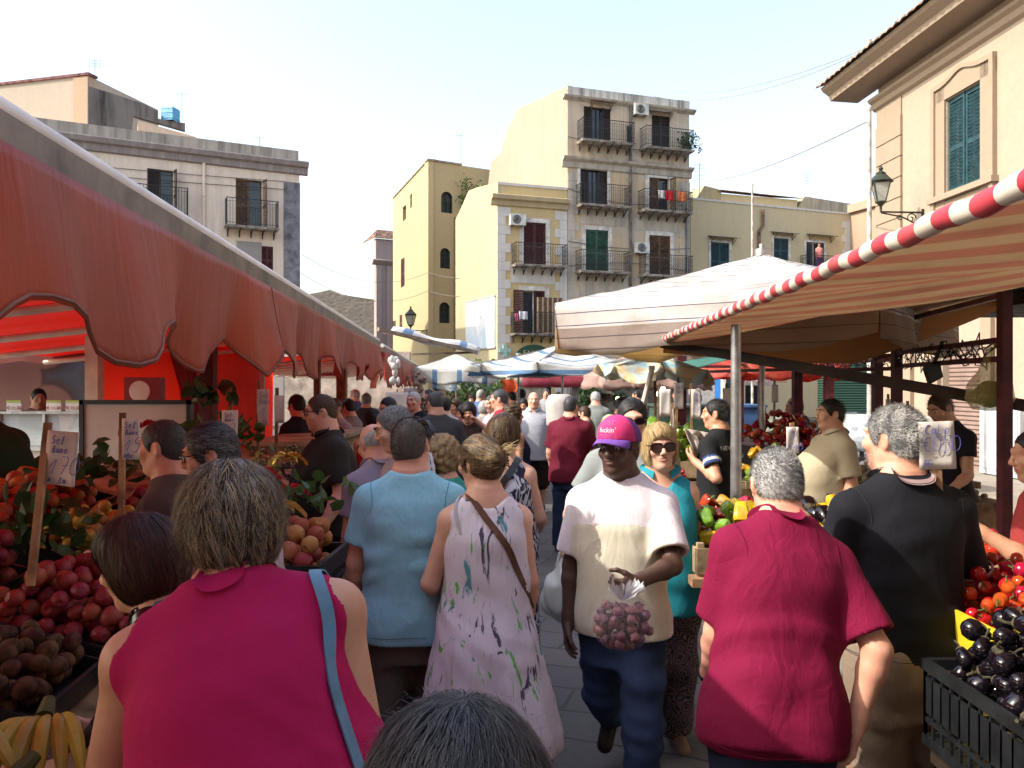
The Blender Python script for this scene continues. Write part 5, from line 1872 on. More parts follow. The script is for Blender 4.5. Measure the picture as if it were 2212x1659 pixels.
# white board with dark frame
BD = thing('white_board', 'large white board with a dark frame standing behind the fruit', 'board', (-2.6, 5.6, .6))
a, b = P(182, 864, 5.6), P(404, 1100, 5.6)
mb = MB(); mb.box(a.x, b.x, 5.6, 5.63, .6, a.z - .03); build('panel', mb, mat('white_board_paint', (.50, .45, .42), .55, .12, 2), BD, smooth=False)
mb = MB()
for q in ((a.x - .03, a.x, .6, a.z), (b.x, b.x + .03, .6, a.z), (a.x - .03, b.x + .03, a.z - .03, a.z)): mb.box(q[0], q[1], 5.585, 5.65, q[2], q[3])
build('frame', mb, PLB, BD, smooth=False)
WM_ = thing('weighing_scale', 'red hanging scale on the curtain above the white board', 'scale', P(320, 860, 6.0))
mb = MB(); a, b = P(268, 815, 6.0), P(345, 866, 6.0); mb.box(a.x, b.x, 6.0, 6.1, b.z, a.z)
build('case', mb, mat('scale_red', (.25, .02, .03), .4), WM_, smooth=False)
mb = MB(); mb.lathe([(.001, .004), (.075, .004), (.08, 0)], 24, 0, frame(P(302, 845, 5.998), (1, 0, 0), (0, 0, 1))); build('dial', mb, CARD, WM_)
# butcher's counter seen through the stall
BC = thing('butcher_counter', 'glass fronted butcher counter beyond the fruit stall', 'counter', (-4.7, 8, 0))
mb = MB(); mb.box(-6.2, -4.2, 8.0, 8.8, 0, 1.22); build('base', mb, mat('counter_white', (.60, .56, .48), .4, .15, 3), BC, smooth=False)
mb = MB(); mb.box(-6.2, -4.2, 8.02, 8.04, 1.24, 1.56); g = N('counter_glass'); g.base((.8, .9, .9)); g.set(Roughness=.03, Alpha=.28); build('glass', mb, g.m, BC, smooth=False)
mb = MB(); mb.box(-6.22, -4.18, 7.98, 8.5, 1.56, 1.585)
for x in (-6.2, -5.15, -4.7, -4.2): mb.box(x - .012, x + .012, 7.99, 8.05, 1.22, 1.56)
mb.box(-6.22, -4.18, 7.97, 8.1, 1.19, 1.235)
build('frame', mb, STEEL, BC, smooth=False)
rg = np.random.default_rng(3)
MEAT = mat('cut_meat', (.38, .10, .08), .4, .5, 9, rnd=.4)
for i in range(10):
 mb = MB(); x = -6.0 + i * .19
 mb.ball((0, 0, 0), .07, 10, 7, 0, (1, 1.2, .5))
 o = build('meat_cut', mb, MEAT); o.location = (x, 8.3 + .12 * (i % 2), 1.27)
 tag(o, 'cut of meat lying inside the glass butcher counter', 'meat', 'meat in the butcher counter')
n = N('meat_poster'); v = n.coord(scale=(1, 1, 1))
vo = n.n('TexVoronoi'); vo.inputs['Scale'].default_value = 1.1; n.l(v, vo.inputs['Vector'])
n.base(n.ramp(vo.outputs['Distance'], [(.0, (.32, .15, .16)), (.42, (.40, .22, .22)), (.46, (.12, .06, .08)), (.56, (.12, .16, .25)), (.8, (.22, .30, .42))]))
mb = MB(); mb.box(-8.0, -4.95, 10.3, 10.36, 1.15, 2.2); tag(build('wall_poster', mb, n.m, smooth=False), 'big pink and blue picture of hams behind the butcher', 'poster')
mb = MB(); mb.box(-9, -3.6, 10.6, 10.8, 0, 3.0); mb.box(-4.96, -4.86, 10.3, 10.6, 0, 2.4); tag(build('stall_back_wall', mb, mat('stall_back', (.26, .22, .18), .8), smooth=False), 'plain beige wall behind the butcher picture', 'wall')
mb = MB()
mb.grid([[Vector((-9 + 5.0 * i / 50, 7.8 + 2.6 * j / 6, 2.22 + .32 * j / 6)) for i in range(51)] for j in range(7)])
mb.grid([[Vector((-9 + 5.0 * i / 50, 7.8 + .01 * math.sin(i), 2.22 - .13 * j - (.035 * abs(math.sin(i * .6)) if j else 0))) for i in range(51)] for j in range(2)])
ob = build('butcher_awning', mb, mat('brown_red_awning', (.20, .045, .04), .6, .2, 2, transl=.25)); tag(ob, 'dark red scalloped awning over the butcher counter', 'awning')
for i, px in enumerate((14, 100, 142, 182)):
 a = P(px, 893 - 2, 8.05)
 ps = thing('price_card', ['price card at the far left of the butcher counter', 'price card beside the butcher man in grey', 'price card over the middle of the glass counter', 'price card nearest the pale post'][i], 'price card', a, group='price cards on the butcher counter')
 mb = MB(); mb.box(a.x, a.x + .15, 8.05, 8.055, a.z, a.z + .12); build('card', mb, CARD, ps, smooth=False)
 mb = MB(); mb.box(a.x, a.x + .15, 8.046, 8.05, a.z + .10, a.z + .122); build('header', mb, mat('lime_print', (.35, .42, .08), .6), ps, smooth=False)
 tm = text_mesh('€ 11,30', .045, .001); build('lettering', place(tm, frame((a.x + .075, 8.045, a.z + .045), (1, 0, 0), (0, 0, 1))), mat('red_print', (.4, .03, .03), .6), ps, smooth=False)
# ---- price signs on sticks
FONT = {'0': [[(.5, 1), (.1, .8), (.1, .2), (.5, 0), (.9, .2), (.9, .8), (.5, 1)]], '1': [[(.1, .35), (.7, 1), (.45, 0)]], '5': [[(.9, 1), (.25, 1), (.2, .55), (.7, .6), (.85, .3), (.5, -.1), (.1, .0)]],
  '7': [[(.05, 1), (.9, 1), (.35, 0)], [(.25, .5), (.75, .52)]], 'A': [[(.0, 0), (.6, 1), (.8, 0)], [(.25, .35), (.8, .35)]], 'G': [[(.9, .8), (.5, 1), (.1, .6), (.2, .1), (.7, 0), (.85, .4), (.5, .42)]],
  'C': [[(.9, .85), (.5, 1), (.12, .6), (.2, .1), (.9, .1)]], 'L': [[(.2, 1), (.15, 0), (.85, .05)]], 'M': [[(.0, 0), (.2, 1), (.5, .4), (.8, 1), (1, 0)]], '2': [[(.1, .8), (.5, 1), (.85, .7), (.1, 0), (.95, .05)]],
  'n': [[(.1, .0), (.15, .6), (.5, .65), (.6, 0)]], 'o': [[(.5, .6), (.15, .4), (.3, 0), (.7, .1), (.7, .5), (.5, .6)]], 'e': [[(.15, .35), (.7, .4), (.5, .65), (.15, .4), (.3, 0), (.8, .1)]], 'l': [[(.2, 0), (.45, 1), (.6, 1), (.3, .1), (.6, 0)]],
  'B': [[(.15, 0), (.2, 1), (.7, .9), (.6, .6), (.2, .5), (.85, .35), (.7, .02), (.15, 0)]], ',': [[(.4, .1), (.25, -.2)]], '€': [[(.9, .85), (.5, 1), (.15, .5), (.5, 0), (.9, .12)], [(.0, .6), (.6, .6)], [(.0, .42), (.55, .42)]], '|': [[(.1, .0), (.9, 1)]], 'S': [[(.85, .9), (.4, 1), (.2, .7), (.75, .4), (.6, 0), (.1, .1)]], 'a': [[(.7, .5), (.3, .6), (.15, .2), (.4, 0), (.7, .3), (.72, .6), (.8, 0)]]}
def scrawl(lines, T, w):
 """hand-drawn marker strokes; lines = (text, x, y, size, slant)"""
 mb = MB()
 for txt, x, y, sz, sl in lines:
  for ch in txt:
   for st in FONT.get(ch, []):
    pts = [Vector((x + (u + sl * v) * sz * .6, y + v * sz, .0015)) for u, v in st]
    f = pts
    for _ in range(2):
     f = [f[0]] + [w_ for a, b in zip(f[:-1], f[1:]) for w_ in (a.lerp(b, .25), a.lerp(b, .75))] + [f[-1]]
    mb.tube([T @ q for q in f], w, 4)
   x += sz * .62
 return mb
def price_sign(c, w, h, base, label, lines=(), rz=0, tilt=0, stick=.016, over=.05, side=0.0, ink=None, name='price_sign'):
 """card on a wooden stick; c = card centre, base = foot of the stick"""
 c, base = Vector(c), Vector(base)
 o = thing(name, label, 'price sign', base, group=None)
 T = Matrix.Translation(c) @ Matrix.Rotation(R(rz), 4, 'Z') @ Matrix.Rotation(R(tilt), 4, 'Y') @ Matrix.Rotation(R(90), 4, 'X')
 mb = MB()
 top = T @ Vector((side, h / 2 + over, -.012))
 mb.beam(base, top, stick * 1.3, stick * .8)
 build('stick', mb, WOOD, o, smooth=False)
 mb = MB()
 mb.grid([[T @ Vector((w * (i / 6 - .5), h * (.5 - j / 6), .004 * math.sin(i * .9 + j * .5))) for i in range(7)] for j in range(7)])
 cd = build('card', mb, CARD, o)
 so = cd.modifiers.new('thickness', 'SOLIDIFY'); so.thickness = .003; so.offset = -1
 if lines:
  mb = scrawl(lines, T @ Matrix.Translation((0, 0, .006)), max(.0012, w * .009))
  build('writing', mb, ink or INK, o)
 return o
LN = lambda w, h, t1, t2: [('S' 'e' 'l', -w * .35, h * .26, h * .16, .2), ('B' 'a' 'n' 'e', -w * .30, h * .10, h * .13, .2), (t1, -w * .42, -h * .30, h * .34, .35), (t2, -w * .40, -h * .46, h * .12, .3)]
for c, w, h, bs, lab, lines, kw in (
 (P(134, 990, 2.35), .098, .16, P(66, 1265, 2.3), 'tilted price card 1,70 on a long wooden stick beside the peaches', LN(.098, .16, '170', 'A  Ba'), dict(rz=-8, tilt=4, side=-.062, over=.02)),
 (P(283, 948, 2.9), .062, .15, P(262, 1125, 2.9), 'narrow price card on a stick in front of the white board', LN(.062, .15, '15', 'ABo'), dict(side=-.036, over=.02)),
 (P(497, 916, 4.3), .085, .15, P(490, 1010, 4.3), 'price card among the green leaves by the red curtain', LN(.085, .15, '12', ''), dict(side=.0)),
 (P(568, 880, 5.2), .075, .24, P(556, 1050, 5.2), 'tall price card on the left of a pair under the awning', LN(.075, .24, '11', ''), dict(side=-.03)),
 (P(604, 884, 5.2), .065, .18, P(596, 1040, 5.2), 'shorter price card on the right of a pair under the awning', (), dict(side=-.02)),
 (P(2023, 962, 2.75), .125, .165, P(2031, 1180, 2.75), 'large price card 0,50 with blue handwriting beside the grey haired man in black', [('CaLo', -.045, .038, .036, .15), ('€050', -.055, -.022, .055, .1), ('GG', -.05, -.07, .022, 0)], dict(tilt=-2, stick=.024, over=-.12)),
 (P(1712, 951, 3.9), .062, .13, P(1722, 1050, 3.9), 'small price card 1,0 above the dark haired man in magenta', [('5', -.015, .01, .05, .1), ('€10', -.025, -.05, .04, .1)], dict(over=.02)),
 (P(1437, 870, 7.0), .10, .24, P(1421, 975, 7.0), 'white price card on a thin stick left of a bare pole in the tomato crates', (), dict(side=-.05)),
 (P(1466, 855, 7.3), .09, .24, P(1458, 965, 7.3), 'higher white price card just behind another in the tomato crates', LN(.09, .24, '1', ''), dict(side=.0)),
 (P(1504, 873, 7.0), .085, .26, P(1494, 970, 7.0), 'price card with faint numbers near the sitting boy', LN(.085, .26, '10', ''), dict(side=-.04)),
 (P(1570, 862, 8.2), .09, .22, P(1562, 960, 8.2), 'plain grey price card behind the head of the man in the black T-shirt', (), dict()),
 (P(1455, 905, 6.4), .055, .16, P(1451, 975, 6.4), 'small white card standing on edge in the yellow peppers', (), dict(rz=62)),
 (P(1674, 850, 9), .075, .2, P(1672, 950, 9), 'bright white card on a stick in the dried red peppers', (), dict()),
 (P(1931, 885, 7.6), .16, .2, P(1922, 960, 7.6), 'printed card with a red emblem on a wooden stick', [('B', -.06, .06, .03, 0)], dict(side=-.05)),
 (P(1962, 898, 6.8), .07, .15, P(1957, 960, 6.8), 'grey price card in shadow right of the printed card', (), dict())):
 price_sign(c, w, h, bs, lab, lines, **kw)
# ---- umbrellas
def umbrella(cx, cy, ze, zt, rad, n, rot, drop, m, label, vm=None, sag=.06, pole=.024, tip=.12, zb=0, scal=0, tilt=(0, 0), rx=1.0, name='market_umbrella'):
 o = thing(name, label, 'umbrella', (cx, cy, zb))
 C = [Vector((cx + rad * rx * math.cos(R(rot + 360 * i / n)), cy + rad * math.sin(R(rot + 360 * i / n)), ze)) for i in range(n)]
 T0 = Vector((cx, cy, zt))
 sh = lambda p: p + Vector((0, 0, (p.x - cx) * tilt[0] + (p.y - cy) * tilt[1]))
 mb, vb = MB(), MB()
 nn = max(6, 48 // n)
 for i in range(n):
  A_, B_ = C[i], C[(i + 1) % n]
  rows = []
  for j in range(11):
   t = j / 10
   row = []
   for q in range(nn + 1):
    s = q / nn
    p = T0.lerp(A_.lerp(B_, s), t)
    p.z -= sag * math.sin(math.pi * s) * t * 1.0 + sag * .9 * math.sin(math.pi * t) * (.5 + .5 * math.sin(math.pi * s)) - .006 * math.sin(q * 1.7 + j * 2.1 + i)
    row.append(sh(p))
   rows.append(row)
  mb.grid(rows)
  if drop:
   e = rows[-1]
   out = ((A_ + B_) / 2 - Vector((cx, cy, ze))).normalized()
   vb.grid([[p - Vector((0, 0, drop * j / 6 * (1 + .1 * math.sin(w * .9 + i * 2)) + (scal * abs(math.sin(w * math.pi / 4)) if j == 6 else 0))) + out * (.07 * math.sin(w * .8 + i * 1.3) * j / 6 + .03 * math.sin(w * 2.1 + i) * j / 6) for w, p in enumerate(e)] for j in range(7)])
 ap = lambda co: (max((co[0] - cx) * math.cos(R(rot + 360 * (i + .5) / n)) + (co[1] - cy) * math.sin(R(rot + 360 * (i + .5) / n)) for i in range(n)), math.atan2(co[1] - cy, co[0] - cx) / 6.2832 + .5)
 uv_build('canopy', mb, m, o, ap, .004)
 if drop: uv_build('valance', vb, vm or m, o, lambda co: (co[2], co[0]), .004)
 mb = MB(); mb.tube([(cx, cy, zb), sh(Vector((cx, cy, zt + tip)))], pole, 10)
 mb.tube([sh(Vector((cx, cy, zt - .02))), sh(Vector((cx, cy, zt + .05)))], pole * 2.4, 10)
 build('pole', mb, STEEL if pole > .02 else WOOD, o)
 for i in range(n):
  mb = MB(); mb.beam(sh(T0.lerp(C[i], .05) - Vector((0, 0, .03))), sh(C[i] - Vector((0, 0, .02))), .022, .022)
  build('rib', mb, STEEL, o, smooth=False)
 return o
BIGW = stripes('white_cloth_navy_line', [(.62, .59, .58), (.10, .10, .17)], .155, 0, transl=.42, dirt=.45, widths=[.93, .07])
BIGV = stripes('white_valance_navy_line', [(.56, .50, .50), (.09, .09, .16)], .115, 0, transl=.30, dirt=.6, widths=[.92, .08])
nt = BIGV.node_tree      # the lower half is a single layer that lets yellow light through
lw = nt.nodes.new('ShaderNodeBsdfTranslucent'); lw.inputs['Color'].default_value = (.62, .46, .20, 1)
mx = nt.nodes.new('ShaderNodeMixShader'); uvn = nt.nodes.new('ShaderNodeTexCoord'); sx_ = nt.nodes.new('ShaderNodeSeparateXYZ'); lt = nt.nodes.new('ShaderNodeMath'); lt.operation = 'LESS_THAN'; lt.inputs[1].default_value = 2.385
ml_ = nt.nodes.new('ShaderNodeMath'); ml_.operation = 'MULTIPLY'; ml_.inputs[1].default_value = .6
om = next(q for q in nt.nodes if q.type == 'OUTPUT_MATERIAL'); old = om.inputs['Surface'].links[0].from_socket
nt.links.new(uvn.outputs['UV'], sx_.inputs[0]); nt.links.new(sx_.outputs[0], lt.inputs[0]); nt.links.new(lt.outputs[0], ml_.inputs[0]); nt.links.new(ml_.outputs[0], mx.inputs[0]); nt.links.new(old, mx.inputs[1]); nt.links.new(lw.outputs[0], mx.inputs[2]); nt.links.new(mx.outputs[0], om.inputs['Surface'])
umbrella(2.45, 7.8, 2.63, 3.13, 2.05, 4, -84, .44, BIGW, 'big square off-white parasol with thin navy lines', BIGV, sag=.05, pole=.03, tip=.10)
BLUW = stripes('white_cloth_blue_bands', [(.62, .63, .62), (.13, .25, .42)], .42, 0, transl=.35, dirt=.35, widths=[.82, .18])
BLUV = stripes('white_valance_blue_bands', [(.58, .58, .56), (.13, .25, .42)], .6, 1, transl=.4, dirt=.35, widths=[.8, .2])
umbrella(P(1215, 0, 15).x, 15, 2.24, 2.62, 1.55, 6, 10, .17, BLUW, 'wide white parasol with blue bands over the middle of the lane', BLUW, sag=.09, tip=.02)
umbrella(P(1120, 0, 16.5).x, 16.5, 2.26, 2.45, 1.25, 4, 30, .15, BLUW, 'sagging white and blue parasol joined to the wider blue banded one', BLUW, sag=.12, tip=.02)
umbrella(P(985, 0, 20).x, 20, 2.25, 2.62, 1.25, 4, 40, .34, BLUV, 'square white parasol with blue stripes near the green bush', BLUV, sag=.05, tip=.0)
umbrella(P(1000, 0, 26).x, 26, 1.95, 2.30, 1.15, 4, 35, .26, BLUV, 'farther white parasol with green-blue valance stripes', BLUV, sag=.05, tip=.0)
PINKU = mat('faded_pink_cloth', (.50, .34, .30), .7, .25, 2, transl=.35, tcol=(.5, .22, .16))
umbrella(P(1395, 0, 11.5).x, 11.5, 1.98, 2.42, .90, 10, 0, .14, PINKU, 'faded pink round parasol under the torn blue one', PINKU, sag=.02, scal=.05, tip=.02)
n = N('torn_beach_cloth'); v = n.coord()
n.base(n.ramp(n.noise(v, 2.6, 3, .5, 1.4), [(.36, (.25, .48, .60)), (.46, (.50, .62, .62)), (.54, (.62, .45, .24)), (.7, (.60, .40, .22))], 'LINEAR')); n.translucent((.45, .45, .38), .4)
umbrella(P(1415, 0, 9.5).x, 9.5, 2.06, 2.26, .68, 7, 12, .10, n.m, 'torn light blue and orange beach parasol', sag=.10, pole=.018, tip=.02, tilt=(-.06, .05))
n = N('red_flowered_cloth'); v = n.coord()
n.base(n.ramp(n.noise(v, 9, 4, .6, 1), [(.40, (.38, .045, .03)), (.60, (.50, .10, .05)), (.72, (.55, .30, .12))])); n.set(Roughness=.6); n.translucent((.75, .10, .05), .5)
umbrella(P(1640, 0, 12).x, 12, 2.13, 2.55, 1.25, 8, 20, .12, n.m, 'large red flowered parasol behind the silver pole', sag=.08, scal=.04, tip=.02)
mb = MB()
mb.grid([[Vector((P(1345, 0, 10.2).x + 1.75 * i / 20, 10.2 - .3 * j / 4, 1.92 + .36 * i / 20 + .12 * j / 4 - .05 * math.sin(i * .16))) for i in range(21)] for j in range(5)])
mb.tube([(P(1345, 0, 10.2).x, 10.2, 1.92), (P(1345, 0, 10.2).x + 1.75, 10.2, 2.28)], .028, 6)
tag(build('green_tarpaulin', mb, mat('teal_tarpaulin', (.16, .42, .36), .5, .2, 3, transl=.3)), 'teal green tarpaulin edge below the torn blue parasol', 'tarpaulin')
# ---- striped awning on the right
def rx_(d): return .909 + .0587 * d
SA = thing('striped_awning', 'red and white striped awning rolled on a long tube above the vegetable stall', 'awning', (rx_(2), 2, 2.2))
ST = stripes('red_white_awning_cloth', [(.42, .035, .055), (.56, .50, .42)], .18, 1, transl=.0, dirt=.5, widths=[.52, .48], rough=.5)
STF = stripes('striped_cover_cloth', [(.44, .26, .19), (.46, .36, .25)], .36, 1, transl=.6, dirt=.3, widths=[.5, .5])
mb = MB()
L_ = 7.0 - .75
mb.tube([Vector((rx_(.75 + L_ * i / 160), .75 + L_ * i / 160, 2.247 + .004 * math.sin(i * .7))) for i in range(161)], [.027 + .002 * math.sin(i * 1.9) for i in range(161)], 14)
uv_build('roller', mb, ST, SA, lambda c: (c[0], c[1]))
mb = MB()
rows = []
for j in range(25):
 x = 3.6 * j / 24
 rows.append([Vector((rx_(.75 + L_ * i / 60) + x, .75 + L_ * i / 60 + x * -.05, 2.25 + .18 * x - .10 * math.sin(math.pi * min(1, x / 3.6)) - .04 * math.sin(i * .33 + .6) * math.sin(x * .9) - (.05 * (i / 60) ** 6))) for i in range(61)])
mb.grid(rows)
uv_build('cover', mb, STF, SA, lambda c: (c[0], c[1] + .05 * (c[0] - rx_(c[1]))), .003)
mb = MB()
mb.grid([[rows[q][60] - Vector((-.01, .0, (.02 + .30 * max(0, 1 - abs(q - 11) / 13)) * j / 5)) for q in range(25)] for j in range(6)])
uv_build('end_flap', mb, mat('brown_flap_cloth', (.42, .28, .16), .7, .25, 2, transl=.6, tcol=(.80, .50, .26)), SA, lambda c: (c[0], c[1]), .003)
mb = MB(); mb.beam((rx_(7) + .0, 7.02, 2.22), P(2260, 884, 5.5), .05, .085)
build('drop_arm', mb, mat('dark_bar', (.055, .035, .03), .5, .3, 6), SA, smooth=False)
mb = MB(); mb.beam((rx_(.9), .9, 2.2), (3.4, .9, 1.7), .05, .07); build('drop_arm', mb, MATS['dark_bar'], SA, smooth=False)
mb = MB(); mb.tube([(1.35, 4.8, 0), (1.35, 4.8, 1.2), (1.35, 4.8, 2.22)], [.033, .033, .029], 12); mb.tube([(1.35, 4.8, 0), (1.35, 4.8, .03)], .12, 12)
tag(build('silver_pole', mb, STEEL), 'shiny silver pole standing behind the pepper crates', 'pole')
# ---- maroon steel market frame
FR_ = thing('market_gantry', 'maroon steel post and rail frame of the vegetable market', 'frame', (3.2, 6, 0))
posts = [(P(2170, 0, 5.0).x, 5.0, .065, 2.55), (P(1937, 0, 7.2).x, 7.2, .075, 2.35), (P(1895, 0, 8.6).x, 8.6, .09, 2.3), (P(1722, 0, 8.6).x, 8.6, .09, 2.3), (P(1790, 0, 11).x, 11, .11, 2.3), (P(1597, 0, 11).x, 11, .10, 2.25), (P(1471, 0, 11).x, 11, .12, 2.25)]
for x, y, w, z in posts:
 mb = MB(); mb.box(x - w / 2, x + w / 2, y - w / 2, y + w / 2, 0, z); mb.box(x - w, x + w, y - w, y + w, 0, .015)
 build('post', mb, MAROON, FR_, smooth=False)
pv = [Vector((p[0], p[1], 0)) for p in posts]
for a, b, z in ((0, 1, 2.02), (0, 1, 2.14), (1, 2, 2.1), (1, 3, 2.12), (3, 5, 2.15), (5, 6, 2.1), (1, 3, 2.0), (0, 1, 2.42), (2, 4, 2.12), (4, 5, 2.12), (3, 6, 2.02)):
 mb = MB(); mb.beam(pv[a] + Vector((0, 0, z)), pv[b] + Vector((0, 0, z)), .032, .036)
 build('rail', mb, MAROON, FR_, smooth=False)
mb = MB()
for a, b, z in ((0, 1, 2.08), (1, 3, 2.06)):
 for w_ in range(5):
  mb.tube([pv[a].lerp(pv[b], (i + rg.uniform(-.4, .4)) / 34) + Vector((rg.normal(0, .02), 0, z + rg.normal(.0, .035) + .06 * math.sin(i * .5 + w_ * 2))) for i in range(35)], .0045, 4)
build('tangled_wire', mb, PLB, FR_)
mb = MB()
for i in range(9): mb.box(2.9, 6.5, 4.6 + i * .55, 4.95 + i * .55, 2.62 + .01 * (i % 3), 2.66)
mb.box(4.2, 4.35, 4.5, 9.6, 2.52, 2.62)
tag(build('slatted_shed_roof', mb, mat('old_dark_boards', (.05, .04, .036), .85, .4, 5), smooth=False), 'dark board roof under the striped awning at the right edge', 'roof')
mb = MB()
c = P(2138, 835, 5.2)
mb.lathe([(.001, -.16), (.10, -.15), (.145, -.08), (.13, .02), (.07, .10), (.03, .2), (.035, .26)], 14, 0, Matrix.Translation(c))
g = N('thin_bag_plastic'); g.base((.45, .42, .16)); g.set(Roughness=.3, Alpha=.55); g.bump(g.noise(g.coord(), 22, 4, .6, 1), .9, .03)
HB = thing('plastic_bag', 'yellowish plastic bag of greens hanging from the maroon post', 'bag', c)
build('bag', mb, g.m, HB)
mb = MB(); mb.ball(c - Vector((0, 0, .05)), .09, 10, 8); build('greens', mb, LEAF, HB)
mb = MB(); c = P(2015, 800, 6.0); mb.prism([c + Vector((-.05, 0, .02)), c + Vector((.05, 0, .07)), c + Vector((.08, 0, -.05)), c + Vector((-.01, 0, -.1))], (0, .06, 0)); mb.beam(c + Vector((.02, .03, .04)), c + Vector((.09, .03, .22)), .02, .02)
tag(build('hanging_scoop', mb, PLB, smooth=False), 'black scoop hanging under the diagonal bar', 'scoop')
# ---- shops at the end of the square
def shop_awning(px0, px1, y0, y1, d, m, label, txt=None, tm_=None, dp=.9):
 a, b = P(px0, y0, d), P(px1, y1, d)
 mb = MB()
 h = a.z - b.z
 mb.grid([[Vector((a.x + (b.x - a.x) * i / 24, d + dp - dp * j / 4, a.z + .35 - .35 * j / 4)) for i in range(25)] for j in range(5)])
 mb.grid([[Vector((a.x + (b.x - a.x) * i / 24, d - .02 * math.sin(i * 1.1) * j / 2, a.z - h * j / 2 - (.02 * abs(math.sin(i * .8)) if j == 2 else 0))) for i in range(25)] for j in range(3)])
 o = thing('shop_awning', label, 'awning', (a.x, d, a.z))
 c_ = build('cover', mb, m, o)
 so = c_.modifiers.new('thickness', 'SOLIDIFY'); so.thickness = .01
 if txt:
  t_ = text_mesh(txt, h * .72, .002, shear=.25)
  build('lettering', place(t_, frame(((a.x + b.x) / 2, d - .045, (a.z + b.z) / 2), (1, 0, 0), (0, 0, 1))), tm_, o, smooth=False)
 return o
MAW = mat('maroon_awning_cloth', (.20, .022, .04), .7, .2, 2, transl=.12)
BEI = mat('beige_awning_cloth', (.52, .44, .36), .8, .2, 2, transl=.3)
shop_awning(1128, 1480, 817, 836, 24, MAW, 'long maroon awning across the far end of the lane', dp=1.6)
shop_awning(1062, 1180, 814, 832, 27, BEI, 'beige awning with a wavy edge beside the maroon one')
shop_awning(1180, 1235, 806, 818, 29, mat('bright_red_cloth', (.6, .04, .03), .7, transl=.3), 'bright red awning above the maroon one')
shop_awning(1590, 1668, 812, 832, 34, mat('white_awning_cloth', (.55, .50, .50), .8, .15, 2), 'white shop awning lettered CENTRO SCOMMESSE', 'CENTRO SCOMMESSE', mat('maroon_letters', (.28, .03, .06), .7))
RS = thing('shop_sign', 'dark red shop sign with white capital letters behind the awning posts', 'sign', P(690, 805, 18))
a, b = P(640, 792, 18), P(740, 812, 18)
mb = MB(); mb.box(a.x, b.x, 18, 18.05, b.z, a.z); build('board', mb, mat('sign_red', (.30, .03, .05), .5), RS, smooth=False)
tm = text_mesh('GIOLITA', .16, .004); build('lettering', place(tm, frame(((a.x + b.x) / 2, 17.99, (a.z + b.z) / 2), (1, 0, 0), (0, 0, 1))), CARD, RS, smooth=False)
mb = MB()
rows = [[P(828 + 205 * i / 20, 716 + 45 * i / 20 - 4 * math.sin(i * .5), 13.0 + 2.5 * i / 20) + Vector((.0, 1.6 * j / 6, .16 * j / 6 - .10 * math.sin(math.pi * j / 6))) - Vector((0, .5, 0)) for i in range(21)] for j in range(7)]
mb.grid(rows)
SB2 = thing('white_awning', 'white awning with blue streaks sticking out beyond the red awnings', 'awning', P(930, 750, 14))
uv_build('cover', mb, stripes('white_cover_blue_streak', [(.60, .60, .60), (.15, .26, .42)], .9, 0, transl=.3, dirt=.3, widths=[.85, .15]), SB2, lambda c: (c[0], c[1]), .004)
mb = MB(); mb.beam(rows[0][0], rows[0][20], .04, .06); mb.beam(rows[0][20], rows[6][8] - Vector((.3, 0, .35)), .03, .04); build('front_bar', mb, ALU, SB2, smooth=False)
# booths, shutters and dark shop fronts along the far side
for px0, px1, y0, y1, d, m_, nm, lab, cat in (
 (1562, 1604, 800, 882, 30, mat('blue_booth', (.02, .13, .40), .5, .15, 3), 'ticket_booth', 'bright blue booth with a window behind the silver pole', 'booth'),
 (1790, 1942, 772, 885, 33, None, 'green_shutter', 'long dark green roller shutter behind the scooters', 'shutter'),
 (1500, 1562, 775, 880, 36, mat('pale_shop_front', (.42, .40, .38), .7), 'shop', 'pale blank shop front behind the sitting boy', 'shop front'),
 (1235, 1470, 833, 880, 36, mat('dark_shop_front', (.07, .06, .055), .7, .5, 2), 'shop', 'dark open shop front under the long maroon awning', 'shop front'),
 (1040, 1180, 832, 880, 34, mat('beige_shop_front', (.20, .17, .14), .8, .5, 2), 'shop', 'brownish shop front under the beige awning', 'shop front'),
 (690, 830, 775, 880, 32, mat('cream_shop_front', (.48, .42, .33), .8, .2, 2), 'shop', 'cream low front at the end of the red stalls', 'shop front')):
 if m_ is None:
  n = N('green_shutter_steel'); v = n.coord(); q = n.n('SeparateXYZ'); n.l(v, q.inputs[0])
  n.base((.015, .05, .03)); n.set(Roughness=.5); n.bump(n.math('SINE', n.math('MULTIPLY', q.outputs[2], 60)), .8, .03); m_ = n.m
 a, b = P(px0, y0, d), P(px1, y1, d)
 o = thing(nm, lab, cat, ((a.x + b.x) / 2, d, 0))
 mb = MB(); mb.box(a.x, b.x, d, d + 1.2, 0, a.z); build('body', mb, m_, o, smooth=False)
 mb = MB(); mb.box(a.x - .05, b.x + .05, d - .06, d + 1.25, a.z, a.z + .1); build('top_trim', mb, ALU, o, smooth=False)
 if nm == 'ticket_booth':
  mb = MB(); mb.box(a.x + .1, b.x - .1, d - .03, d - .005, 1.45, 2.2); build('window', mb, GLASS, o, smooth=False)
  mb = MB(); mb.box(a.x - .01, b.x + .01, d - .02, d + .3, 1.3, a.z - .0); build('white_frame', mb, WHT, o, smooth=False)
SW = thing('stall_wall', 'pinkish plastered wall behind the hanging bags by the far red valance', 'wall', (-5, 28, 0))
mb = MB(); mb.box(-8, -3.6, 28, 28.3, 0, 3.0); build('wall', mb, mat('pink_plaster', (.45, .36, .30), .9, .3, 2), SW, smooth=False)
for i, (px, py, d, r_, lab) in enumerate(((1035, 848, 25, .85, 'round green bush beside the white shop pillar'), (1290, 850, 27, .55, 'dark green bush under the maroon awning'))):
 p = P(px, py, d); leafy('shrub', lab, 'shrub', p, r_, 900, LEAF if i == 0 else LEAFD, .16, stemm=STEM, root_z=0)
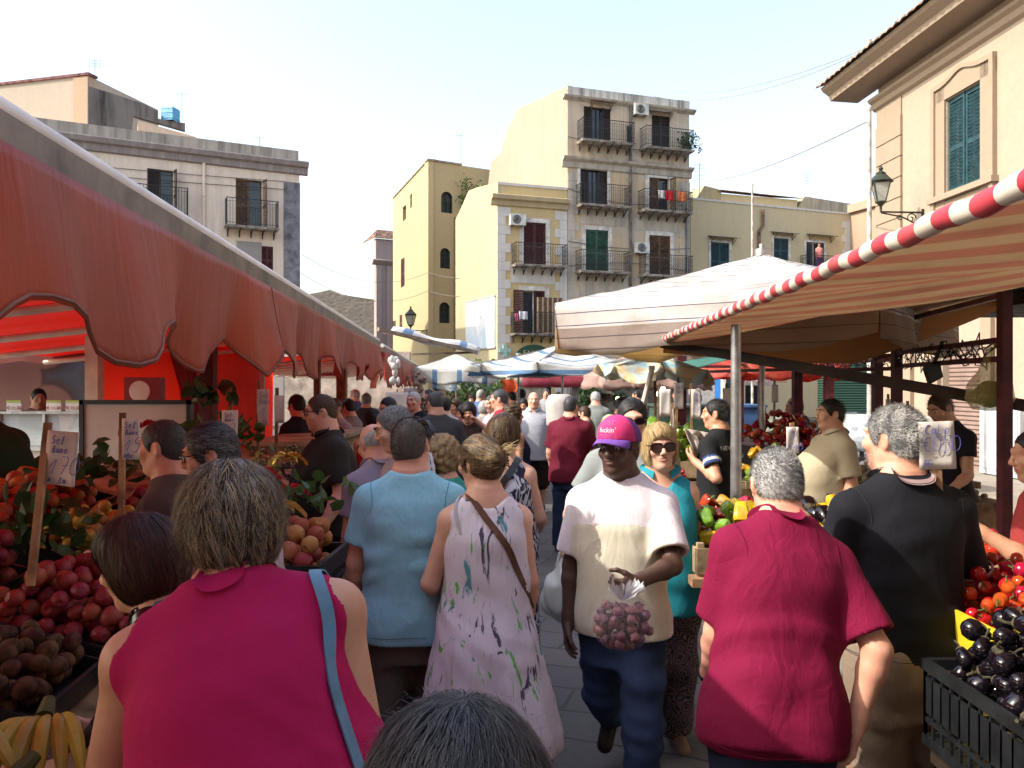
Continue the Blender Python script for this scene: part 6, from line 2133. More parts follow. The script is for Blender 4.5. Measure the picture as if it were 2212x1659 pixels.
# ---- scooters, crates on the ground and a covered bench on the right
def scooter(px, d, rz, label):
 p = P(px, 0, d)
 o = thing('scooter', label, 'scooter', (p.x, d, 0), R(rz), group='scooters parked by the green shutter')
 W_ = dict(world=False)
 for y in (-.62, .62):
  mb = MB(); T = Matrix.Translation((0, y, .24)) @ Matrix.Rotation(R(90), 4, 'Y')
  mb.tube([T @ Vector((.2 * math.cos(t), .2 * math.sin(t), 0)) for t in np.linspace(0, 6.283, 25)], .05, 8, cap=False)
  mb.lathe([(.02, -.03), (.15, -.01), (.15, .01), (.02, .03)], 16, 1, T)
  build('wheel', mb, [PLB, STEEL], o, **W_)
 mb = MB()
 mb.tube([(0, -.75, .62), (0, -.35, .60), (0, -.1, .35), (0, .25, .32), (0, .42, .55), (0, .47, .95)], [.12, .16, .13, .11, .13, .08], 10)
 build('fairing', mb, mat('scooter_paint', (.10, .10, .12), .25, .2, 3, spec=.6), o, **W_)
 mb = MB(); mb.tube([(0, -.8, .74), (0, -.5, .78), (0, -.1, .74)], [.09, .13, .08], 10); build('seat', mb, PLB, o, **W_)
 mb = MB(); mb.tube([(0, .47, .9), (0, .42, 1.02)], .03, 8); mb.tube([(-.33, .36, 1.05), (0, .44, 1.02), (.33, .36, 1.05)], .02, 8)
 for sx in (-1, 1):
  mb.tube([(sx * .2, .42, 1.03), (sx * .27, .46, 1.2)], .006, 5); mb.ball((sx * .28, .46, 1.23), .05, 10, 6, 0, (1, .4, .7))
 build('handlebar', mb, PLB, o, **W_)
 mb = MB(); mb.grid([[Vector((.22 * math.sin(a) * (1 - .25 * t * t), .48 + .10 * math.cos(a) - .14 * t, 1.02 + .42 * t)) for a in np.linspace(-1.3, 1.3, 9)] for t in np.linspace(0, 1, 7)])
 g = MATS.get('windscreen')
 if not g:
  q = N('windscreen'); q.base((.75, .85, .95)); q.set(Roughness=.08, Alpha=.45); g = MATS['windscreen'] = q.m
 build('windscreen', mb, g, o, **W_)
 mb = MB(); mb.ball((0, .58, .82), .08, 12, 8); build('headlight', mb, CARD, o, **W_)
 return o
scooter(1850, 10.5, 165, 'dark scooter with a tall clear windscreen in front of the green shutter')
scooter(1900, 11.5, 150, 'second scooter half hidden behind the cream polo shirt')
scooter(1815, 12.5, 170, 'farther scooter beside the maroon post near the green shutter')
VAN = thing('market_van', 'low white van side behind the cream polo shirt', 'van', (P(1950, 0, 12).x, 12, 0))
a, b = P(1905, 902, 12.5), P(2030, 935, 12.5)
mb = MB(); mb.box(a.x, b.x, 12.5, 14, .55, a.z); build('body', mb, mat('van_white', (.62, .62, .60), .35, .1, 2), VAN, smooth=False)
mb = MB(); mb.box(a.x + .15, a.x + .3, 12.46, 12.49, .72, .85); build('tail_lamp', mb, mat('lamp_red', (.4, .02, .02), .3), VAN, smooth=False)
for x in (a.x + .3, b.x - .3):
 mb = MB(); T = Matrix.Translation((x, 12.6, .3)) @ Matrix.Rotation(R(90), 4, 'X'); mb.tube([T @ Vector((.22 * math.cos(t), .22 * math.sin(t), 0)) for t in np.linspace(0, 6.283, 21)], .08, 8, cap=False); build('wheel', mb, PLB, VAN)
mb = MB(); a = P(1660, 880, 11); mb.prism([Vector((a.x - .45, 10.6, .75)), Vector((a.x + .05, 10.6, 1.42)), Vector((a.x + .55, 10.6, 1.38)), Vector((a.x + .75, 10.6, .75))], (0, .9, 0))
tag(build('covered_heap', mb, mat('grey_green_tarp', (.20, .22, .18), .7, .35, 3, bump=.8, bs=7, bd=.04), smooth=False), 'grey green tarpaulin thrown over a heap behind the dried peppers', 'tarpaulin')
mb = MB(); mb.box(P(1425, 0, 13).x, P(1560, 0, 13).x, 13, 14, .0, 1.48); mb.box(P(1420, 0, 13).x, P(1565, 0, 13).x, 12.95, 14.05, 1.48, 1.52)
tag(build('dumpster', mb, mat('dumpster_green', (.06, .11, .09), .5, .25, 3), smooth=False), 'long dark green bin behind the price cards', 'bin')
mb = MB(); mb.box(P(1562, 0, 14).x, P(1655, 0, 14).x, 14, 15, .0, 1.45); mb.box(P(1560, 0, 14).x, P(1657, 0, 14).x, 13.96, 15.04, 1.45, 1.49)
tag(build('blue_bench_cover', mb, mat('blue_cover', (.05, .12, .28), .5, .25, 3), smooth=False), 'long box under a blue cover right of the green bin', 'box')
def crate_mesh(L, W_, H, sl=3, t=.012):
 mb = MB()
 for sx in (-1, 1):
  for sy in (-1, 1):
   mb.box(sx * (L / 2 - .02) - .016, sx * (L / 2 - .02) + .016, sy * (W_ / 2 - .02) - .016, sy * (W_ / 2 - .02) + .016, 0, H)
 g = H / sl
 for i in range(sl):
  z0, z1 = i * g + g * .1, i * g + g * .85
  for s in (-1, 1):
   mb.box(-L / 2, L / 2, s * W_ / 2 - t / 2, s * W_ / 2 + t / 2, z0, z1)
   mb.box(s * L / 2 - t / 2, s * L / 2 + t / 2, -W_ / 2 + t / 2, W_ / 2 - t / 2, z0, z1)
 for i in range(4):
  mb.box(-L / 2 + t, L / 2 - t, -W_ / 2 + t + i * (W_ - 2 * t) / 4, -W_ / 2 + t + (i + .85) * (W_ - 2 * t) / 4, .004, .016)
 return mb
CRP = {}
def crate(x, y, z, L, W_, H, rz, label, m=None, sl=3, group=None, rx=0):
 key = (L, W_, H, sl, (m or WOODP).name)
 if key not in CRP:
  o = build('wooden_crate' if m is None or m in (WOOD, WOODP) else 'plastic_crate', crate_mesh(L, W_, H, sl), m or WOODP, smooth=False)
  CRP[key] = o
 else:
  o = link(CRP[key].copy())
 o.location = (x, y, z)
 o.rotation_euler = (R(rx), 0, R(rz))
 return tag(o, label, 'crate', group)
def plastic_crate(x, y, z, L, W_, H, rz, label, m=PLB):
 """open-sided black produce crate with rim, ribs and a solid lower band"""
 mb = MB()
 for sx, sy, ln, ax in ((0, -1, L, 0), (0, 1, L, 0), (-1, 0, W_, 1), (1, 0, W_, 1)):
  n_ = int(ln / .045)
  for i in range(n_ + 1):
   u = -ln / 2 + ln * i / n_
   px_, py_ = (u, sy * W_ / 2) if ax == 0 else (sx * L / 2, u)
   mb.box(px_ - .004, px_ + .004, py_ - .004, py_ + .004, .02, H - .01)
  for z0, z1, e in ((0, .03, .006), (H * .28, H * .33, .004), (H * .38, H * .80, .003), (H - .03, H, .010)):
   if ax == 0: mb.box(-L / 2 - e, L / 2 + e, sy * W_ / 2 - e - .002, sy * W_ / 2 + e, z0, z1)
   else: mb.box(sx * L / 2 - e - .001, sx * L / 2 + e, -W_ / 2 + .011, W_ / 2 - .011, z0, z1)
 mb.box(-L / 2, L / 2, -W_ / 2, W_ / 2, .008, .02)
 o = build('plastic_crate', mb, m, smooth=False)
 o.location = (x, y, z); o.rotation_euler = (0, 0, R(rz))
 return tag(o, label, 'crate')
for i, (px, py, d, rz, rx, lab) in enumerate(((2090, 985, 8.6, 20, 0, 'wooden crate on the ground in front of the roller shutter'), (2100, 950, 8.7, 70, 60, 'tipped wooden crate leaning on another by the roller shutter'), (2080, 1015, 8.0, 10, 0, 'flat wooden crate nearest the young man in dark blue'))):
 p = P(px, py, d); crate(p.x, d, max(0, .0 if i != 1 else .22), .5, .32, .24, rz, lab, rx=rx)
# ------------------------------------------------------------------ the crowd
hm = hairmat
H_GREY = [hm('hair_grey', (.16, .16, .165)), hm('hair_silver', (.40, .40, .40)), hm('hair_charcoal', (.05, .05, .055))]
H_SILV = [hm('hair_silver', (.40, .40, .40)), hm('hair_white', (.62, .61, .59)), hm('hair_grey', (.16, .16, .165))]
H_BLK = [hm('hair_black', (.012, .011, .012)), hm('hair_black_brown', (.025, .018, .014))]
H_BRN = [hm('hair_brown', (.06, .032, .018)), hm('hair_dark_brown', (.03, .016, .010)), hm('hair_mid_brown', (.11, .06, .03))]
H_RED = [hm('hair_auburn', (.035, .013, .010)), hm('hair_auburn_light', (.06, .022, .014))]
H_STRK = [hm('hair_dark_brown', (.03, .016, .010)), hm('hair_umber', (.07, .045, .028)), hm('hair_dark_brown', (.03, .016, .010)), hm('hair_streak_blond', (.38, .27, .14)), hm('hair_streak_grey', (.24, .21, .185))]
H_BLO = [hm('hair_blond', (.50, .34, .14)), hm('hair_light_blond', (.66, .50, .27)), hm('hair_dark_blond', (.28, .18, .08))]
H_SALT = [hm('hair_charcoal', (.05, .05, .055)), hm('hair_grey', (.16, .16, .165)), hm('hair_black', (.012, .011, .012))]
SHADE = mat('sunglass_lens', (.035, .012, .010), .06, .1, bump=0, spec=.8)
CLEARL = N('spectacle_lens'); CLEARL.base((.7, .75, .75)); CLEARL.set(Roughness=.02, Alpha=.18); CLEARL = CLEARL.m
FRB = mat('black_acetate', (.012, .011, .011), .2, .1, bump=0, spec=.5)
GOLD = mat('gold_metal', (.75, .52, .18), .2, .1, bump=0, metal=1)
SHOE = mat('dark_shoe_leather', (.03, .024, .022), .5, .3, 9)
JEAN = cloth('blue_denim', (.035, .06, .13), .35)
C = cloth
def who(label, px, d, rz, kw, top=None, bottom=None, wr=None, wl=None, skin_='fair', hair=None, **pk):
 """the head stands on the sight line px at depth d; wr/wl give world points for right and left wrists"""
 r = Rig(**kw)
 a = R(rz)
 ro = lambda v: A(v[0] * math.cos(a) - v[1] * math.sin(a), v[0] * math.sin(a) + v[1] * math.cos(a), v[2])
 hd = ro(r.hc)
 x, y = (px - 1106) / FPX * d - hd[0], d - hd[1]
 for key, w in (('armR', wr), ('armL', wl)):
  if w is None: continue
  q = P(*w[:3])
  v = A(q.x - x, q.y - y, q.z + r.drop)
  l = (v[0] * math.cos(a) + v[1] * math.sin(a), -v[0] * math.sin(a) + v[1] * math.cos(a), v[2])
  kw = dict(kw); kw[key] = ('ik', *l, *( [w[3]] if len(w) > 3 else []))
 r = Rig(**kw)
 o = make_person(label, x, y, rz, r, top(r) if top else None, bottom(r) if bottom else None, skin_, **pk)
 if hair: hair_obj(r, o, hair[0], **hair[1])
 return o, r
def SHIRT(m, res=.011, nm='shirt', sel=None, **k): return lambda r: (nm, r.shirt(**k), m, res) + ((sel(r),) if sel else ())
def TANK(m, res=.011, nm='top', **k): return lambda r: (nm, r.tank(**k), m, res)
def PANT(m, res=.014, nm='trousers', **k): return lambda r: (nm, r.pants(**k), m, res)
def FUR(m, n=5200, **k): return dict(dict(mats=m, o=.004, n=n, length=.009, width=.0011, mode='fur', res=.006, steps=2), **k)
def FLOW(m, n=2600, L=.075, **k): return dict(dict(mats=m, o=.014, n=n, length=L, width=.0022, mode='down', res=.007, steps=8), **k)
def stray(r, root, style, o_, m, n):
 sh = hair_shape(r, style, o_)
 v, f = sh.mesh(.012)
 V2, F2, m2 = strands(r, sh, v, n, .085, .0006, 'down', 9, lift=.012, endlift=.045, rand=.45, nm=1, wave=.4)
 np_obj('loose_hair', V2, F2, m, root)
# -- woman in pink, close by on the left
def pinktop(r):
 q = r.shirt(hem=.80, sleeve=0, fold=.008, loose=.018)
 for sd in (1, -1):
  sh_, e_, w_ = r.arm[sd]
  q.cap(sh_ + A(sd * .055, 0, .05), sh_ + A(sd * .075, 0, -.12), .062, .070, .012, 's')
 return q
MAG = cloth('hot_pink_pique', (.52, .010, .11), .06)
o, r = who('large woman in a sleeveless hot pink polo seen from behind with streaked short hair', 492, 1.76, 8,
   dict(h=1.70, sex='f', fat=1.35, lean=16, side=-12, neck=14, yaw=38, pitch=8, armR=(13, -8, 20, 2), armL=(14, 4, 30, 6), sw=.197),
   lambda r: ('polo_top', pinktop(r), MAG, .009), PANT(C('dark_skirt_cloth', (.02, .02, .025))), skin_='tan', res=.011, hres=.006)
hair_obj(r, o, 'fluffy', H_STRK, .024, 15000, .085, .0014, 'down', steps=10, endlift=.016, rand=.13, lift=.006, wave=.42)
stray(r, o, 'fluffy', .024, H_STRK[3], 260)
collar(r, o, MAG, child(o, 'polo_top'), h=.05, rad=.070)
ribbon(o, 'bag_strap', r.shirt(sleeve=.9, fold=0, hem=.7), [r.T(A(*q)) for q in ((.235, -.12, .93), (.245, -.15, 1.10), (.235, -.155, 1.26), (.205, -.12, 1.40), (.185, -.04, 1.465), (.19, .05, 1.43), (.23, .12, 1.2))], .026, mat('blue_strap_leather', (.10, .22, .33), .45, .2, 9), thick=.004)
mb = MB(); mb.tube([r.H((-.081 + .012 * math.cos(t) * 0, -.006 + .011 * math.cos(t), -.052 + .014 * math.sin(t))) for t in np.linspace(0, 6.28, 17)], .0022, 6); build('earring', mb, GOLD, o, world=False)
mb = MB(); mb.tube([r.H((.098 * math.sin(t), .045 + .02 * math.cos(t), .02 + .118 * math.cos(t))) for t in np.linspace(-1.3, 1.3, 17)], .005, 6); build('hairband', mb, mat('pale_blue_plastic', (.20, .36, .55), .3), o, world=False)
# -- woman with a brown bob beside her
REDD = cloth('red_dress_cloth', (.42, .012, .02))
o, r = who('woman with a smooth dark brown bob in a red dress bending over the fruit', 302, 1.95, 84,
   dict(h=1.56, sex='f', fat=.5, lean=20, neck=2, yaw=4, pitch=16, armR=(8, 22, 55, 6), armL=(5, 26, 50, 10)), TANK(REDD, .011, 'dress', hem=.5, armr=.08, neckb=.16, flare=.05), None, skin_='fair', res=.012, hres=.006, hands=.006)
hair_obj(r, o, 'bob', H_RED, .016, 3600, .15, .0022, 'down', steps=12, endlift=.006, rand=.10)
add_eyes(r, o); add_brows(r, o, H_BRN[0])
ribbon(o, 'shoulder_strap', r.shirt(sleeve=.6, fold=0, loose=.012), [r.T(A(*q)) for q in ((-.10, .12, 1.32), (-.125, .07, 1.42), (-.128, .0, 1.462), (-.12, -.07, 1.42), (-.10, -.12, 1.28))], .022, FRB, thick=.004)
mb = MB(); mb.tube([r.H((-.082, -.006 + .010 * math.cos(t), -.052 + .012 * math.sin(t))) for t in np.linspace(0, 6.28, 17)], .002, 6); build('earring', mb, GOLD, o, world=False)
# -- two men leaning to the stall
o, r = who('older man in profile with cropped grey hair looking over the peaches', 350, 3.4, 92, dict(h=1.70, sex='m', fat=.5, lean=4, pitch=6, yaw=-4), SHIRT(C('grey_brown_shirt', (.13, .10, .09))), PANT(C('dark_trousers', (.03, .03, .035))), skin_='ruddy', hres=.006, hair=('short', FUR(H_SALT, 3200)))
add_eyes(r, o); add_brows(r, o, H_GREY[0])
WST = stripes('white_pink_fine_stripe', [(.62, .52, .52), (.50, .38, .40)], .018, 0, coordk='Object', dirt=.1, bump=.2)
o, r = who('man with dark hair and glasses in a fine striped white shirt leaning to the fruit', 452, 3.15, 118, dict(h=1.71, sex='m', fat=.5, lean=12, pitch=14, yaw=-8), SHIRT(WST, .012, fold=.008), PANT(C('dark_trousers', (.03, .03, .035))), wr=(235, 1215, 2.9, (.4, -.2, -1)), skin_='ruddy', hres=.006, hair=('short', dict(FLOW(H_SALT, 2200, .05), o=.012, mode='back', endlift=.004)))
add_eyes(r, o); add_brows(r, o, H_BLK[0]); glasses(r, o, FRB, CLEARL, w=.048, h=.032)
# -- dark shirt man with glasses
DKP = cloth('dark_olive_polo', (.035, .030, .026))
o, r = who('heavy man in a dark polo and black rimmed glasses facing the stall', 692, 5.3, 116, dict(h=1.79, sex='m', fat=.9, lean=2, pitch=8, yaw=-6, armR=(10, 14, 50, 8), armL=(22, -4, 40, -2)), SHIRT(DKP, .012, sleeve=.8), PANT(C('dark_trousers', (.03, .03, .035))), skin_='ruddy', res=.014, hres=.007, hair=('short', FUR(H_BRN, 3000)))
collar(r, o, DKP, child(o, 'shirt'), open_=.6); add_eyes(r, o); add_brows(r, o, H_BRN[0]); glasses(r, o, FRB, CLEARL, w=.05, h=.03, th=.003)
# -- head of the bending men in the middle left
LAV = cloth('pale_lavender_polo', (.40, .36, .46))
o, r = who('balding older man in a lavender polo bending to the stall', 806, 4.5, 32, dict(h=1.66, sex='m', fat=.35, lean=16, neck=10, pitch=20, yaw=12), SHIRT(LAV, .011, hem=.84, fold=.007), PANT(C('grey_trousers', (.14, .13, .12))), skin_='ruddy', hres=.008, hair=('bald', FUR(H_SILV, 1500)))
collar(r, o, LAV, child(o, 'shirt'))
o, r = who('grey haired man with lowered eyes behind the aqua T-shirt man', 850, 4.3, 112, dict(h=1.745, sex='m', fat=.3, lean=3, pitch=20, yaw=-6), SHIRT(C('pale_pink_shirt', (.50, .38, .38))), PANT(C('grey_trousers', (.14, .13, .12))), skin_='fair', hres=.006, hair=('short', FUR(H_GREY, 4200, length=.017)))
add_eyes(r, o, 0, -.4); add_brows(r, o, H_GREY[2], .005)
# -- aqua T-shirt man
AQ = cloth('aqua_tshirt', (.38, .80, .98), .07, bump=.5)
KH = cloth('grey_khaki_cloth', (.16, .13, .11))
o, r = who('man in an aqua blue T-shirt with sunglasses pushed up on his cropped hair', 888, 3.5, 2, dict(h=1.70, sex='m', fat=.42, lean=2, yaw=-14, pitch=4, roll=-6, armR=(14, 18, 70, 10), armL=(13, 2, 16, 2), sw=.178), SHIRT(AQ, .009, hem=.80, sleeve=.68, fold=.013, sl=.028, loose=.018), PANT(KH, .012), skin_='ruddy', res=.012, hres=.006)
hair_obj(r, o, 'short', [hm('hair_ash_grey', (.10, .085, .075)), hm('hair_grey', (.16, .16, .165)), hm('hair_dark_brown', (.03, .016, .010))], .005, 6500, .011, .0011, 'fur', res=.006, steps=2)
mb = MB(); mb.lathe([(.070, -.012), (.078, -.014), (.084, -.006), (.082, .004), (.072, .004)], 32, 0, frame(r.neck0 * .62 + r.neck1 * .38, (1, 0, 0), r.Rn @ A(0, 1, .15)), 1, 1); build('neckband', mb, AQ, child(o, 'shirt'), world=False)
seams(r, o, 'shirt', r.shirt(hem=.6, sleeve=.5, fold=0, sl=.028, loose=.018), C('aqua_seam', (.10, .28, .38)), .81)
glasses(r, o, FRB, SHADE, 'sunglasses', up=1)
mb = MB(); mb.tube([r.H((.104 * math.sin(t), -.015 + .03 * math.cos(t), .035 + .095 * math.cos(t))) for t in np.linspace(.25, 1.75, 17)], .0035, 6); build('sunglass_temple', mb, FRB, o, world=False)
# -- woman in the splashed white dress
n = N('splashed_white_cotton'); v = n.coord()
c = (.72, .67, .76)
for i, (sc, st, col, th) in enumerate((((6, 6, 1.6), 2.2, (.10, .45, .05), .615), ((7, 7, 1.2), 2.0, (.025, .02, .07), .605), ((5, 5, 1.2), 2.4, (.06, .30, .36), .625), ((24, 24, 6), 1.0, (.03, .02, .06), .68))):
 f = n.noise(n.coord(scale=sc, rot=(.1 * i, .2, i)), st, 4, .6, 1.6)
 c = n.mix(n.ramp(f, [(th, (0, 0, 0)), (th + .035, (.92,) * 3)]), c, col)
n.base(c); n.set(Roughness=.9); n.bump(n.math('ADD', n.noise(n.coord(scale=(1, 1, .12)), 55, 3), n.noise(n.coord(scale=(1, 1, .3)), 9, 4, .5, 1)), .5, .012); n.translucent(c, .12)
WDR = n.m
zs = (.28, .50, .70, .90, 1.0, 1.10, 1.20, 1.32, 1.40, 1.455, 1.50, 1.53)
def wide_dress(r, hem, w0, w1, **k):
 b = Shape()
 q = r.tank(**dict(dict(hem=.9), **k))
 rx = A(w0, w0 * .96, w1, .178, .172, .156, .148, .150, .146, .10, .06, .05); ry = A(w0 * .8, w0 * .78, w1 * .75, .14, .13, .118, .112, .115, .102, .072, .056, .05)
 rx[3:8] += r.fat * .05; ry[3:8] += r.fat * .06
 q.p[0] = (*r.torso(.012, zlo=hem, zhi=1.47, fold=.006, zs=zs, rx=rx, ry=ry, hemw=k.get('hemw', .022)), .03, 'u')
 return q
o, r = who('woman with a claw clip in a long white dress splashed with green and navy', 1036, 3.3, 10, dict(h=1.64, sex='f', fat=.45, lean=3, yaw=36, pitch=8, armR=(9, -2, 22, 4), armL=(18, 2, 62, 22), sw=.155),
   lambda r: ('dress', wide_dress(r, .42, .31, .25, armr=.078, neckb=.03, neckf=.10, strapx=.125), WDR, .009), None, skin_='fair', res=.011, hres=.006)
hair_obj(r, o, 'tied', [hm('hair_ash', (.13, .10, .075)), hm('hair_brown', (.06, .032, .018)), hm('hair_dark_blond', (.28, .18, .08))], .010, 5200, .085, .0018, 'back', steps=9, endlift=.004, rand=.10)
stray(r, o, 'tied', .010, hm('hair_dark_blond', (.28, .18, .08)), 200)
mb = MB()
for i in range(60):
 a_ = RNG.normal(0, 1, 3)
 b0 = A(.02, -.125, .035); q1 = b0 + A(.025, -.02, .012) + a_ * .012; q2 = q1 + A(.035, -.012, -.005) + RNG.normal(0, 1, 3) * .018
 mb.tube([r.H(b0 + a_ * .006), r.H(q1), r.H(q2)], [.0022, .0016, .0006], 4)
build('loose_hair_end', mb, hm('hair_light_blond', (.66, .50, .27)), o, world=False)
mb = MB()
for i in range(5):
 z = -.03 + i * .013
 for s in (-1, 1): mb.tube([r.H((.012 * s + .004, -.135, z + .01)), r.H((.034 * s + .004, -.150 + .006 * (i % 2), z)), r.H((.050 * s + .004, -.130, z - .004))], .0035, 5)
mb.tube([r.H((.0045, -.151, -.035)), r.H((.0045, -.157, .03))], .005, 6)
build('claw_clip', mb, mat('tortoiseshell', (.06, .03, .018), .25, .5, 30), o, world=False)
dsh = wide_dress(r, .30, .30, .245, armr=.078, neckb=.03, neckf=.10, strapx=.125)
ribbon(o, 'bag_strap', dsh, [r.T(A(*q)) for q in ((-.075, .02, 1.45), (-.09, -.06, 1.45), (-.02, -.12, 1.34), (.08, -.14, 1.20), (.15, -.10, 1.05), (.19, .0, .95))], .026, mat('tan_strap_leather', (.15, .065, .04), .5, .3, 12), off=.004)
ribbon(o, 'bra_strap', r.shirt(sleeve=.5, fold=0, loose=.003), [r.T(A(*q)) for q in ((-.118, .05, 1.42), (-.135, -.02, 1.445), (-.138, -.085, 1.37), (-.122, -.118, 1.27), (-.105, -.125, 1.2))], .014, C('white_elastic', (.62, .60, .58)), thick=.003)
sk = wide_dress(r, .20, .27, .235, armr=.078)
v_, f_ = sk.mesh(.014, lohi=(A(-1, -1, .1), A(1, 1, .62)))
np_obj('underskirt', v_, f_, C('lilac_underskirt', (.42, .36, .56)), child(o, 'dress'))
# -- teal patterned woman
n = N('teal_patterned_cloth'); v = n.coord()
f = n.noise(n.coord(), 9, 4, .6, 2); c = n.ramp(n.noise(v, 5, 3), [(.3, (.02, .24, .20)), (.7, (.06, .40, .28))])
c = n.mix(n.ramp(f, [(.60, (0, 0, 0)), (.63, (1,) * 3)]), c, (.01, .015, .03)); f = n.noise(v, 13, 2); c = n.mix(n.ramp(f, [(.70, (0, 0, 0)), (.73, (1,) * 3)]), c, (.6, .12, .25)); n.base(c); n.set(Roughness=.8)
o, r = who('curly blond woman in a teal patterned top with a white rope bag', 952, 4.3, 22, dict(h=1.56, sex='f', fat=.5, lean=5, yaw=20, pitch=12), SHIRT(n.m, .012, nm='top', sleeve=.5), PANT(C('dark_trousers', (.03, .03, .035))), skin_='fair', hres=.008)
hair_obj(r, o, 'curly', H_BLO[2:] + [hm('hair_ash', (.13, .10, .075)), H_BLO[0]], .018, 3200, .045, .0018, 'curl', steps=7, rand=.4)
for dx in (0, .022):
 mb = MB(); pts = [r.T(A(-.105 + dx - .01 * math.sin(t * 3), -.125 + .17 * t, 1.22 + .275 * math.sin(math.pi * min(1, t * 1.05)) ** .7)) for t in np.linspace(0, .95, 26)]
 mb.tube(pts, [.0095 + .0025 * math.sin(i * 2.4) for i in range(26)], 8); build('rope_handle', mb, mat('white_rope', (.62, .60, .62), .8), o, world=False)
# -- navy and white dress woman
n = N('navy_white_print'); v = n.coord(scale=(1, 1, .6), rot=(0, .3, 0))
f = n.noise(v, 11, 3, .55, 3.5); n.base(n.ramp(f, [(.50, (.012, .014, .05)), (.53, (.55, .55, .62))])); n.set(Roughness=.8); NAV = n.m
o, r = who('woman in a long navy and white print dress with a black cross strap', 1088, 4.8, -8, dict(h=1.655, sex='f', fat=.7, lean=1, yaw=8, armR=(16, 6, 62, 12), armL=(12, 8, 60, 14)),
   lambda r: ('dress', wide_dress(r, .10, .23, .20, armr=.082, neckb=.16, neckf=.1, strapx=.12, hemw=.012), NAV, .012), None, skin_='fair', res=.013, hres=.007)
hair_obj(r, o, 'fluffy', H_BRN + [hm('hair_dark_blond', (.28, .18, .08))], .020, 3600, .075, .002, 'down', steps=8, endlift=.014, rand=.3)
ribbon(o, 'bag_strap', r.tank(hem=.8), [r.T(A(*q)) for q in ((.10, .0, 1.46), (.09, -.09, 1.40), (.0, -.13, 1.25), (-.10, -.13, 1.1), (-.18, -.05, .98))], .042, FRB, off=.006)
# -- navy tank woman, red T-shirt man, bald man
o, r = who('woman with curly pinned up hair in a navy tank top seen in profile', 1110, 8.6, -52, dict(h=1.62, sex='f', fat=.6, yaw=-20, armR=(10, -8, 15, 4)), TANK(C('navy_cotton', (.016, .022, .06)), .014, hem=.45, flare=.03), None, skin_='tan', hres=.008)
hair_obj(r, o, 'curly', H_BRN + H_BLO[2:], .016, 2000, .05, .002, 'curl', steps=7, rand=.4)
PKT = cloth('raspberry_tshirt', (.48, .02, .06))
o, r = who('heavy man in a raspberry red T-shirt facing left', 1078, 9.6, 88, dict(h=1.79, sex='m', fat=.9, yaw=-6, armL=(16, 0, 15, 0)), SHIRT(PKT, .014, sleeve=.7), PANT(C('navy_shorts', (.03, .035, .06)), bottom=.4), skin_='ruddy', hres=.008, hair=('short', FUR(H_SALT, 2400)))
PBL = cloth('pale_blue_shirt', (.48, .50, .56))
o, r = who('bald man in a pale blue short sleeved shirt and dark shorts walking up', 1153, 11.3, 172, dict(h=1.745, sex='m', fat=.75, yaw=10, legs=((10, 6), (-8, 8)), armR=(12, 4, 12, 2), armL=(13, -4, 12, 2)), SHIRT(PBL, .014, hem=.80, sleeve=.75), PANT(C('dark_brown_shorts', (.03, .022, .018)), bottom=.46, loose=.04), skin_='fair', hres=.009, shoes=SHOE, hair=('bald', FUR(H_GREY, 900)))
collar(r, o, PBL, child(o, 'shirt'), open_=.3)
# -- woman shielding her face
o, r = who('black haired woman in brown raising a hand to her face', 1012, 9.3, 176, dict(h=1.63, sex='f', fat=.55, pitch=14, yaw=6), SHIRT(C('dark_brown_blouse', (.05, .028, .024)), .013, nm='blouse', sleeve=.5), PANT(C('dark_trousers', (.03, .03, .035))), wl=(1028, 908, 9.05, (-1, .1, -.6)), skin_='fair', hres=.008, hands=.008, hair=('fluffy', FLOW(H_BLK, 1400, .06)))
ob = o; mb = MB(); q = P(1062, 960, 8.9); mb.tube([q + Vector((-.02, 0, .11)), q, q - Vector((0, 0, .12))], [.07, .11, .10], 10); tag(build('shoulder_bag', mb, mat('navy_leather', (.02, .03, .09), .4)), 'navy leather bag beside the woman in brown', 'bag')
# -- men in grey and black further in
GRT = cloth('charcoal_tshirt', (.075, .075, .08))
o, r = who('broad man in a charcoal T-shirt with a black strap across his back', 938, 8.2, 16, dict(h=1.78, sex='m', fat=.7, lean=4, yaw=22, pitch=16, armR=(20, -2, 20, 0), armL=(14, 10, 50, 8), sw=.18), SHIRT(GRT, .012, sleeve=.66, fold=.009), PANT(C('dark_trousers', (.03, .03, .035))), skin_='tan', hres=.008, hair=('short', FUR(H_SALT[::2], 3000, length=.006)))
ribbon(o, 'bag_strap', r.shirt(sleeve=.3, fold=0), [r.T(A(*q)) for q in ((-.10, .0, 1.47), (-.08, -.1, 1.42), (.03, -.14, 1.26), (.13, -.12, 1.08), (.2, .0, .98))], .045, FRB, off=.006)
o, r = who('white haired man in an open black shirt coming through the crowd', 893, 9.8, 158, dict(h=1.76, sex='m', fat=.4, yaw=-2), SHIRT(C('black_shirt_cloth', (.012, .012, .014)), .014), PANT(C('dark_trousers', (.03, .03, .035))), skin_='ruddy', hres=.009, hair=('short', FUR(H_SILV, 1500, length=.006)))
add_eyes(r, o); add_brows(r, o, H_GREY[0])
o, r = who('dark haired man with glasses looking down in a navy shirt', 838, 8.4, 140, dict(h=1.72, sex='m', fat=.4, pitch=14), SHIRT(C('navy_cotton', (.016, .022, .06)), .014), PANT(C('dark_trousers', (.03, .03, .035))), skin_='tan', hres=.009, hair=('short', FUR(H_BLK, 1500)))
glasses(r, o, FRB, CLEARL, w=.048, h=.03)
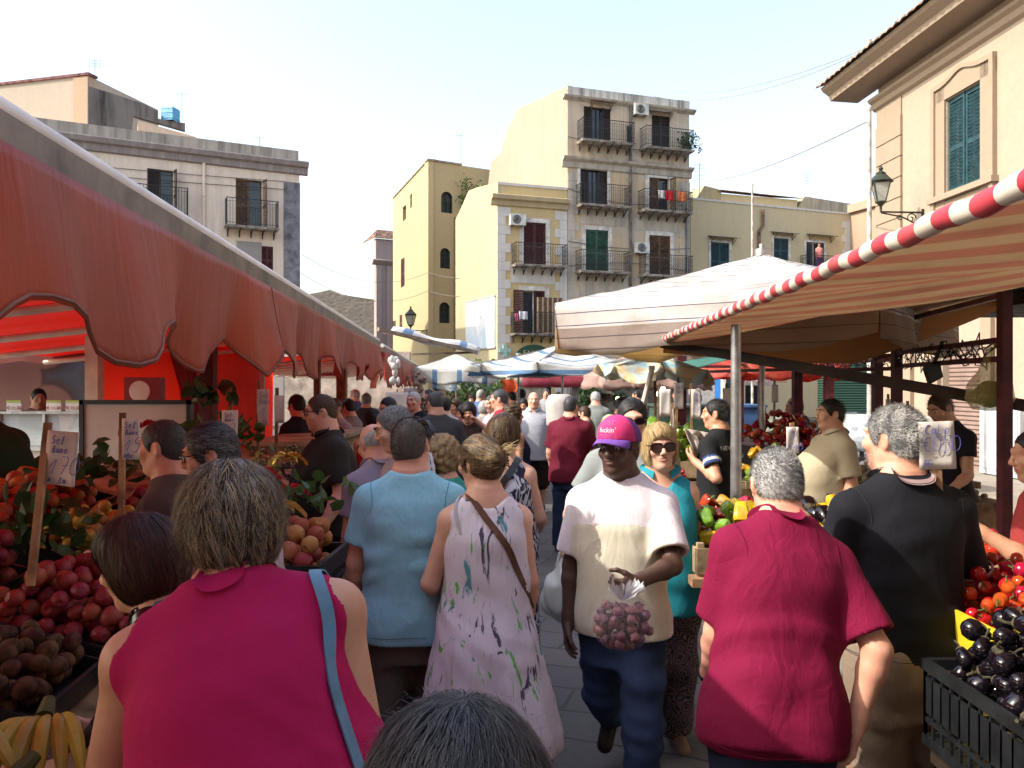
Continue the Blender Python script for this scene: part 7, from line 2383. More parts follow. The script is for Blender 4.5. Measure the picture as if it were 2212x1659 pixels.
o, r = who('woman in a red strappy top with dark pinned hair at the stall counter', 806, 7.6, 12, dict(h=1.61, sex='f', fat=.5, lean=3, yaw=10), TANK(C('bright_red_cotton', (.5, .02, .025)), .013, armr=.085, neckb=.2), PANT(C('dark_trousers', (.03, .03, .035))), skin_='tan', hres=.009, hair=('tied', FLOW(H_BLK, 1400, .07, mode='back', endlift=.003)))
MRN = cloth('maroon_polo', (.17, .012, .035))
o, r = who('man in a maroon polo and jeans standing with his back to us by the melons', 1234, 9.0, -20, dict(h=1.715, sex='m', fat=.75, yaw=-8, lean=2, armR=(14, 16, 70, -6), armL=(12, 4, 20, 4), sw=.18), SHIRT(MRN, .013, hem=.78, sleeve=.8), PANT(JEAN, .014), skin_='ruddy', hres=.009, shoes=SHOE, hair=('short', FUR(H_SALT, 2000)))
collar(r, o, MRN, child(o, 'shirt'))
# -- man with the cap and the bag of garlic
WHT_T = cloth('white_jersey', (.98, .90, .95), .05, bump=.4); CRM_T = cloth('cream_jersey', (.90, .84, .68), .05, bump=.4)
def yoke(r):
 def f(c):
  l = (c - r.pel) @ r.Rt
  zz = l[:, 2] + r.pel[2]
  return ((zz < 1.315 * r.S + .02 * np.cos(l[:, 0] * 9)) & (np.abs(l[:, 0]) < .205)).astype(int)
 return f
JNW = cloth('washed_denim', (.05, .085, .19), .6)
o, r = who('man in a pink and purple cap and white T-shirt walking with a bag of garlic', 1337, 3.4, 166, dict(h=1.71, sex='m', fat=.10, yaw=-20, pitch=1, lean=1, legs=((-16, 42), (15, 8)), armR=(10, 2, 12, 4), sw=.175), SHIRT([WHT_T, CRM_T], .008, hem=.84, sleeve=.80, fold=.008, sl=.034, loose=.020, sel=yoke), PANT(JNW, .012, loose=.024, fold=.007), wl=(1372, 1258, 3.06, (-1, -.5, -.7)), skin_='dark', res=.011, hres=.005, hands=.005, hand=('r', ('f', (-.2, .2, 1), (1, -.6, -.2))), shoes=SHOE, lips=(.10, .045, .04))
hair_obj(r, o, 'short', H_BLK, .004, 1500, .006, .0012, 'fur', steps=2)
add_eyes(r, o, -.2, -.5); add_brows(r, o, H_BLK[0], .005)
cs = Shape(); cs.ell(r.H((0, -.008, .035)), A(.090, .110, .098), .02, M=r.Rh); cs.ell(r.H((0, .028, .075)), A(.070, .066, .066), .03, M=r.Rh)
nn_ = r.Rh @ unit(A(0, -.12, 1)); c0_ = r.H((0, 0, .028))
cs.fn((-9, -9, -9), (9, 9, 9), lambda X, Y, Z: -((X - c0_[0]) * nn_[0] + (Y - c0_[1]) * nn_[1] + (Z - c0_[2]) * nn_[2]), .006, 'i')
v_, f_ = cs.mesh(.005)
l = (v_[f_].mean(1) - r.hc) @ r.Rh
CPK = cloth('hot_pink_cap', (.85, .06, .24)); CPU = cloth('purple_cap_mesh', (.20, .07, .30))
cap = np_obj('cap', v_, f_, [CPK, CPU], o, (l[:, 1] < .022).astype(int))
mb = MB(); rows = []
for j in range(9):
 rows.append([r.H((.082 * math.sin(t) * (1 + .04 * j / 8), .045 + .052 * math.cos(t) + .062 * j / 8 * (math.cos(t * .85)), .046 - .004 * j / 8 - .030 * (math.sin(t) ** 2) * (.3 + .7 * j / 8) - .008 * (j / 8) ** 2)) for t in np.linspace(-1.5, 1.5, 25)])
mb.grid(rows)
bb = build('bill', mb, cloth('purple_cap_bill', (.24, .10, .50)), cap, world=False); so = bb.modifiers.new('thickness', 'SOLIDIFY'); so.thickness = .005
mb = MB(); mb.ball(r.H((0, .01, .140)), .007, 8, 6); build('cap_button', mb, CPK, cap, world=False)
for txt, sz, z, m_, yo in (('fuckin\'', .031, .083, mat('white_print', (.8, .8, .8), .6), .0), ('JUST', .028, .114, mat('violet_print', (.16, .14, .42), .6), 0), ('DO IT', .024, .056, MATS['violet_print'], 0)):
 tm = text_mesh(txt, sz, .0)
 bs = [r.H((-v[0] + .006, .13, z + v[1])) for v in tm.v]
 p3 = np.array(bs)
 fwd = r.Rh @ A(0, 1, 0)
 for _ in range(14):
  f0 = cs.ev(p3) - .0016
  p3 = p3 - np.clip(f0, -.02, .02)[:, None] * fwd * .8
 tm.v = [tuple(q) for q in p3]
 build('lettering', tm, m_, cap, world=False, smooth=False)
mb = MB(); mb.tube([r.arm[-1][2] + unit(r.arm[-1][2] - r.arm[-1][1]) * .0 + A(.03 * math.cos(t), .01 * math.cos(t), .03 * math.sin(t)) for t in np.linspace(0, 6.28, 21)], .004, 6); build('bracelet', mb, STEEL, o, world=False)
# bag of garlic
gb = P(1345, 1332, 3.0)
GBAG = thing('garlic_bag', 'clear plastic bag full of purple garlic held by the man with the cap', 'bag', gb)
GAR = mat('purple_garlic_skin', (.17, .045, .07), .5, .5, 34, rnd=.6, bump=.3, col2=(.33, .17, .19))
gm = MB(); gm.lathe([(.001, -.017), (.012, -.016), (.020, -.006), (.019, .004), (.011, .013), (.004, .019), (.003, .028), (.001, .028)], 10, 0)
gp = build('garlic_bulb', gm, GAR)
BAGS = Shape(); BAGS.ell(A(0, 0, -.02), A(.122, .075, .108), .02); BAGS.cap((0, 0, .05), (0, 0, .105), .035, .016, .05)
first = True
for i in range(900):
 p = RNG.uniform(-1, 1, 3) * A(.115, .068, .10) + A(0, 0, -.022)
 d_ = BAGS.ev(p[None])[0]
 if d_ > -.014 or d_ < -.06 or p[2] > .045: continue
 if any(np.linalg.norm(p - q_) < .030 for q_ in (globals().setdefault('GPOS', []))): continue
 GPOS.append(p)
 g_ = gp if first else link(gp.copy()); first = False
 g_.location = gb + Vector(p); g_.rotation_euler = tuple(RNG.uniform(0, 6.28, 3))
 tag(g_, 'purple garlic bulb inside the clear bag', 'garlic', 'garlic bulbs in the clear bag')
n = N('clear_crinkled_plastic'); n.base((.9, .9, .92)); n.set(Roughness=.12, Alpha=.09); n.b.inputs['Specular IOR Level'].default_value = .9; n.bump(n.noise(n.coord(), 60, 5, .7, 2), .8, .01)
v_, f_ = BAGS.mesh(.006); ob = np_obj('film', v_ + np.array(gb), f_, n.m, GBAG); ob.matrix_parent_inverse = WM(GBAG).inverted()
mb = MB()
for i in range(46):
 a_ = RNG.uniform(0, 6.28); q = RNG.uniform(.02, .075)
 b0 = gb + Vector((.012 * math.cos(a_), .012 * math.sin(a_), .065)); e = gb + Vector((q * math.cos(a_) + .012, q * .7 * math.sin(a_), .105 + RNG.uniform(-.02, .035)))
 s_ = Vector((-math.sin(a_), math.cos(a_), .3)) * .012
 mb.add([b0 - s_ * .3, b0 + s_ * .3, e + s_, e + s_ * .2 + Vector((0, 0, .012)), e - s_], [(0, 1, 2, 3, 4)])
pl = N('white_plastic_film'); pl.base((.75, .75, .78)); pl.set(Roughness=.2, Alpha=.55)
build('gathered_top', mb, pl.m, GBAG, smooth=False)
# -- sunglasses man and turquoise woman behind him
LGS = cloth('light_grey_tshirt', (.33, .36, .36))
o, r = who('man with slicked dark hair and sunglasses in a light grey T-shirt carrying a white bag', 1366, 4.5, 170, dict(h=1.775, sex='m', fat=.5, pitch=6, yaw=6, armL=(10, 2, 10, 2), legs=((8, 5), (-10, 14)), sw=.18), SHIRT(LGS, .011, sleeve=.66), PANT(JEAN, .014), wr=(1222, 1172, 4.4, (.6, -.5, -.6)), skin_='fair', hres=.007, hands=.008, hand=('f', 'r'), shoes=SHOE, hair=('short', dict(FLOW(H_BLK + H_GREY[2:], 2200, .07), o=.008, mode='back', endlift=.002, rand=.06)))
glasses(r, o, FRB, SHADE, 'sunglasses', w=.056, h=.036, th=.003)
def carrier(c, w, h, label, tw=.0):
 c = Vector(c)
 o = thing('carrier_bag', label, 'bag', c - Vector((0, 0, h)))
 q = Shape()
 q.ell(A(0, 0, -h * .66), A(w * .55, w * .36, h * .36), .03); q.cap((0, 0, -h * .45), (0, 0, -.02), w * .34, .012, .06)
 ph = RNG.uniform(0, 6, 4)
 q.fn((-9, -9, -9), (9, 9, 9), lambda X, Y, Z: .006 * (np.sin(X * 60 + Z * 22 + ph[0]) + np.sin(Y * 70 - Z * 30 + ph[1] + 2 * np.sin(X * 30))), .01, 'add')
 v, f = q.mesh(.009)
 m = MATS.get('white_carrier')
 if not m:
  n = N('white_carrier'); n.base((.66, .67, .66)); n.set(Roughness=.4); n.translucent((.7, .7, .68), .4); m = MATS['white_carrier'] = n.m
 ob = np_obj('bag', v + np.array(c), f, m, o); ob.matrix_parent_inverse = WM(o).inverted()
 mb = MB()
 for s in (-1, 1): mb.tube([c + Vector((s * .03, 0, -h * .2)), c + Vector((s * .018, 0, 0)), c + Vector((0, 0, .03))], [.012, .008, .006], 6)
 build('handle', mb, m, o)
carrier(P(1216, 1196, 4.35), .22, .36, 'white carrier bag hanging from the hand of the man in light grey')
carrier(P(1797, 1335, 3.0), .17, .24, 'white carrier bag between the magenta shirt and the beige trousers')
carrier(P(1222, 935, 9.5), .16, .4, 'pale carrier bag beside the bald man in the shorts')
TQ = cloth('turquoise_cotton', (.03, .36, .46), .06)
n = N('paisley_cloth'); v = n.coord(scale=(1, 1, .7))
vo = n.n('TexVoronoi'); vo.inputs['Scale'].default_value = 15; n.l(n.coord(), vo.inputs['Vector']); f = n.math('FRACT', n.math('MULTIPLY', n.math('ADD', vo.outputs['Distance'], n.math('MULTIPLY', n.noise(v, 16, 3, .6, 2), .4)), 5))
n.base(n.mix(n.ramp(n.noise(v, 9, 2), [(.45, (0, 0, 0)), (.55, (1,) * 3)]), n.ramp(f, [(.3, (.02, .018, .022)), (.45, (.18, .10, .09)), (.6, (.32, .26, .24)), (.8, (.05, .03, .04))]), n.ramp(f, [(.3, (.03, .02, .03)), (.5, (.25, .08, .07)), (.7, (.12, .12, .17))]))); n.set(Roughness=.8); PAIS = n.m
o, r = who('blond woman in big sunglasses and a sleeveless turquoise shirt behind the man with the cap', 1426, 4.0, 178, dict(h=1.645, sex='f', fat=.65, yaw=2, roll=3, armL=(9, -4, 12, 3), legs=((4, 3), (-6, 8))), TANK(TQ, .010, 'blouse', hem=.78, strapx=.15, armr=.07, neckf=.07, neckb=0, fold=.007), PANT(PAIS, .012, loose=.03, fold=.008), skin_='fair', res=.012, hres=.005, shoes=mat('tan_sandal', (.35, .2, .12), .6), lips=(.56, .27, .23))
hair_obj(r, o, 'swept', H_BLO, .012, 5200, .09, .0018, 'down', steps=10, endlift=.016, rand=.16, wave=.35)
collar(r, o, TQ, child(o, 'blouse'), open_=1.0, h=.026)
add_eyes(r, o); glasses(r, o, mat('brown_acetate', (.035, .012, .010), .2, .2, bump=0), SHADE, 'sunglasses', w=.062, h=.046, th=.0035, shape=3)
for s in (-1, 1):
 mb = MB(); mb.tube([r.H((s * .080, -.006 + .004 * math.cos(t), -.058 + .017 * math.sin(t))) for t in np.linspace(0, 6.28, 17)], .0022, 6); build('earring', mb, GOLD, o, world=False)
# -- right side
NYT = cloth('black_tshirt', (.018, .019, .022))
STRM = [NYT, mat('sleeve_white', (.6, .6, .58), .8), mat('sleeve_blue', (.03, .06, .22), .8)]
def sleeve_bands(r):
 def f(c):
  out = np.zeros(len(c), int)
  for sd in (1, -1):
   sh, e, w = r.arm[sd]
   d = unit(e - sh); t = (c - sh) @ d / np.linalg.norm(e - sh)
   q = np.linalg.norm(c - sh - ((c - sh) @ d)[:, None] * d, axis=1)
   near = (q < .10) & (c[:, 0] * sd > .15)
   out[near & (t > .44) & (t < .53)] = 1
   out[near & (((t > .38) & (t <= .44)) | ((t >= .53) & (t < .60)))] = 2
  return out
 return f
o, r = who('young man in a black T-shirt with striped sleeves reading a newspaper', 1546, 6.3, 42, dict(h=1.735, sex='m', fat=.2, yaw=26, pitch=4), SHIRT(STRM, .009, sleeve=.66, sel=sleeve_bands), PANT(JEAN, .014), wl=(1503, 998, 6.2, (-.3, -1, -.8)), wr=(1530, 985, 6.6, (1, -.6, -.6)), skin_='tan', hres=.007, hands=.008, hair=('short', FUR(H_BLK, 3000, length=.02)))
tm = text_mesh('NEW YORK', .05, .001)
p3 = np.array([r.T(A(-.02 + v[0], -.16, 1.37 + v[1])) for v in tm.v]); tsh = r.shirt(sleeve=.3, fold=0); bk = r.Rt @ A(0, 1, 0)
for _ in range(14): p3 = p3 + np.clip(tsh.ev(p3) - .007, -.02, .02)[:, None] * bk * .8
tm.v = [tuple(q) for q in p3]; build('lettering', tm, CARD, child(o, 'shirt'), world=False, smooth=False)
n = N('newsprint'); v = n.coord(); f = n.noise(n.coord(scale=(12, 12, 90)), 3, 2); n.base(n.mix(n.ramp(f, [(.5, (0, 0, 0)), (.56, (.5,) * 3)]), (.56, .50, .44), (.25, .22, .2))); n.set(Roughness=.9); n.translucent((.6, .55, .48), .3)
NP = thing('newspaper', 'open folded newspaper held by the young man in the black T-shirt', 'newspaper', P(1520, 970, 6.4))
c4 = [P(1478, 925, 6.2), P(1533, 935, 6.4), P(1530, 1004, 6.35), P(1509, 1010, 6.2)]
mb = MB(); rows = [[c4[0].lerp(c4[1], i / 10).lerp(c4[3].lerp(c4[2], i / 10), j / 8) + Vector((0, .05 * math.sin(i * .63 * 2) * (1 - j / 16) + .02 * math.sin(j * 1.3), 0)) for i in range(11)] for j in range(9)]
mb.grid(rows); nb = build('sheet', mb, n.m, NP); so = nb.modifiers.new('thickness', 'SOLIDIFY'); so.thickness = .006
mb = MB(); mb.grid([[p_.lerp(c4[0], .0) + Vector((.03, .05 + .03 * math.sin(i), -.01)) for i, p_ in enumerate(rw)] for rw in rows[1:]]); build('inner_sheet', mb, n.m, NP)
CRP_ = cloth('cream_polo', (.60, .52, .37), .06)
o, r = who('stout man in a cream polo standing sideways behind the vegetables', 1793, 6.1, 98, dict(h=1.74, sex='m', fat=.55, belly=1.15, yaw=-4, lean=-3, armL=(7, -6, 22, 2)), SHIRT(CRP_, .010, hem=.80, sleeve=.76, sl=.03), PANT(C('dark_trousers', (.03, .03, .035)), .014), skin_='tan', hres=.007, hair=('short', FUR(H_BLK, 3200, length=.018)))
collar(r, o, CRP_, child(o, 'shirt'), open_=.5); add_eyes(r, o); add_brows(r, o, H_BLK[0])
MGP = cloth('magenta_polo', (.25, .006, .05), .06, bump=.5)
o, r = who('grey haired man in a magenta polo leaning forward over the peppers', 1676, 2.6, 0, dict(h=1.685, sex='m', fat=.30, lean=15, side=9, neck=20, pitch=18, yaw=-4, legs=((3, 4), (-2, 4)), armL=(9, 6, 30, 6), sw=.165), SHIRT(MGP, .009, hem=.83, sleeve=.84, fold=.010, sl=.030), PANT(C('dark_navy_denim', (.014, .02, .045)), .012), wr=(1846, 1572, 2.34, (.6, -.6, -.2)), skin_='ruddy', res=.011, hres=.006, hands=.005, hand=(('r', (0, .9, .2)), 'r'), shoes=SHOE)
hair_obj(r, o, 'short', H_SILV + H_GREY[:1], .006, 16000, .010, .0011, 'fur', res=.006, steps=3, rand=.3)
collar(r, o, MGP, child(o, 'shirt'), h=.036)
seams(r, o, 'shirt', r.shirt(hem=.6, sleeve=.5, fold=0, sl=.030), C('magenta_seam', (.16, .004, .035)), .85)
mb = MB(); e_, w_ = r.arm[-1][1], r.arm[-1][2]; T = frame(w_ - unit(w_ - e_) * .01, np.cross(w_ - e_, A(0, 0, 1)), np.cross(w_ - e_, np.cross(w_ - e_, A(0, 0, 1)))); mb.lathe([(.031, -.008), (.034, -.008), (.034, .008), (.031, .008)], 20, 0, T); build('wrist_watch', mb, FRB, o, world=False)
BKP = cloth('black_pique', (.012, .013, .019), .06)
CHI = cloth('beige_chino', (.36, .27, .20), .15, bump=.6)
STRP = mat('white_red_tipping', (.34, .24, .25), .8)
o, r = who('grey haired bearded man in a black polo with a tipped collar and beige trousers', 1930, 2.85, 6, dict(h=1.775, sex='m', fat=.34, lean=2, yaw=30, pitch=2, armR=(17, 10, 66, 2), armL=(12, 12, 50, 8), sw=.182, legs=((2, 3), (-3, 4))), SHIRT(BKP, .009, hem=.91, sleeve=.84, fold=.010, sl=.030), PANT(CHI, .011, loose=.026, fold=.009), skin_='ruddy', res=.011, hres=.006, hands=.007, shoes=SHOE)
hair_obj(r, o, 'short', H_GREY[:2] + H_SILV[:2], .008, 16000, .013, .0011, 'fur', res=.006, steps=3, rand=.3)
collar(r, o, BKP, child(o, 'shirt'), stripe=STRP)
seams(r, o, 'shirt', r.shirt(hem=.6, sleeve=.5, fold=0, sl=.030), C('black_seam', (.03, .03, .035)), .92)
add_eyes(r, o); add_brows(r, o, H_SILV[0])
bs_ = Shape(); bs_.ell(r.H((0, .03, -.066)), A(.060, .068, .062), .02, M=r.Rh); bs_.ell(r.H((0, .10, -.03)), A(.05, .05, .022), .01, 's', M=r.Rh)
v_, f_ = bs_.mesh(.008); keep = ((v_ - r.hc) @ r.Rh)[:, 2] < -.030
V2, F2, m2 = strands(r, bs_, v_[keep], 2600, .012, .0011, 'fur', 2, nm=3); np_obj('beard', V2, F2, H_SILV, o, m2)
sh_, e_, w_ = r.arm[1]
for tt, m_ in ((.80, STRP), (.83, mat('tipping_red', (.35, .02, .05), .8))):
 mb = MB(); q = sh_ + (e_ - sh_) * tt; T = frame(q, np.cross(e_ - sh_, A(0, 1, 0)), np.cross(e_ - sh_, np.cross(e_ - sh_, A(0, 1, 0)))); mb.tube([T @ Vector((.0905 * math.cos(t), .0905 * math.sin(t), 0)) for t in np.linspace(0, 6.283, 41)], .004, 6, cap=False)
 build('sleeve_tipping', mb, m_, child(o, 'shirt'), world=False)
mb = MB(); mb.beam(r.T(A(.06, -.148, .965)), r.T(A(.06, -.152, .915)), .014, .006); build('belt_loop', mb, CHI, child(o, 'trousers'), world=False)
o, r = who('young man in a dark T-shirt and black shorts looking down behind the price card', 2030, 6.4, 112, dict(h=1.80, sex='m', fat=.1, pitch=26, yaw=0, lean=3, armL=(8, 8, 50, 8), armR=(8, 8, 40, 8)), SHIRT(C('dark_navy_tshirt', (.022, .02, .03)), .012, sleeve=.5), PANT(C('black_shorts', (.012, .012, .014)), .014, bottom=.42, loose=.04), skin_='tan', hres=.007, shoes=SHOE, hair=('short', FUR(H_BRN, 2600, length=.018)))
add_eyes(r, o); add_brows(r, o, H_BRN[0])
RDT = cloth('faded_red_tshirt', (.45, .06, .06))
o, r = who('man in a faded red T-shirt at the right edge reaching across the stall', 2238, 3.5, 78, dict(h=1.66, sex='m', fat=.3, lean=8, pitch=10), SHIRT(RDT, .012, sleeve=.62), PANT(C('dark_trousers', (.03, .03, .035))), wl=(2105, 1140, 3.4, (-.3, -1, -.6)), skin_='tan', hands=.008, hair=('short', FUR(H_BLK, 900)))
o, r = who('old man in navy bending over dried peppers by the scooters', 1716, 9.2, 92, dict(h=1.72, sex='m', fat=.2, lean=10, pitch=12), SHIRT(C('navy_cotton', (.016, .022, .06)), .016, sleeve=.7), PANT(C('dark_trousers', (.03, .03, .035))), wl=(1650, 905, 8.4, (-.3, -1, -.6)), skin_='tan', hair=('balding', FUR(H_SALT, 700)))
# -- dark head right in front of the camera
o, r = who('nearest head of dark greying hair cut off by the bottom edge', 985, .80, 4, dict(h=1.51, sex='f', fat=.3, lean=4, pitch=14, yaw=10), SHIRT(C('black_blouse', (.015, .015, .018)), .014, nm='blouse'), PANT(C('dark_trousers', (.03, .03, .035))), skin_='fair')
hair_obj(r, o, 'fluffy', [hm('hair_near_black', (.016, .017, .020)), hm('hair_charcoal', (.05, .05, .055)), hm('hair_near_black', (.016, .017, .020)), hm('hair_smoke', (.06, .06, .063))], .018, 15000, .11, .0009, 'down', steps=10, endlift=.012, rand=.10, wave=.4)
stray(r, o, 'fluffy', .018, hm('hair_smoke', (.06, .06, .063)), 320)
# -- stallholder in green, butcher
GRS = cloth('dark_green_shirt', (.02, .085, .05))
o, r = who('stallholder in a dark green T-shirt bending at the left edge', -120, 4.0, 84, dict(h=2.0, sex='m', fat=.5, lean=26, neck=20, pitch=40), SHIRT(GRS, .013, sleeve=.7), PANT(C('grey_apron_trousers', (.30, .27, .23))), skin_='tan', hair=('short', FUR(H_BLK, 600)))
o, r = who('butcher in a lilac grey T-shirt behind the glass counter', 84, 9.2, -120, dict(h=1.70, sex='m', fat=.4, yaw=-20, pitch=10), SHIRT(C('lilac_grey_tshirt', (.24, .22, .27)), .016), PANT(C('dark_trousers', (.03, .03, .035))), skin_='fair', hair=('short', FUR(H_BLK, 700)), z0=.1)
ps = FR.pt(FR.s(1757), FR.z(1757, 590), .45)
r = Rig(h=1.62, sex='f', fat=.6)
o = make_person('woman in a pink top standing on the low yellow house balcony', ps.x, ps.y, 165, r, r and ('top', r.tank(), C('pink_top', (.55, .2, .2)), .016), ('skirt', r.pants(), C('violet_skirt', (.16, .08, .25)), .018), 'tan', .02, .012, z0=ps.z - r.drop)
hair_obj(r, o, 'bob', H_RED, .012)
# -- the farther crowd
far = [
 (722, 7.2, 150, 'm', 1.68, .3, (.45, .36, .36), 'tan', H_BRN, 'young dark haired man in a pale shirt facing the orange post', 'short'),
 (752, 8.2, 70, 'm', 1.66, .4, (.28, .22, .20), 'tan', H_BLK, 'man in a beige shirt reaching over the bottles at the counter', 'short'),
 (766, 13, 80, 'm', 1.74, .4, (.12, .2, .5), 'fair', H_SILV, 'white haired man in a blue striped shirt under the second red awning', 'short'),
 (735, 11, 40, 'f', 1.6, .3, (.3, .55, .12), 'tan', H_BLK, 'girl in a lime green top beyond the counter', 'tied'),
 (792, 10, 10, 'm', 1.7, .4, (.05, .05, .06), 'tan', H_GREY, 'grey haired man in a dark coat behind the red strappy top', 'short'),
 (868, 10.5, -20, 'm', 1.70, .3, (.12, .16, .24), 'tan', H_SALT, 'man in a slate blue shirt ahead of the white haired man', 'short'),
 (925, 10.5, 160, 'm', 1.76, .4, (.10, .10, .14), 'ruddy', H_SALT, 'short haired man in a dark jacket under the hanging dried goods', 'short'),
 (962, 8.5, 10, 'm', 1.66, .3, (.60, .58, .60), 'fair', H_BLK, 'black haired man in white ahead of the charcoal T-shirt', 'short'),
 (985, 9.5, 150, 'f', 1.62, .5, (.45, .16, .03), 'tan', H_BRN, 'woman in an orange patterned scarf near the lane middle', 'bob'),
 (1003, 8.0, 100, 'f', 1.58, .5, (.45, .40, .34), 'fair', H_BLK, 'black haired woman in beige just behind the raised hand', 'fluffy'),
 (1040, 13, -60, 'm', 1.74, .4, (.12, .22, .5), 'ruddy', H_SILV, 'grey haired man in a blue shirt in front of the round bush', 'short'),
 (1047, 9.5, -30, 'f', 1.58, .4, (.42, .36, .36), 'fair', H_SILV, 'silver haired woman in pale clothes beside the raspberry T-shirt', 'fluffy'),
 (1062, 8.5, 120, 'm', 1.70, .5, (.55, .54, .60), 'fair', H_SALT, 'man in a white shirt with a dark shoulder strap behind the raspberry T-shirt', 'short'),
 (1105, 13, 30, 'm', 1.70, .3, (.55, .22, .06), 'tan', H_BLK, 'man in an orange T-shirt under the red flag', 'short'),
 (1128, 14, 0, 'm', 1.74, .4, (.55, .54, .60), 'dark', H_BLK, 'man in a white shirt walking off below the maroon awning', 'short'),
 (1131, 10, 178, 'f', 1.62, .3, (.05, .05, .06), 'tan', H_BLK, 'dark haired woman with sunglasses beside the bald man', 'tied'),
 (1206, 13, 150, 'm', 1.68, .3, (.03, .03, .035), 'fair', H_GREY, 'man in black behind the white paper screen', 'short'),
 (1286, 10.5, -10, 'm', 1.74, .6, (.28, .31, .29), 'ruddy', H_SILV, 'balding man in a grey green shirt with his back to us', 'balding'),
 (1310, 12, -90, 'm', 1.76, .2, (.22, .21, .19), 'dark', H_BLK, 'dark skinned man with a white cap beside the leaning pole', 'short'),
 (1262, 9.2, 60, 'm', 1.52, .1, (.25, .2, .2), 'fair', H_BRN, 'brown haired child behind the shoulder of the maroon polo', 'short'),
 (1342, 8.8, -40, 'm', 1.66, .4, (.03, .03, .035), 'tan', H_SALT, 'man in black leaning toward the melons behind the slick haired man', 'short'),
 (1505, 13.5, 70, 'm', 1.66, .0, (.02, .025, .05), 'fair', H_BRN, 'boy in dark blue sitting behind the green bin', 'short'),
 (1460, 17, 20, 'm', 1.7, .4, (.05, .04, .04), 'tan', H_BLK, 'man in dark clothes at the shop under the maroon awning', 'short'),
 (1375, 16, 60, 'm', 1.7, .4, (.2, .18, .2), 'tan', H_BLK, 'man in grey near the hanging bulbs of the far shop', 'short'),
 (640, 6.6, 60, 'm', 1.74, .3, (.02, .02, .035), 'tan', H_BLK, 'stallholder in dark blue tying bags by the price cards', 'short'),
 (1018, 16, 175, 'f', 1.6, .4, (.5, .45, .4), 'fair', H_BRN, 'far woman in cream walking toward us near the bush', 'bob'),
 (1180, 17, 170, 'm', 1.72, .4, (.4, .4, .42), 'ruddy', H_SALT, 'far man in pale grey under the maroon awning end', 'short'),
 (950, 14, 180, 'm', 1.68, .4, (.35, .3, .3), 'fair', H_SALT, 'far man with a pale shirt between the red awning and the bush', 'short'),
 (690, 9.5, 20, 'f', 1.6, .4, (.5, .42, .42), 'tan', H_BRN, 'woman in pale pink behind the heavy man in the dark polo', 'bob')]
for i, (px, d, rz, sx, h, ft, col, sk_, hr, lab, st) in enumerate(far):
 d = d * 1.3 if d < 12 else d + 3.2
 kw = dict(h=h, sex=sx, fat=ft, yaw=RNG.uniform(-15, 15), pitch=RNG.uniform(0, 14), legs=((9, 5), (-9, 10)) if i % 2 else ((3, 3), (-3, 4)), armR=(9, RNG.uniform(-8, 20), RNG.uniform(10, 60), 5), armL=(9, RNG.uniform(-8, 20), RNG.uniform(10, 60), 5))
 bt = [(.03, .03, .035), (.035, .06, .13), (.14, .13, .12), (.2, .16, .11)][i % 4]
 o, r = who(lab, px, d, rz, kw, SHIRT(C('crowd_top_%d' % i, col), .018, nm='shirt' if sx == 'm' else 'blouse', sleeve=[.6, .75, .5][i % 3]), PANT(C('crowd_trousers_%d' % (i % 4), bt), .022), skin_=sk_, res=.022, hres=.011, shoes=SHOE,
    hair=(st, dict(mats=hr[:2], o=.008 if st in ('short', 'balding') else .015, n=500, length=.02 if st in ('short', 'balding') else .06, width=.003, mode='fur' if st in ('short', 'balding') else 'down', res=.010, steps=2 if st in ('short', 'balding') else 6)))
 if i == 8: pass
 if i == 18:
  q = Shape(); q.ell(r.H((0, -.008, .04)), A(.088, .105, .085), .02, M=r.Rh); q.ell(r.H((0, .0, -.06)), A(.2, .2, .09), .01, 's'); q.cap(r.H((-.04, .10, .045)), r.H((.04, .10, .045)), .03, .03, .02)
  v_, f_ = q.mesh(.012); np_obj('cap', v_, f_, CARD, o)
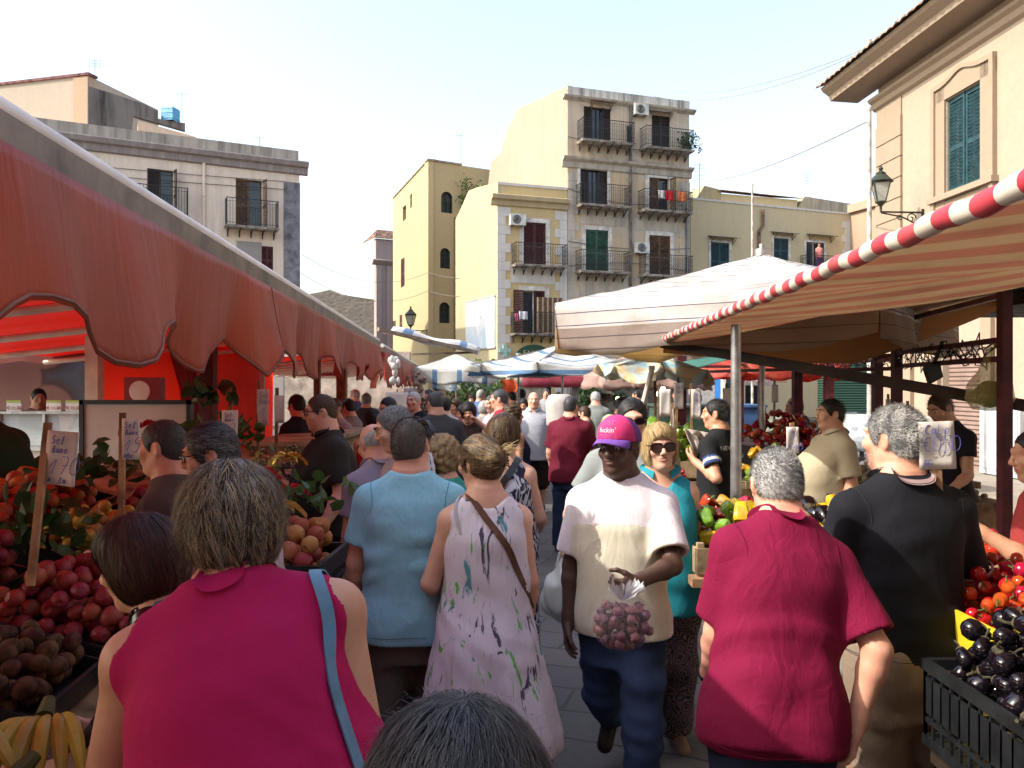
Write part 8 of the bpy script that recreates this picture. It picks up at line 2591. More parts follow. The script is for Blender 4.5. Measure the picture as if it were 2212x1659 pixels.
# ------------------------------------------------------------------ fruit and vegetables
def heap(L, W_, r, n, rg, slope=0, mound=1.0, zmax=9):
 """drop balls one by one into a tray; each rests on what lies below"""
 pts = []
 for _ in range(n * 6):
  if len(pts) >= n: break
  x, y = rg.uniform(-L / 2 + r, L / 2 - r), rg.uniform(-W_ / 2 + r, W_ / 2 - r)
  z = r
  for q in pts:
   d2 = (x - q[0]) ** 2 + (y - q[1]) ** 2
   if d2 < 3.6 * r * r: z = max(z, q[2] + math.sqrt(max(0, 3.6 * r * r - d2)))
  e = min(1, 2.6 * (1 - max(abs(x) / (L / 2), abs(y) / (W_ / 2)))) * .5
  if z > min(zmax, r * 2.0 + mound * (.02 + e * L * .5)): continue
  pts.append((x, y, z))
 return pts
PROT = {}
LEAFM = LEAF
def proto(kind):
 if kind in PROT: return PROT[kind].copy(), True
 mb = MB()
 ms = None
 if kind in ('peach', 'red_peach', 'plum', 'apricot'):
  mb.lathe([(.001, -.036), (.020, -.034), (.035, -.016), (.0385, .004), (.031, .024), (.016, .0335), (.006, .031), (.001, .028)], 14)
  ms = dict(peach=mat('peach_skin', (.42, .17, .06), .6, .4, 22, rnd=.5, bump=.1, col2=(.42, .09, .05)), red_peach=mat('red_peach_skin', (.22, .022, .022), .5, .5, 22, rnd=.35, bump=.1, col2=(.22, .025, .03)),
     plum=mat('yellow_plum_skin', (.50, .32, .06), .4, .3, 20, rnd=.4, bump=.1, col2=(.36, .24, .05)), apricot=mat('apricot_skin', (.42, .13, .05), .6, .3, 20, rnd=.4, bump=.1, col2=(.33, .06, .035)))[kind]
 elif kind == 'kiwi':
  mb.ball((0, 0, 0), .030, 14, 10, 0, (1, 1, 1.25)); ms = mat('kiwi_skin', (.10, .05, .024), .85, .4, 30, rnd=.4, bump=.5, bs=120)
 elif kind == 'tomato':
  mb.lathe([(.001, -.026), (.018, -.024), (.030, -.010), (.031, .004), (.024, .019), (.010, .0245), (.001, .022)], 16)
  for i in range(6):
   a = i * 1.047; mb.add([(.003, 0, .024), (.022 * math.cos(a), .022 * math.sin(a), .030), (.006 * math.cos(a + .5), .006 * math.sin(a + .5), .026), (0, 0, .026)], [(0, 1, 2, 3)], 1)
  mb.tube([(0, 0, .024), (.006, .004, .04), (.016, .01, .048)], [.003, .0025, .002], 5, 1)
  ms = [mat('tomato_skin', (.46, .025, .012), .12, .25, 14, rnd=.3, bump=0, spec=.5), mat('tomato_stalk', (.10, .16, .04), .7)]
 elif kind == 'cherry_tomato':
  mb.ball((0, 0, 0), .016, 10, 7); ms = mat('cherry_tomato_skin', (.50, .03, .018), .15, .25, 14, rnd=.4, bump=0, spec=.5)
 elif kind in ('red_pepper', 'yellow_pepper', 'green_pepper'):
  pr = [(.001, -.05), (.018, -.052), (.030, -.042), (.038, -.005), (.043, .025), (.038, .043), (.018, .046), (.008, .038), (.001, .036)]
  for j, (r_, z) in enumerate(pr):
   pass
  n_ = 20; vs = [(r_ * (1 + .13 * math.cos(4 * 6.2832 * q / n_ + .4)) * math.cos(6.2832 * q / n_), r_ * (1 + .13 * math.cos(4 * 6.2832 * q / n_ + .4)) * math.sin(6.2832 * q / n_), z) for r_, z in pr for q in range(n_)]
  mb.add(vs, [(i * n_ + q, i * n_ + (q + 1) % n_, (i + 1) * n_ + (q + 1) % n_, (i + 1) * n_ + q) for i in range(len(pr) - 1) for q in range(n_)])
  mb.tube([(0, 0, .036), (.002, 0, .055), (.012, .004, .07)], [.010, .006, .007], 7, 1)
  ms = [mat(kind + '_skin', dict(red_pepper=(.36, .018, .012), yellow_pepper=(.62, .36, .02), green_pepper=(.17, .30, .03))[kind], .16, .25, 10, rnd=.35, bump=.1, bs=20, spec=.5), mat('pepper_stalk', (.12, .20, .05), .6)]
 elif kind == 'eggplant':
  mb.lathe([(.001, -.062), (.020, -.060), (.040, -.042), (.046, -.015), (.038, .018), (.026, .042), (.017, .052), (.001, .054)], 16)
  mb.lathe([(.028, .036), (.024, .050), (.012, .058), (.006, .064)], 8, 1); mb.tube([(0, 0, .06), (.004, 0, .085), (.016, .006, .11)], [.007, .0055, .007], 6, 1)
  ms = [mat('eggplant_skin', (.006, .004, .007), .10, .3, 12, rnd=.3, bump=0, spec=.55), mat('eggplant_calyx', (.10, .085, .05), .8, .5, 20)]
 elif kind == 'potato_bulb':
  mb.ball((0, 0, 0), .032, 10, 7, 0, (1, 1, .8)); ms = mat('pale_bulb_skin', (.36, .27, .19), .7, .4, 20, rnd=.4)
 elif kind == 'melon':
  mb.ball((0, 0, 0), .10, 16, 10, 0, (1, 1, .85)); ms = mat('pale_melon_skin', (.38, .40, .22), .5, .3, 14, rnd=.3)
 o = build(kind, mb, ms); PROT[kind] = o
 return o, False
def fill(kind, O, u, w, L, W_, r, n, label, group, seed, sc=1.0, tilt=1.0, mound=1.0, zmax=9):
 """pile of single fruits on a tray with axes u, w"""
 rg = np.random.default_rng(seed)
 T = frame(O, u, w)
 kinds = kind if isinstance(kind, (list, tuple)) else [kind]
 for x, y, z in heap(L, W_, r, n, rg, mound=mound, zmax=zmax):
  kk = kinds[rg.integers(0, len(kinds))]
  o, cp = proto(kk)
  if cp: link(o)
  o.location = T @ Vector((x, y, z))
  o.rotation_euler = tuple(rg.uniform(-1, 1, 3) * tilt * 3.1)
  s = sc * rg.uniform(.82, 1.16); o.scale = (s, s, s)
  lb = label if isinstance(label, str) else label[kk]
  tag(o, lb, {'kiwi': 'kiwi', 'melon': 'melon', 'eggplant': 'eggplant', 'tomato': 'tomato', 'cherry_tomato': 'tomato', 'plum': 'plum', 'potato_bulb': 'onion'}.get(kk, 'pepper' if 'pepper' in kk else 'peach'), group if isinstance(group, str) else group[kk])
# sloping bench on the left
BN = thing('display_bench', 'sloping fruit bench with dark wrapped front under the red awning', 'bench', (-1.6, 3.5, 0))
BX = lambda y: -1.04 - .10 * (y - 1.6)
zf = lambda x: .97 + .28 * (-1.12 - x)
mb = MB()
ys = np.linspace(.9, 7.4, 14)
mb.grid([[Vector((BX(y) - .02 - 1.2 * j / 6, y, zf(BX(y) - .02 - 1.2 * j / 6) - .04)) for y in ys] for j in range(7)])
b_ = build('top_board', mb, WOOD, BN)
so = b_.modifiers.new('thickness', 'SOLIDIFY'); so.thickness = .03; so.offset = -1
n = N('black_film_wrap'); n.base((.012, .012, .015)); n.set(Roughness=.14); n.b.inputs['Specular IOR Level'].default_value = .7; n.bump(n.noise(n.coord(scale=(1, 1, .6)), 12, 5, .6, 2), 1, .05)
mb = MB(); mb.grid([[Vector((BX(y) + .02 * math.sin(y * 9 + j), y, z)) for y in np.linspace(.9, 7.4, 60)] for j, z in enumerate((.0, .3, .6, .85, .98))])
build('front_wrap', mb, n.m, BN)
mb = MB()
for i in range(6): mb.box(BX(1.2 + i) - 1.12, BX(1.2 + i) - 1.07, 1.2 + i, 1.25 + i, 0, 1.5)
build('leg', mb, WOOD, BN, smooth=False)
UW = (Vector((-.10, 1, 0)), Vector((-1, -.1, .28)))
def tray(y, x, L, W_, label, m=PLB):
 T = frame((x, y, zf(x) - .01), *UW)
 mb = MB()
 for q in ((-L / 2, L / 2, -W_ / 2, -W_ / 2 + .012), (-L / 2, L / 2, W_ / 2 - .012, W_ / 2), (-L / 2, -L / 2 + .012, -W_ / 2 + .012, W_ / 2 - .012), (L / 2 - .012, L / 2, -W_ / 2 + .012, W_ / 2 - .012)): mb.box(*q, 0, .07, 0, T)
 mb.box(-L / 2, L / 2, -W_ / 2, W_ / 2, -.008, .001, 0, T)
 tag(build('fruit_tray', mb, m, smooth=False), label, 'tray')
for i, (kd, y, x, L, W_, r, n_, nm, sc, mo) in enumerate((
 ('kiwi', 2.12, -1.36, .42, .34, .026, 76, 'brown kiwis in the tray behind the bananas', .80, .7),
 ('red_peach', 2.62, -1.42, .50, .50, .030, 120, 'dark red peaches in the tray above the kiwis', .77, .9),
 ('red_peach', 2.62, -1.90, .46, .40, .030, 90, 'deep red peaches at the left picture edge', .77, .9),
 ('plum', 3.35, -1.72, .60, .46, .028, 110, 'yellow plums heaped in the middle of the bench', .72, .7),
 ('apricot', 3.62, -2.22, 1.0, .42, .033, 105, 'orange pink peaches in the back trays by the white board', .86, .3),
 ('red_peach', 4.05, -1.80, .5, .40, .038, 42, 'red peaches below the narrow price card stick', .95, .7),
 ('apricot', 4.75, -1.85, .5, .45, .033, 50, 'peaches next to the grapes farther along the bench', .9, .6))):
 tray(y, x, L, W_, 'black tray holding the ' + nm.split(' ', 1)[0] + ' ' + ' '.join(nm.split()[1:]))
 O = Vector((x, y, zf(x)))
 fill(kd, O, *UW, L - .02, W_ - .02, r, n_, nm[:-1] if False else 'one of the ' + nm, nm, 10 + i, sc, mound=mo)
def foliage(c, r, n_, label, size, seed, m=LEAFD, flat=.5):
 rg = np.random.default_rng(seed)
 mb = MB()
 for i in range(n_):
  p = Vector(c) + Vector(rg.normal(0, 1, 3) * A(r, r, r * flat))
  d = unit(rg.normal(0, 1, 3) + A(0, 0, .3)); s = unit(np.cross(d, rg.normal(0, 1, 3))); nn = np.cross(d, s); L = size * rg.uniform(.6, 1.3)
  q = lambda a, b, e: Vector(A(*p) + d * a * L + s * b * L + nn * e * L)
  mb.add([q(0, 0, 0), q(.3, .38, .08), q(.7, .28, .05), q(1, 0, -.1), q(.7, -.28, .05), q(.3, -.38, .08), q(.5, 0, -.04)], [(0, 1, 6), (1, 2, 6), (2, 3, 6), (3, 4, 6), (4, 5, 6), (5, 0, 6)])
 return tag(build('leafy_branch', mb, m, smooth=False), label, 'leaves', kind='stuff')
for c, r, n_, lab, sz in (((-1.75, 2.95, 1.30), .13, 60, 'dark leaves between the red peaches and the yellow plums', .09), ((-2.05, 2.85, 1.45), .12, 50, 'leaf sprigs below the orange peaches', .08), ((-1.95, 3.75, 1.45), .12, 50, 'leaves lying above the plums', .08), ((-1.2, 2.75, 1.0), .08, 25, 'leaf sprig at the edge of the dark red peaches', .08),
       ((-1.85, 5.1, 1.55), .09, 70, 'climbing leaves in front of the red curtain', .10), ((-1.95, 5.1, 1.80), .06, 26, 'upper leafy stem against the red curtain', .10), ((-1.5, 4.5, 1.20), .12, 70, 'vine leaves around the grapes', .09), ((-.98, 3.75, 1.33), .10, 30, 'vine leaf tuft at the end of the peach crate', .08)):
 foliage(c, r, n_, lab, sz, int(abs(c[0]) * 1000 + sz * 5000), LEAF if 'vine' in lab or 'climb' in lab else LEAFD)
GRP = mat('grape_skin', (.20, .16, .03), .25, .4, 12, rnd=.5, bump=0, spec=.5); GRPD = mat('black_grape_skin', (.03, .012, .03), .3, .4, 12, rnd=.4, bump=0)
rg = np.random.default_rng(5)
for i in range(9):
 mb = MB()
 for j in range(46):
  t = rg.uniform(0, 1); a = rg.uniform(0, 6.28); rr = .045 * (1 - t * .75)
  mb.ball((rr * math.cos(a), rr * math.sin(a), -.17 * t), .0115, 7, 5)
 o = build('grape_bunch', mb, GRP if i % 3 else GRPD)
 o.location = (-1.42 - .05 * (i % 3), 4.05 + .17 * i, 1.32 + .05 * (i % 3)); o.rotation_euler = (rg.uniform(-.4, .4), 1.0 + rg.uniform(-.3, .3), rg.uniform(0, 6))
 tag(o, 'bunch of yellow green grapes piled under the price cards' if i % 3 else 'bunch of black grapes among the yellow green ones', 'grapes', 'yellow green grape bunches' if i % 3 else 'black grape bunches')
RIB = mat('red_ribbon', (.55, .01, .03), .35, .2, 6); FOIL = mat('gold_foil', (.75, .50, .15), .18, .2, 30, metal=1, bump=.8, bs=60, bd=.01)
for i, (c, lab, m_) in enumerate((((-2.0, 4.3, 1.62), 'red ribbon bow behind the older man in profile', RIB), ((-1.38, 4.35, 1.36), 'red ribbon in the grapes', RIB), ((-1.3, 4.6, 1.42), 'gold foil strip hanging by the heavy man', FOIL), ((-1.02, 3.5, 1.30), 'gold foil scrap on the peach crate', FOIL), ((-1.15, 4.1, 1.30), 'red ribbon end by the dark polo', RIB))):
 mb = MB(); c = Vector(c)
 for j in range(5):
  a = j * 1.3; mb.grid([[c + Vector((.02 * t * math.cos(a) * 5, .02 * t * math.sin(a) * 5, .03 * math.sin(t * 3) + q * .028 - .02 * t)) for t in np.linspace(0, 1.2, 8)] for q in (0, 1)])
 tag(build('ribbon', mb, m_), lab, 'ribbon')
# bananas in front
BAN = mat('banana_skin', (.52, .40, .05), .45, .3, 8, rnd=.3, bump=.1, col2=(.36, .25, .04)); BANE = mat('banana_tip', (.10, .11, .03), .7)
for i, (x, y, z, rz) in enumerate(((-1.10, 1.88, 1.03, .3), (-1.02, 1.66, 1.0, -.4), (-1.25, 1.72, 1.07, .8), (-1.16, 1.55, 1.05, 0.1))):
 bt = thing('banana_bunch', ['banana bunch nearest the kiwi tray', 'banana bunch at the front edge of the bench', 'banana bunch lying farthest to the back by the wrap', 'lowest banana bunch in the bottom corner'][i], 'bananas', (x, y, z), rz, 'banana bunches')
 T0 = Matrix.Translation((x, y, z)) @ Matrix.Rotation(rz, 4, 'Z')
 for j in range(6):
  a = -.9 + j * .36
  pts = [T0 @ Vector((.03 * math.sin(a) + (.10 * math.sin(a)) * t + .02 * math.sin(a), -.02 - .19 * t * (1 - .15 * abs(a)), .05 - .10 * t ** 2 + .04 * math.sin(t * 3.1) * .5)) for t in np.linspace(0, 1, 9)]
  mb = MB(); mb.tube(pts, [.007, .010, .015, .018, .0185, .018, .015, .010, .005], 8); mb.tube([pts[-1], pts[-1] + (pts[-1] - pts[-2]).normalized() * .012], [.005, .004], 6, 1)
  build('banana', mb, [BAN, BANE], bt)
 mb = MB(); mb.tube([T0 @ Vector((0, -.015, .05)), T0 @ Vector((0, .03, .075))], [.022, .014], 8); build('stalk', mb, BANE, bt)
# stacked crates with peaches behind the pink shoulder
for i in range(4):
 crate(-.98, 3.62, .0 + i * .240, .52, .36, .235, 86 + (i % 2) * 5, ['bottom wooden crate of the stack under the pale peaches', 'second wooden crate from the ground under the pale peaches', 'third wooden crate under the pale peaches', 'top wooden crate right under the black peach box'][i], sl=3)
plastic_crate(-.98, 3.6, .965, .50, .34, .13, 88, 'black box of pale peaches on the wooden crates')
fill('peach', Vector((-.98, 3.6, .985)), (0, 1, 0), (-1, 0, 0), .46, .30, .040, 46, 'pale peach in the black box on the wooden crates', 'pale peaches in the black box', 31, 1.0, mound=1.2)
for i in range(3): crate(-1.02, 4.28, i * .30, .5, .38, .29, 92, ['lowest wooden crate beside the aqua T-shirt', 'middle wooden crate beside the aqua T-shirt', 'upper wooden crate beside the aqua T-shirt'][i], sl=3)
# right hand side: eggplants and tomatoes
plastic_crate(1.51, 1.98, .80, .58, .74, .25, 0, 'black crate full of eggplants at the lower right corner')
plastic_crate(1.54, 1.95, .48, .60, .76, .30, 0, 'dark crate under the eggplant crate', mat('brown_crate_plastic', (.045, .03, .022), .5))
ST_ = thing('crate_stand', 'dark plank stand carrying the eggplant and tomato crates', 'stand', (1.7, 2.3, 0))
mb = MB(); mb.box(1.24, 2.4, 1.6, 3.1, .44, .475); build('top', mb, WOOD, ST_, smooth=False)
for x in (1.3, 2.3):
 for y in (1.65, 3.0):
  mb = MB(); mb.box(x - .03, x + .03, y - .03, y + .03, 0, .438); build('leg', mb, WOOD, ST_, smooth=False)
fill('eggplant', Vector((1.51, 1.98, .95)), (1, 0, 0), (0, 1, 0), .56, .72, .031, 290, 'glossy round eggplant in the black crate', 'eggplants in the black crate', 41, .62, mound=1.4)
YEL_C = mat('yellow_carton', (.70, .50, .02), .6, .1, 4)
CT = thing('tomato_carton', 'yellow printed carton full of tomatoes beyond the eggplants', 'carton', (1.85, 2.72, .9))
mb = MB()
for q in ((1.50, 2.24, 2.42, 2.43), (1.50, 2.24, 3.02, 3.03), (1.49, 1.50, 2.42, 3.03), (2.24, 2.25, 2.42, 3.03)): mb.box(*q, .88, 1.10)
mb.box(1.5, 2.24, 2.43, 3.02, .88, .89)
mb.box(1.46, 1.95, 2.36, 2.366, 1.07, 1.17, 0, Matrix.Rotation(0, 4, 'X')); build('walls', mb, YEL_C, CT, smooth=False)
mb = MB(); mb.box(1.54, 1.72, 2.354, 2.359, 1.09, 1.155); build('print', mb, mat('green_print', (.10, .30, .06), .6), CT, smooth=False)
mb = MB(); mb.box(1.545, 1.715, 2.351, 2.3535, 1.092, 1.112); build('red_print', mb, mat('red_print2', (.45, .04, .02), .6), CT, smooth=False)
mb = MB(); mb.box(1.45, 2.3, 2.42, 3.05, .475, .875); tag(build('carton_base', mb, mat('plain_carton', (.32, .22, .13), .85), smooth=False), 'plain brown box under the yellow tomato carton', 'box')
fill('tomato', Vector((1.87, 2.72, .98)), (1, 0, 0), (0, 1, 0), .72, .56, .026, 260, 'ripe tomato on the vine in the yellow carton', 'tomatoes in the yellow carton', 43, .82, mound=1.0)
fill('tomato', Vector((1.9, 3.4, .98)), (1, 0, 0), (0, 1, 0), .8, .5, .030, 90, 'tomato in the crate behind the yellow carton', 'tomatoes behind the yellow carton', 44, .95, mound=.8)
crate(1.9, 3.4, .86, .84, .54, .14, 0, 'wooden crate of tomatoes behind the yellow carton', sl=1)
# pepper table
TB_ = thing('vegetable_table', 'low table under the pepper crates in front of the magenta polo', 'table', (1.5, 4.1, 0))
mb = MB(); mb.box(.85, 2.7, 3.75, 4.55, .90, .94); build('top', mb, WOOD, TB_, smooth=False)
for x in (1.35, 2.62):
 for y in (3.8, 4.48):
  mb = MB(); mb.box(x - .03, x + .03, y - .03, y + .03, 0, .90); build('leg', mb, WOOD, TB_, smooth=False)
crate(1.13, 4.15, .94, .5, .72, .16, 0, 'pale crate of mixed peppers in front of the silver pole', sl=1)
fill(['red_pepper', 'yellow_pepper', 'yellow_pepper', 'red_pepper', 'green_pepper'], Vector((1.13, 4.15, 1.0)), (1, 0, 0), (0, 1, 0), .46, .68, .046, 66, {'red_pepper': 'red bell pepper in the pale crate', 'yellow_pepper': 'yellow bell pepper in the pale crate', 'green_pepper': 'green bell pepper in the pale crate'}, {'red_pepper': 'red peppers in the pale crate', 'yellow_pepper': 'yellow peppers in the pale crate', 'green_pepper': 'green peppers in the pale crate'}, 51, 1.0, mound=1.0)
crate(1.72, 4.2, .94, .5, .66, .16, 0, 'crate of eggplants and peppers between the two grey heads', sl=1)
fill(['eggplant', 'eggplant', 'eggplant', 'yellow_pepper', 'red_pepper'], Vector((1.72, 4.2, 1.0)), (1, 0, 0), (0, 1, 0), .46, .62, .046, 60, {'eggplant': 'dull eggplant in the mixed crate', 'yellow_pepper': 'yellow pepper in the eggplant crate', 'red_pepper': 'red pepper in the eggplant crate'}, {'eggplant': 'eggplants in the mixed crate', 'yellow_pepper': 'yellow peppers in the eggplant crate', 'red_pepper': 'red peppers in the eggplant crate'}, 52, 1.0, mound=1.0)
fill('melon', Vector((1.62, 3.72, 1.0)), (1, 0, 0), (0, 1, 0), .5, .22, .1, 2, 'pale green squash at the edge of the pepper table', 'pale squashes', 53)
# tomato crates further back
for i in range(4):
 for j, x in enumerate((1.30, 1.86)):
  crate(x, 6.9, i * .25, .52, .38, .245, 2 * (i % 2), ['lowest', 'second lowest', 'third', 'topmost'][i] + ' wooden crate in the ' + ['stack under the cherry tomatoes', 'stack behind the black T-shirt'][j], sl=2)
fill('cherry_tomato', Vector((1.30, 6.95, 1.0)), (1, 0, 0), (0, 1, .35), .50, .50, .0165, 170, 'cherry tomato on the sloping crates left of the newspaper', 'cherry tomatoes', 61, 1.0, mound=.5)
fill(['green_pepper', 'green_pepper', 'green_pepper', 'yellow_pepper'], Vector((1.42, 7.55, 1.16)), (1, 0, 0), (0, 1, .3), .75, .45, .045, 62, {'green_pepper': 'green pepper behind the cherry tomatoes', 'yellow_pepper': 'yellow pepper behind the cherry tomatoes'}, {'green_pepper': 'green peppers behind the cherry tomatoes', 'yellow_pepper': 'yellow peppers behind the cherry tomatoes'}, 62, 1.1)
crate(1.42, 7.55, .98, .8, .5, .2, 0, 'crate of green peppers behind the cherry tomatoes', sl=1)
mb = MB(); mb.box(1.0, 4.3, 7.3, 8.3, .9, .96)
for x in (1.05, 4.2): mb.box(x, x + .06, 7.35, 7.41, 0, .9); mb.box(x, x + .06, 8.2, 8.26, 0, .9)
tag(build('long_stall_table', mb, WOOD, smooth=False), 'long plank table behind the cream polo carrying peppers and bulbs', 'table')
fill('red_pepper', Vector((2.75, 7.8, 1.30)), (1, 0, 0), (0, 1, .3), .95, .55, .036, 90, 'dried red pepper in the dark heap behind the silver pole', 'dried red peppers', 63, .75, mound=.8)
mb = MB(); mb.box(2.25, 3.25, 7.5, 8.1, .96, 1.27); tag(build('pepper_box', mb, PLB, smooth=False), 'dark box under the dried red peppers', 'box')
fill(['yellow_pepper', 'green_pepper'], Vector((2.35, 7.2, 1.02)), (1, 0, 0), (0, 1, .6), .6, .4, .04, 46, {'green_pepper': 'small green pepper below the dried red ones', 'yellow_pepper': 'small orange pepper below the dried red ones'}, {'green_pepper': 'small green peppers', 'yellow_pepper': 'small orange peppers'}, 64, .8)
fill('potato_bulb', Vector((3.3, 6.6, .95)), (1, 0, 0), (0, 1, .5), 1.1, .7, .032, 150, 'pale bulb on the stall behind the cream polo', 'pale bulbs behind the cream polo', 65, 1.0, mound=.4)
mb = MB(); mb.box(2.7, 3.9, 6.2, 7.0, .6, .93); tag(build('bulb_table', mb, WOOD, smooth=False), 'low wooden stand under the pale bulbs', 'stand')
fill('melon', Vector((1.30, 9.0, 1.0)), (1, 0, 0), (0, 1, .3), .8, .6, .1, 14, 'pale melon beside the maroon polo', 'pale melons', 66)
mb = MB(); mb.box(.95, 1.75, 8.7, 9.4, .0, .98); tag(build('melon_bin', mb, mat('dark_green_bin', (.05, .07, .04), .7), smooth=False), 'dark stand under the pale melons', 'stand')
# bottles, cards and bundles in the middle distance
CN = thing('stall_counter', 'low wooden counter with bottles under the red awning', 'counter', (-2.1, 8.5, 0))
mb = MB(); mb.box(-2.35, -1.75, 7.2, 9.6, .0, 1.30); mb.box(-2.4, -1.7, 7.15, 9.65, 1.30, 1.34); build('counter', mb, mat('pale_counter_wood', (.40, .31, .19), .7, .3, 4), CN, smooth=False)
for i, (x, y, col, lab) in enumerate(((-1.78, 7.5, (.5, .35, .4), 'clear bottle with a red label on the counter'), (-1.72, 7.55, (.45, .35, .02), 'yellow bottle beside the clear one on the counter'))):
 b = thing('bottle', lab, 'bottle', (x, y, 1.34)); T = Matrix.Translation((x, y, 1.341))
 mb = MB(); mb.lathe([(.001, 0), (.034, .002), (.036, .03), (.036, .16), (.025, .20), (.012, .235), (.012, .255)], 14, 0, T); build('glass', mb, mat('bottle_%d' % i, col, .1, bump=0, spec=.6), b)
 mb = MB(); mb.lathe([(.0368, .06), (.0368, .12)], 14, 0, T); build('label', mb, mat('red_label', (.4, .03, .03), .6), b)
 mb = MB(); mb.lathe([(.0135, .245), (.0135, .27), (.001, .271)], 10, 0, T); build('cap', mb, mat('white_cap', (.6, .6, .6), .5), b)
rg = np.random.default_rng(8)
for i, (px, py, d, m_, lab) in enumerate(((1045 - 10, 0, 0, None, ''), (906, 850, 13, MATS['pale_bulb_skin'], 'long plait of garlic hanging at the end of the second valance'), (853, 800, 11.2, MATS['white_carrier'], 'bunch of white plastic bags hanging between the two red awnings'))):
 if m_ is None: continue
 mb = MB(); c = P(px, py, d)
 for j in range(60 if i == 1 else 16):
  p = c + Vector((rg.normal(0, .06 / i), rg.normal(0, .06 / i), rg.uniform(-.34, .34) / i))
  if i == 1: mb.ball(p, .035, 8, 6)
  else: mb.ball(p, .045, 9, 6, 0, (rg.uniform(.5, 1), .7, rg.uniform(.9, 1.6)))
 tag(build('garlic_plait' if i == 1 else 'bag_bunch', mb, m_), lab, 'garlic' if i == 1 else 'bags')
for i, (px, py, d, w, h, lab) in enumerate(((858, 866, 12, .34, .26, 'pale blank card over the heads under the second awning'), (895, 855, 13, .34, .26, 'white card with faint writing beside the garlic plait'))):
 price_sign(P(px, py, d), w, h, P(px, 960, d), lab, [('Ba', -.1, .0, .08, 0)] if i else ())
FL_ = P(1097, 850, 20)
mb = MB(); mb.grid([[FL_ + Vector((.10 * math.sin(j * .7) + .35 * i / 6 - .2, .06 * math.sin(i * 1.6 + j * .4), .35 - .75 * j / 9)) for i in range(7)] for j in range(10)])
tag(build('orange_cloth', mb, mat('orange_flag_cloth', (.65, .10, .03), .7, transl=.4)), 'bright orange red cloth hanging above the lane', 'cloth')
mb = MB(); c = P(1210, 890, 9.8); mb.lathe([(.17, -.16), (.18, .12), (.14, .2), (.10, .22)], 18, 0, Matrix.Translation(c));
tag(build('paper_screen', mb, mat('white_paper', (.62, .58, .56), .8, transl=.3)), 'white rounded paper screen behind the maroon polo', 'screen')
for i, (px, d) in enumerate(((1205, 0), (1408, 8.6))):
 if not d: continue
 a, b = P(1408, 800, 8.6), P(1362, 905, 8.4)
 mb = MB(); mb.tube([a, Vector((b.x - .3, b.y, 0))], .028, 8); mb.tube([a, a + Vector((0, 0, .05))], .034, 8); tag(build('leaning_pole', mb, mat('chalky_pole', (.55, .5, .46))), 'leaning whitish pole of the torn blue parasol', 'pole')
for px, py, d in ((1423, 851, 20), (1432, 840, 20), (1335, 862, 22)):
 b = thing('light_bulb', 'lit warm bulb hanging under the far maroon awning', 'lamp', P(px, py, d), group='lit bulbs under the far awning')
 e = N('warm_bulb_glow') if 'warm_bulb_glow' not in MATS else None
 if e: e.set(Emission_Strength=4.0); e.b.inputs['Emission Color'].default_value = (1, .75, .35, 1); MATS['warm_bulb_glow'] = e.m
 mb = MB(); mb.ball(P(px, py, d), .07, 10, 8); build('bulb', mb, MATS['warm_bulb_glow'], b)
 mb = MB(); mb.tube([P(px, py, d) + Vector((0, 0, .06)), P(px, py, d) + Vector((0, 0, .35))], [.03, .008], 6); build('cord', mb, PLB, b)
# ------------------------------------------------------------------ ground, light and camera
n = N('basalt_paving')
v = n.coord('Object', (1, 1, 1), (0, 0, .35))
br = n.n('TexBrick')
br.inputs['Scale'].default_value = 1.0; br.inputs['Mortar Size'].default_value = .012; br.inputs['Brick Width'].default_value = .62; br.inputs['Row Height'].default_value = .34
br.inputs['Color1'].default_value = (.10, .095, .09, 1); br.inputs['Color2'].default_value = (.14, .13, .12, 1); br.inputs['Mortar'].default_value = (.05, .047, .043, 1)
wv = n.n('VectorMath', operation='ADD')
nz = n.n('TexNoise'); nz.inputs['Scale'].default_value = 1.7; n.l(v, nz.inputs['Vector'])
ml = n.n('VectorMath', operation='SCALE'); ml.inputs['Scale'].default_value = .12; n.l(nz.outputs['Color'], ml.inputs[0])
n.l(v, wv.inputs[0]); n.l(ml.outputs[0], wv.inputs[1]); n.l(wv.outputs[0], br.inputs['Vector'])
vo = n.n('TexVoronoi'); vo.inputs['Scale'].default_value = 24; n.l(v, vo.inputs['Vector'])
c = n.mix(n.ramp(vo.outputs['Distance'], [(.1, (.55,) * 3), (.45, (0, 0, 0))]), br.outputs['Color'], (.09, .085, .08))
c = n.mix(n.ramp(n.noise(v, 1.1, 6, .65), [(.45, (0, 0, 0)), (.7, (.6,) * 3)]), c, (.10, .095, .085))
n.base(c); n.set(Roughness=.55)
n.bump(n.math('ADD', n.math('MULTIPLY', br.outputs['Fac'], -1.2), n.noise(v, 30, 5, .7)), .6, .02)
mb = MB(); mb.add([(-220, -60, 0), (220, -60, 0), (220, 300, 0), (-220, 300, 0)], [(0, 1, 2, 3)])
build('ground', mb, n.m, kind='structure')
n = N('concrete_slabs')
v = n.coord()
n.base(n.ramp(n.noise(v, 2.2, 6, .65), [(.3, (.20, .17, .14)), (.7, (.30, .26, .21))])); n.set(Roughness=.85); n.bump(n.noise(v, 40, 5), .5, .01)
mb = MB(); FT.box(mb, -1, 20, .0, .13, .0, 3.6)
build('pavement', mb, n.m, kind='structure', smooth=False)
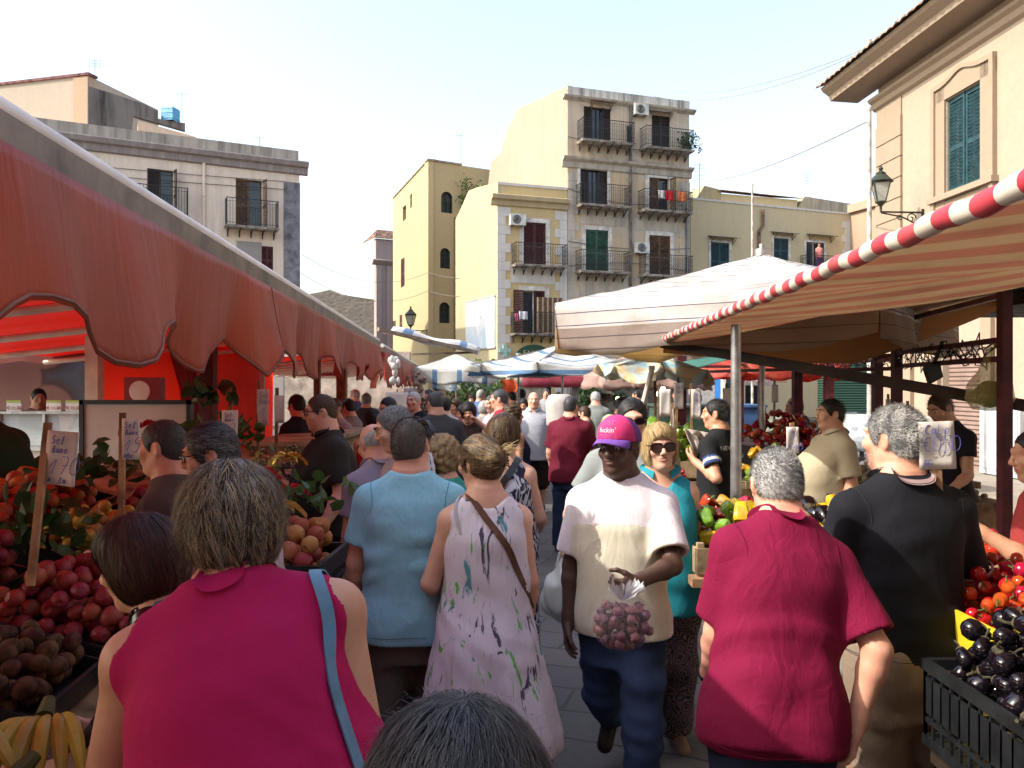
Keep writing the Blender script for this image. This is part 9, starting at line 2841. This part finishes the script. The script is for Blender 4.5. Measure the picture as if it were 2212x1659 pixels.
# house row added out of view behind the camera to block sky light
FH = Fac((16, -9), (-13, -9))
hb = thing('sky_blocker_row', 'plain ochre house row closing the square opposite the tall house', 'house', (0, -9, 0))
wall_part(FH, hb, 0, 29, 0, 15, [(2 + 4 * i, 3.2 + 4 * i, z, z + 2.2) for i in range(6) for z in (4.2, 8.2, 11.8)], TALL, D=3)
cam = bpy.data.cameras.new('camera')
co = link(bpy.data.objects.new('camera', cam))
co.location = (0, 0, CAMZ)
co.rotation_euler = (R(90), 0, 0)
cam.sensor_width = 36
cam.lens = 36 * FPX / 2212
cam.clip_start = .05
cam.clip_end = 600
SC.camera = co
SUN_EL, SUN_AZ = 40, 16      # azimuth: degrees from the left (-x) round towards the camera
to_sun = Vector((-math.cos(R(SUN_AZ)) * math.cos(R(SUN_EL)), -math.sin(R(SUN_AZ)) * math.cos(R(SUN_EL)), math.sin(R(SUN_EL))))
sun = link(bpy.data.objects.new('sun', bpy.data.lights.new('sun', 'SUN')))
sun.data.energy = 4.6
sun.data.angle = R(.55)
sun.data.color = (1, .92, .80)
sun.rotation_euler = to_sun.to_track_quat('Z', 'Y').to_euler()
sun.location = (-20, -8, 25)
w = bpy.data.worlds.new('World')
SC.world = w
w.use_nodes = True
sky = w.node_tree.nodes.new('ShaderNodeTexSky')
sky.sky_type = 'NISHITA'
sky.sun_disc = False
sky.sun_elevation = R(SUN_EL)
sky.sun_rotation = math.atan2(to_sun.x, to_sun.y)
sky.air_density = 1.5
sky.dust_density = 3.2
sky.ozone_density = 1.2
bg = w.node_tree.nodes['Background']
bg.inputs['Strength'].default_value = .15
hz = w.node_tree.nodes.new('ShaderNodeHueSaturation')     # thin summer haze whitens the sky
hz.inputs['Hue'].default_value = .518
hz.inputs['Saturation'].default_value = .9
hz.inputs['Value'].default_value = 2.05
w.node_tree.links.new(sky.outputs['Color'], hz.inputs['Color'])
w.node_tree.links.new(hz.outputs['Color'], bg.inputs['Color'])
SC.view_settings.view_transform = 'Standard'
SC.view_settings.look = 'None'
SC.view_settings.exposure = .48
SC.cycles.use_denoising = True
SC.cycles.max_bounces = 8
SC.cycles.transparent_max_bounces = 12
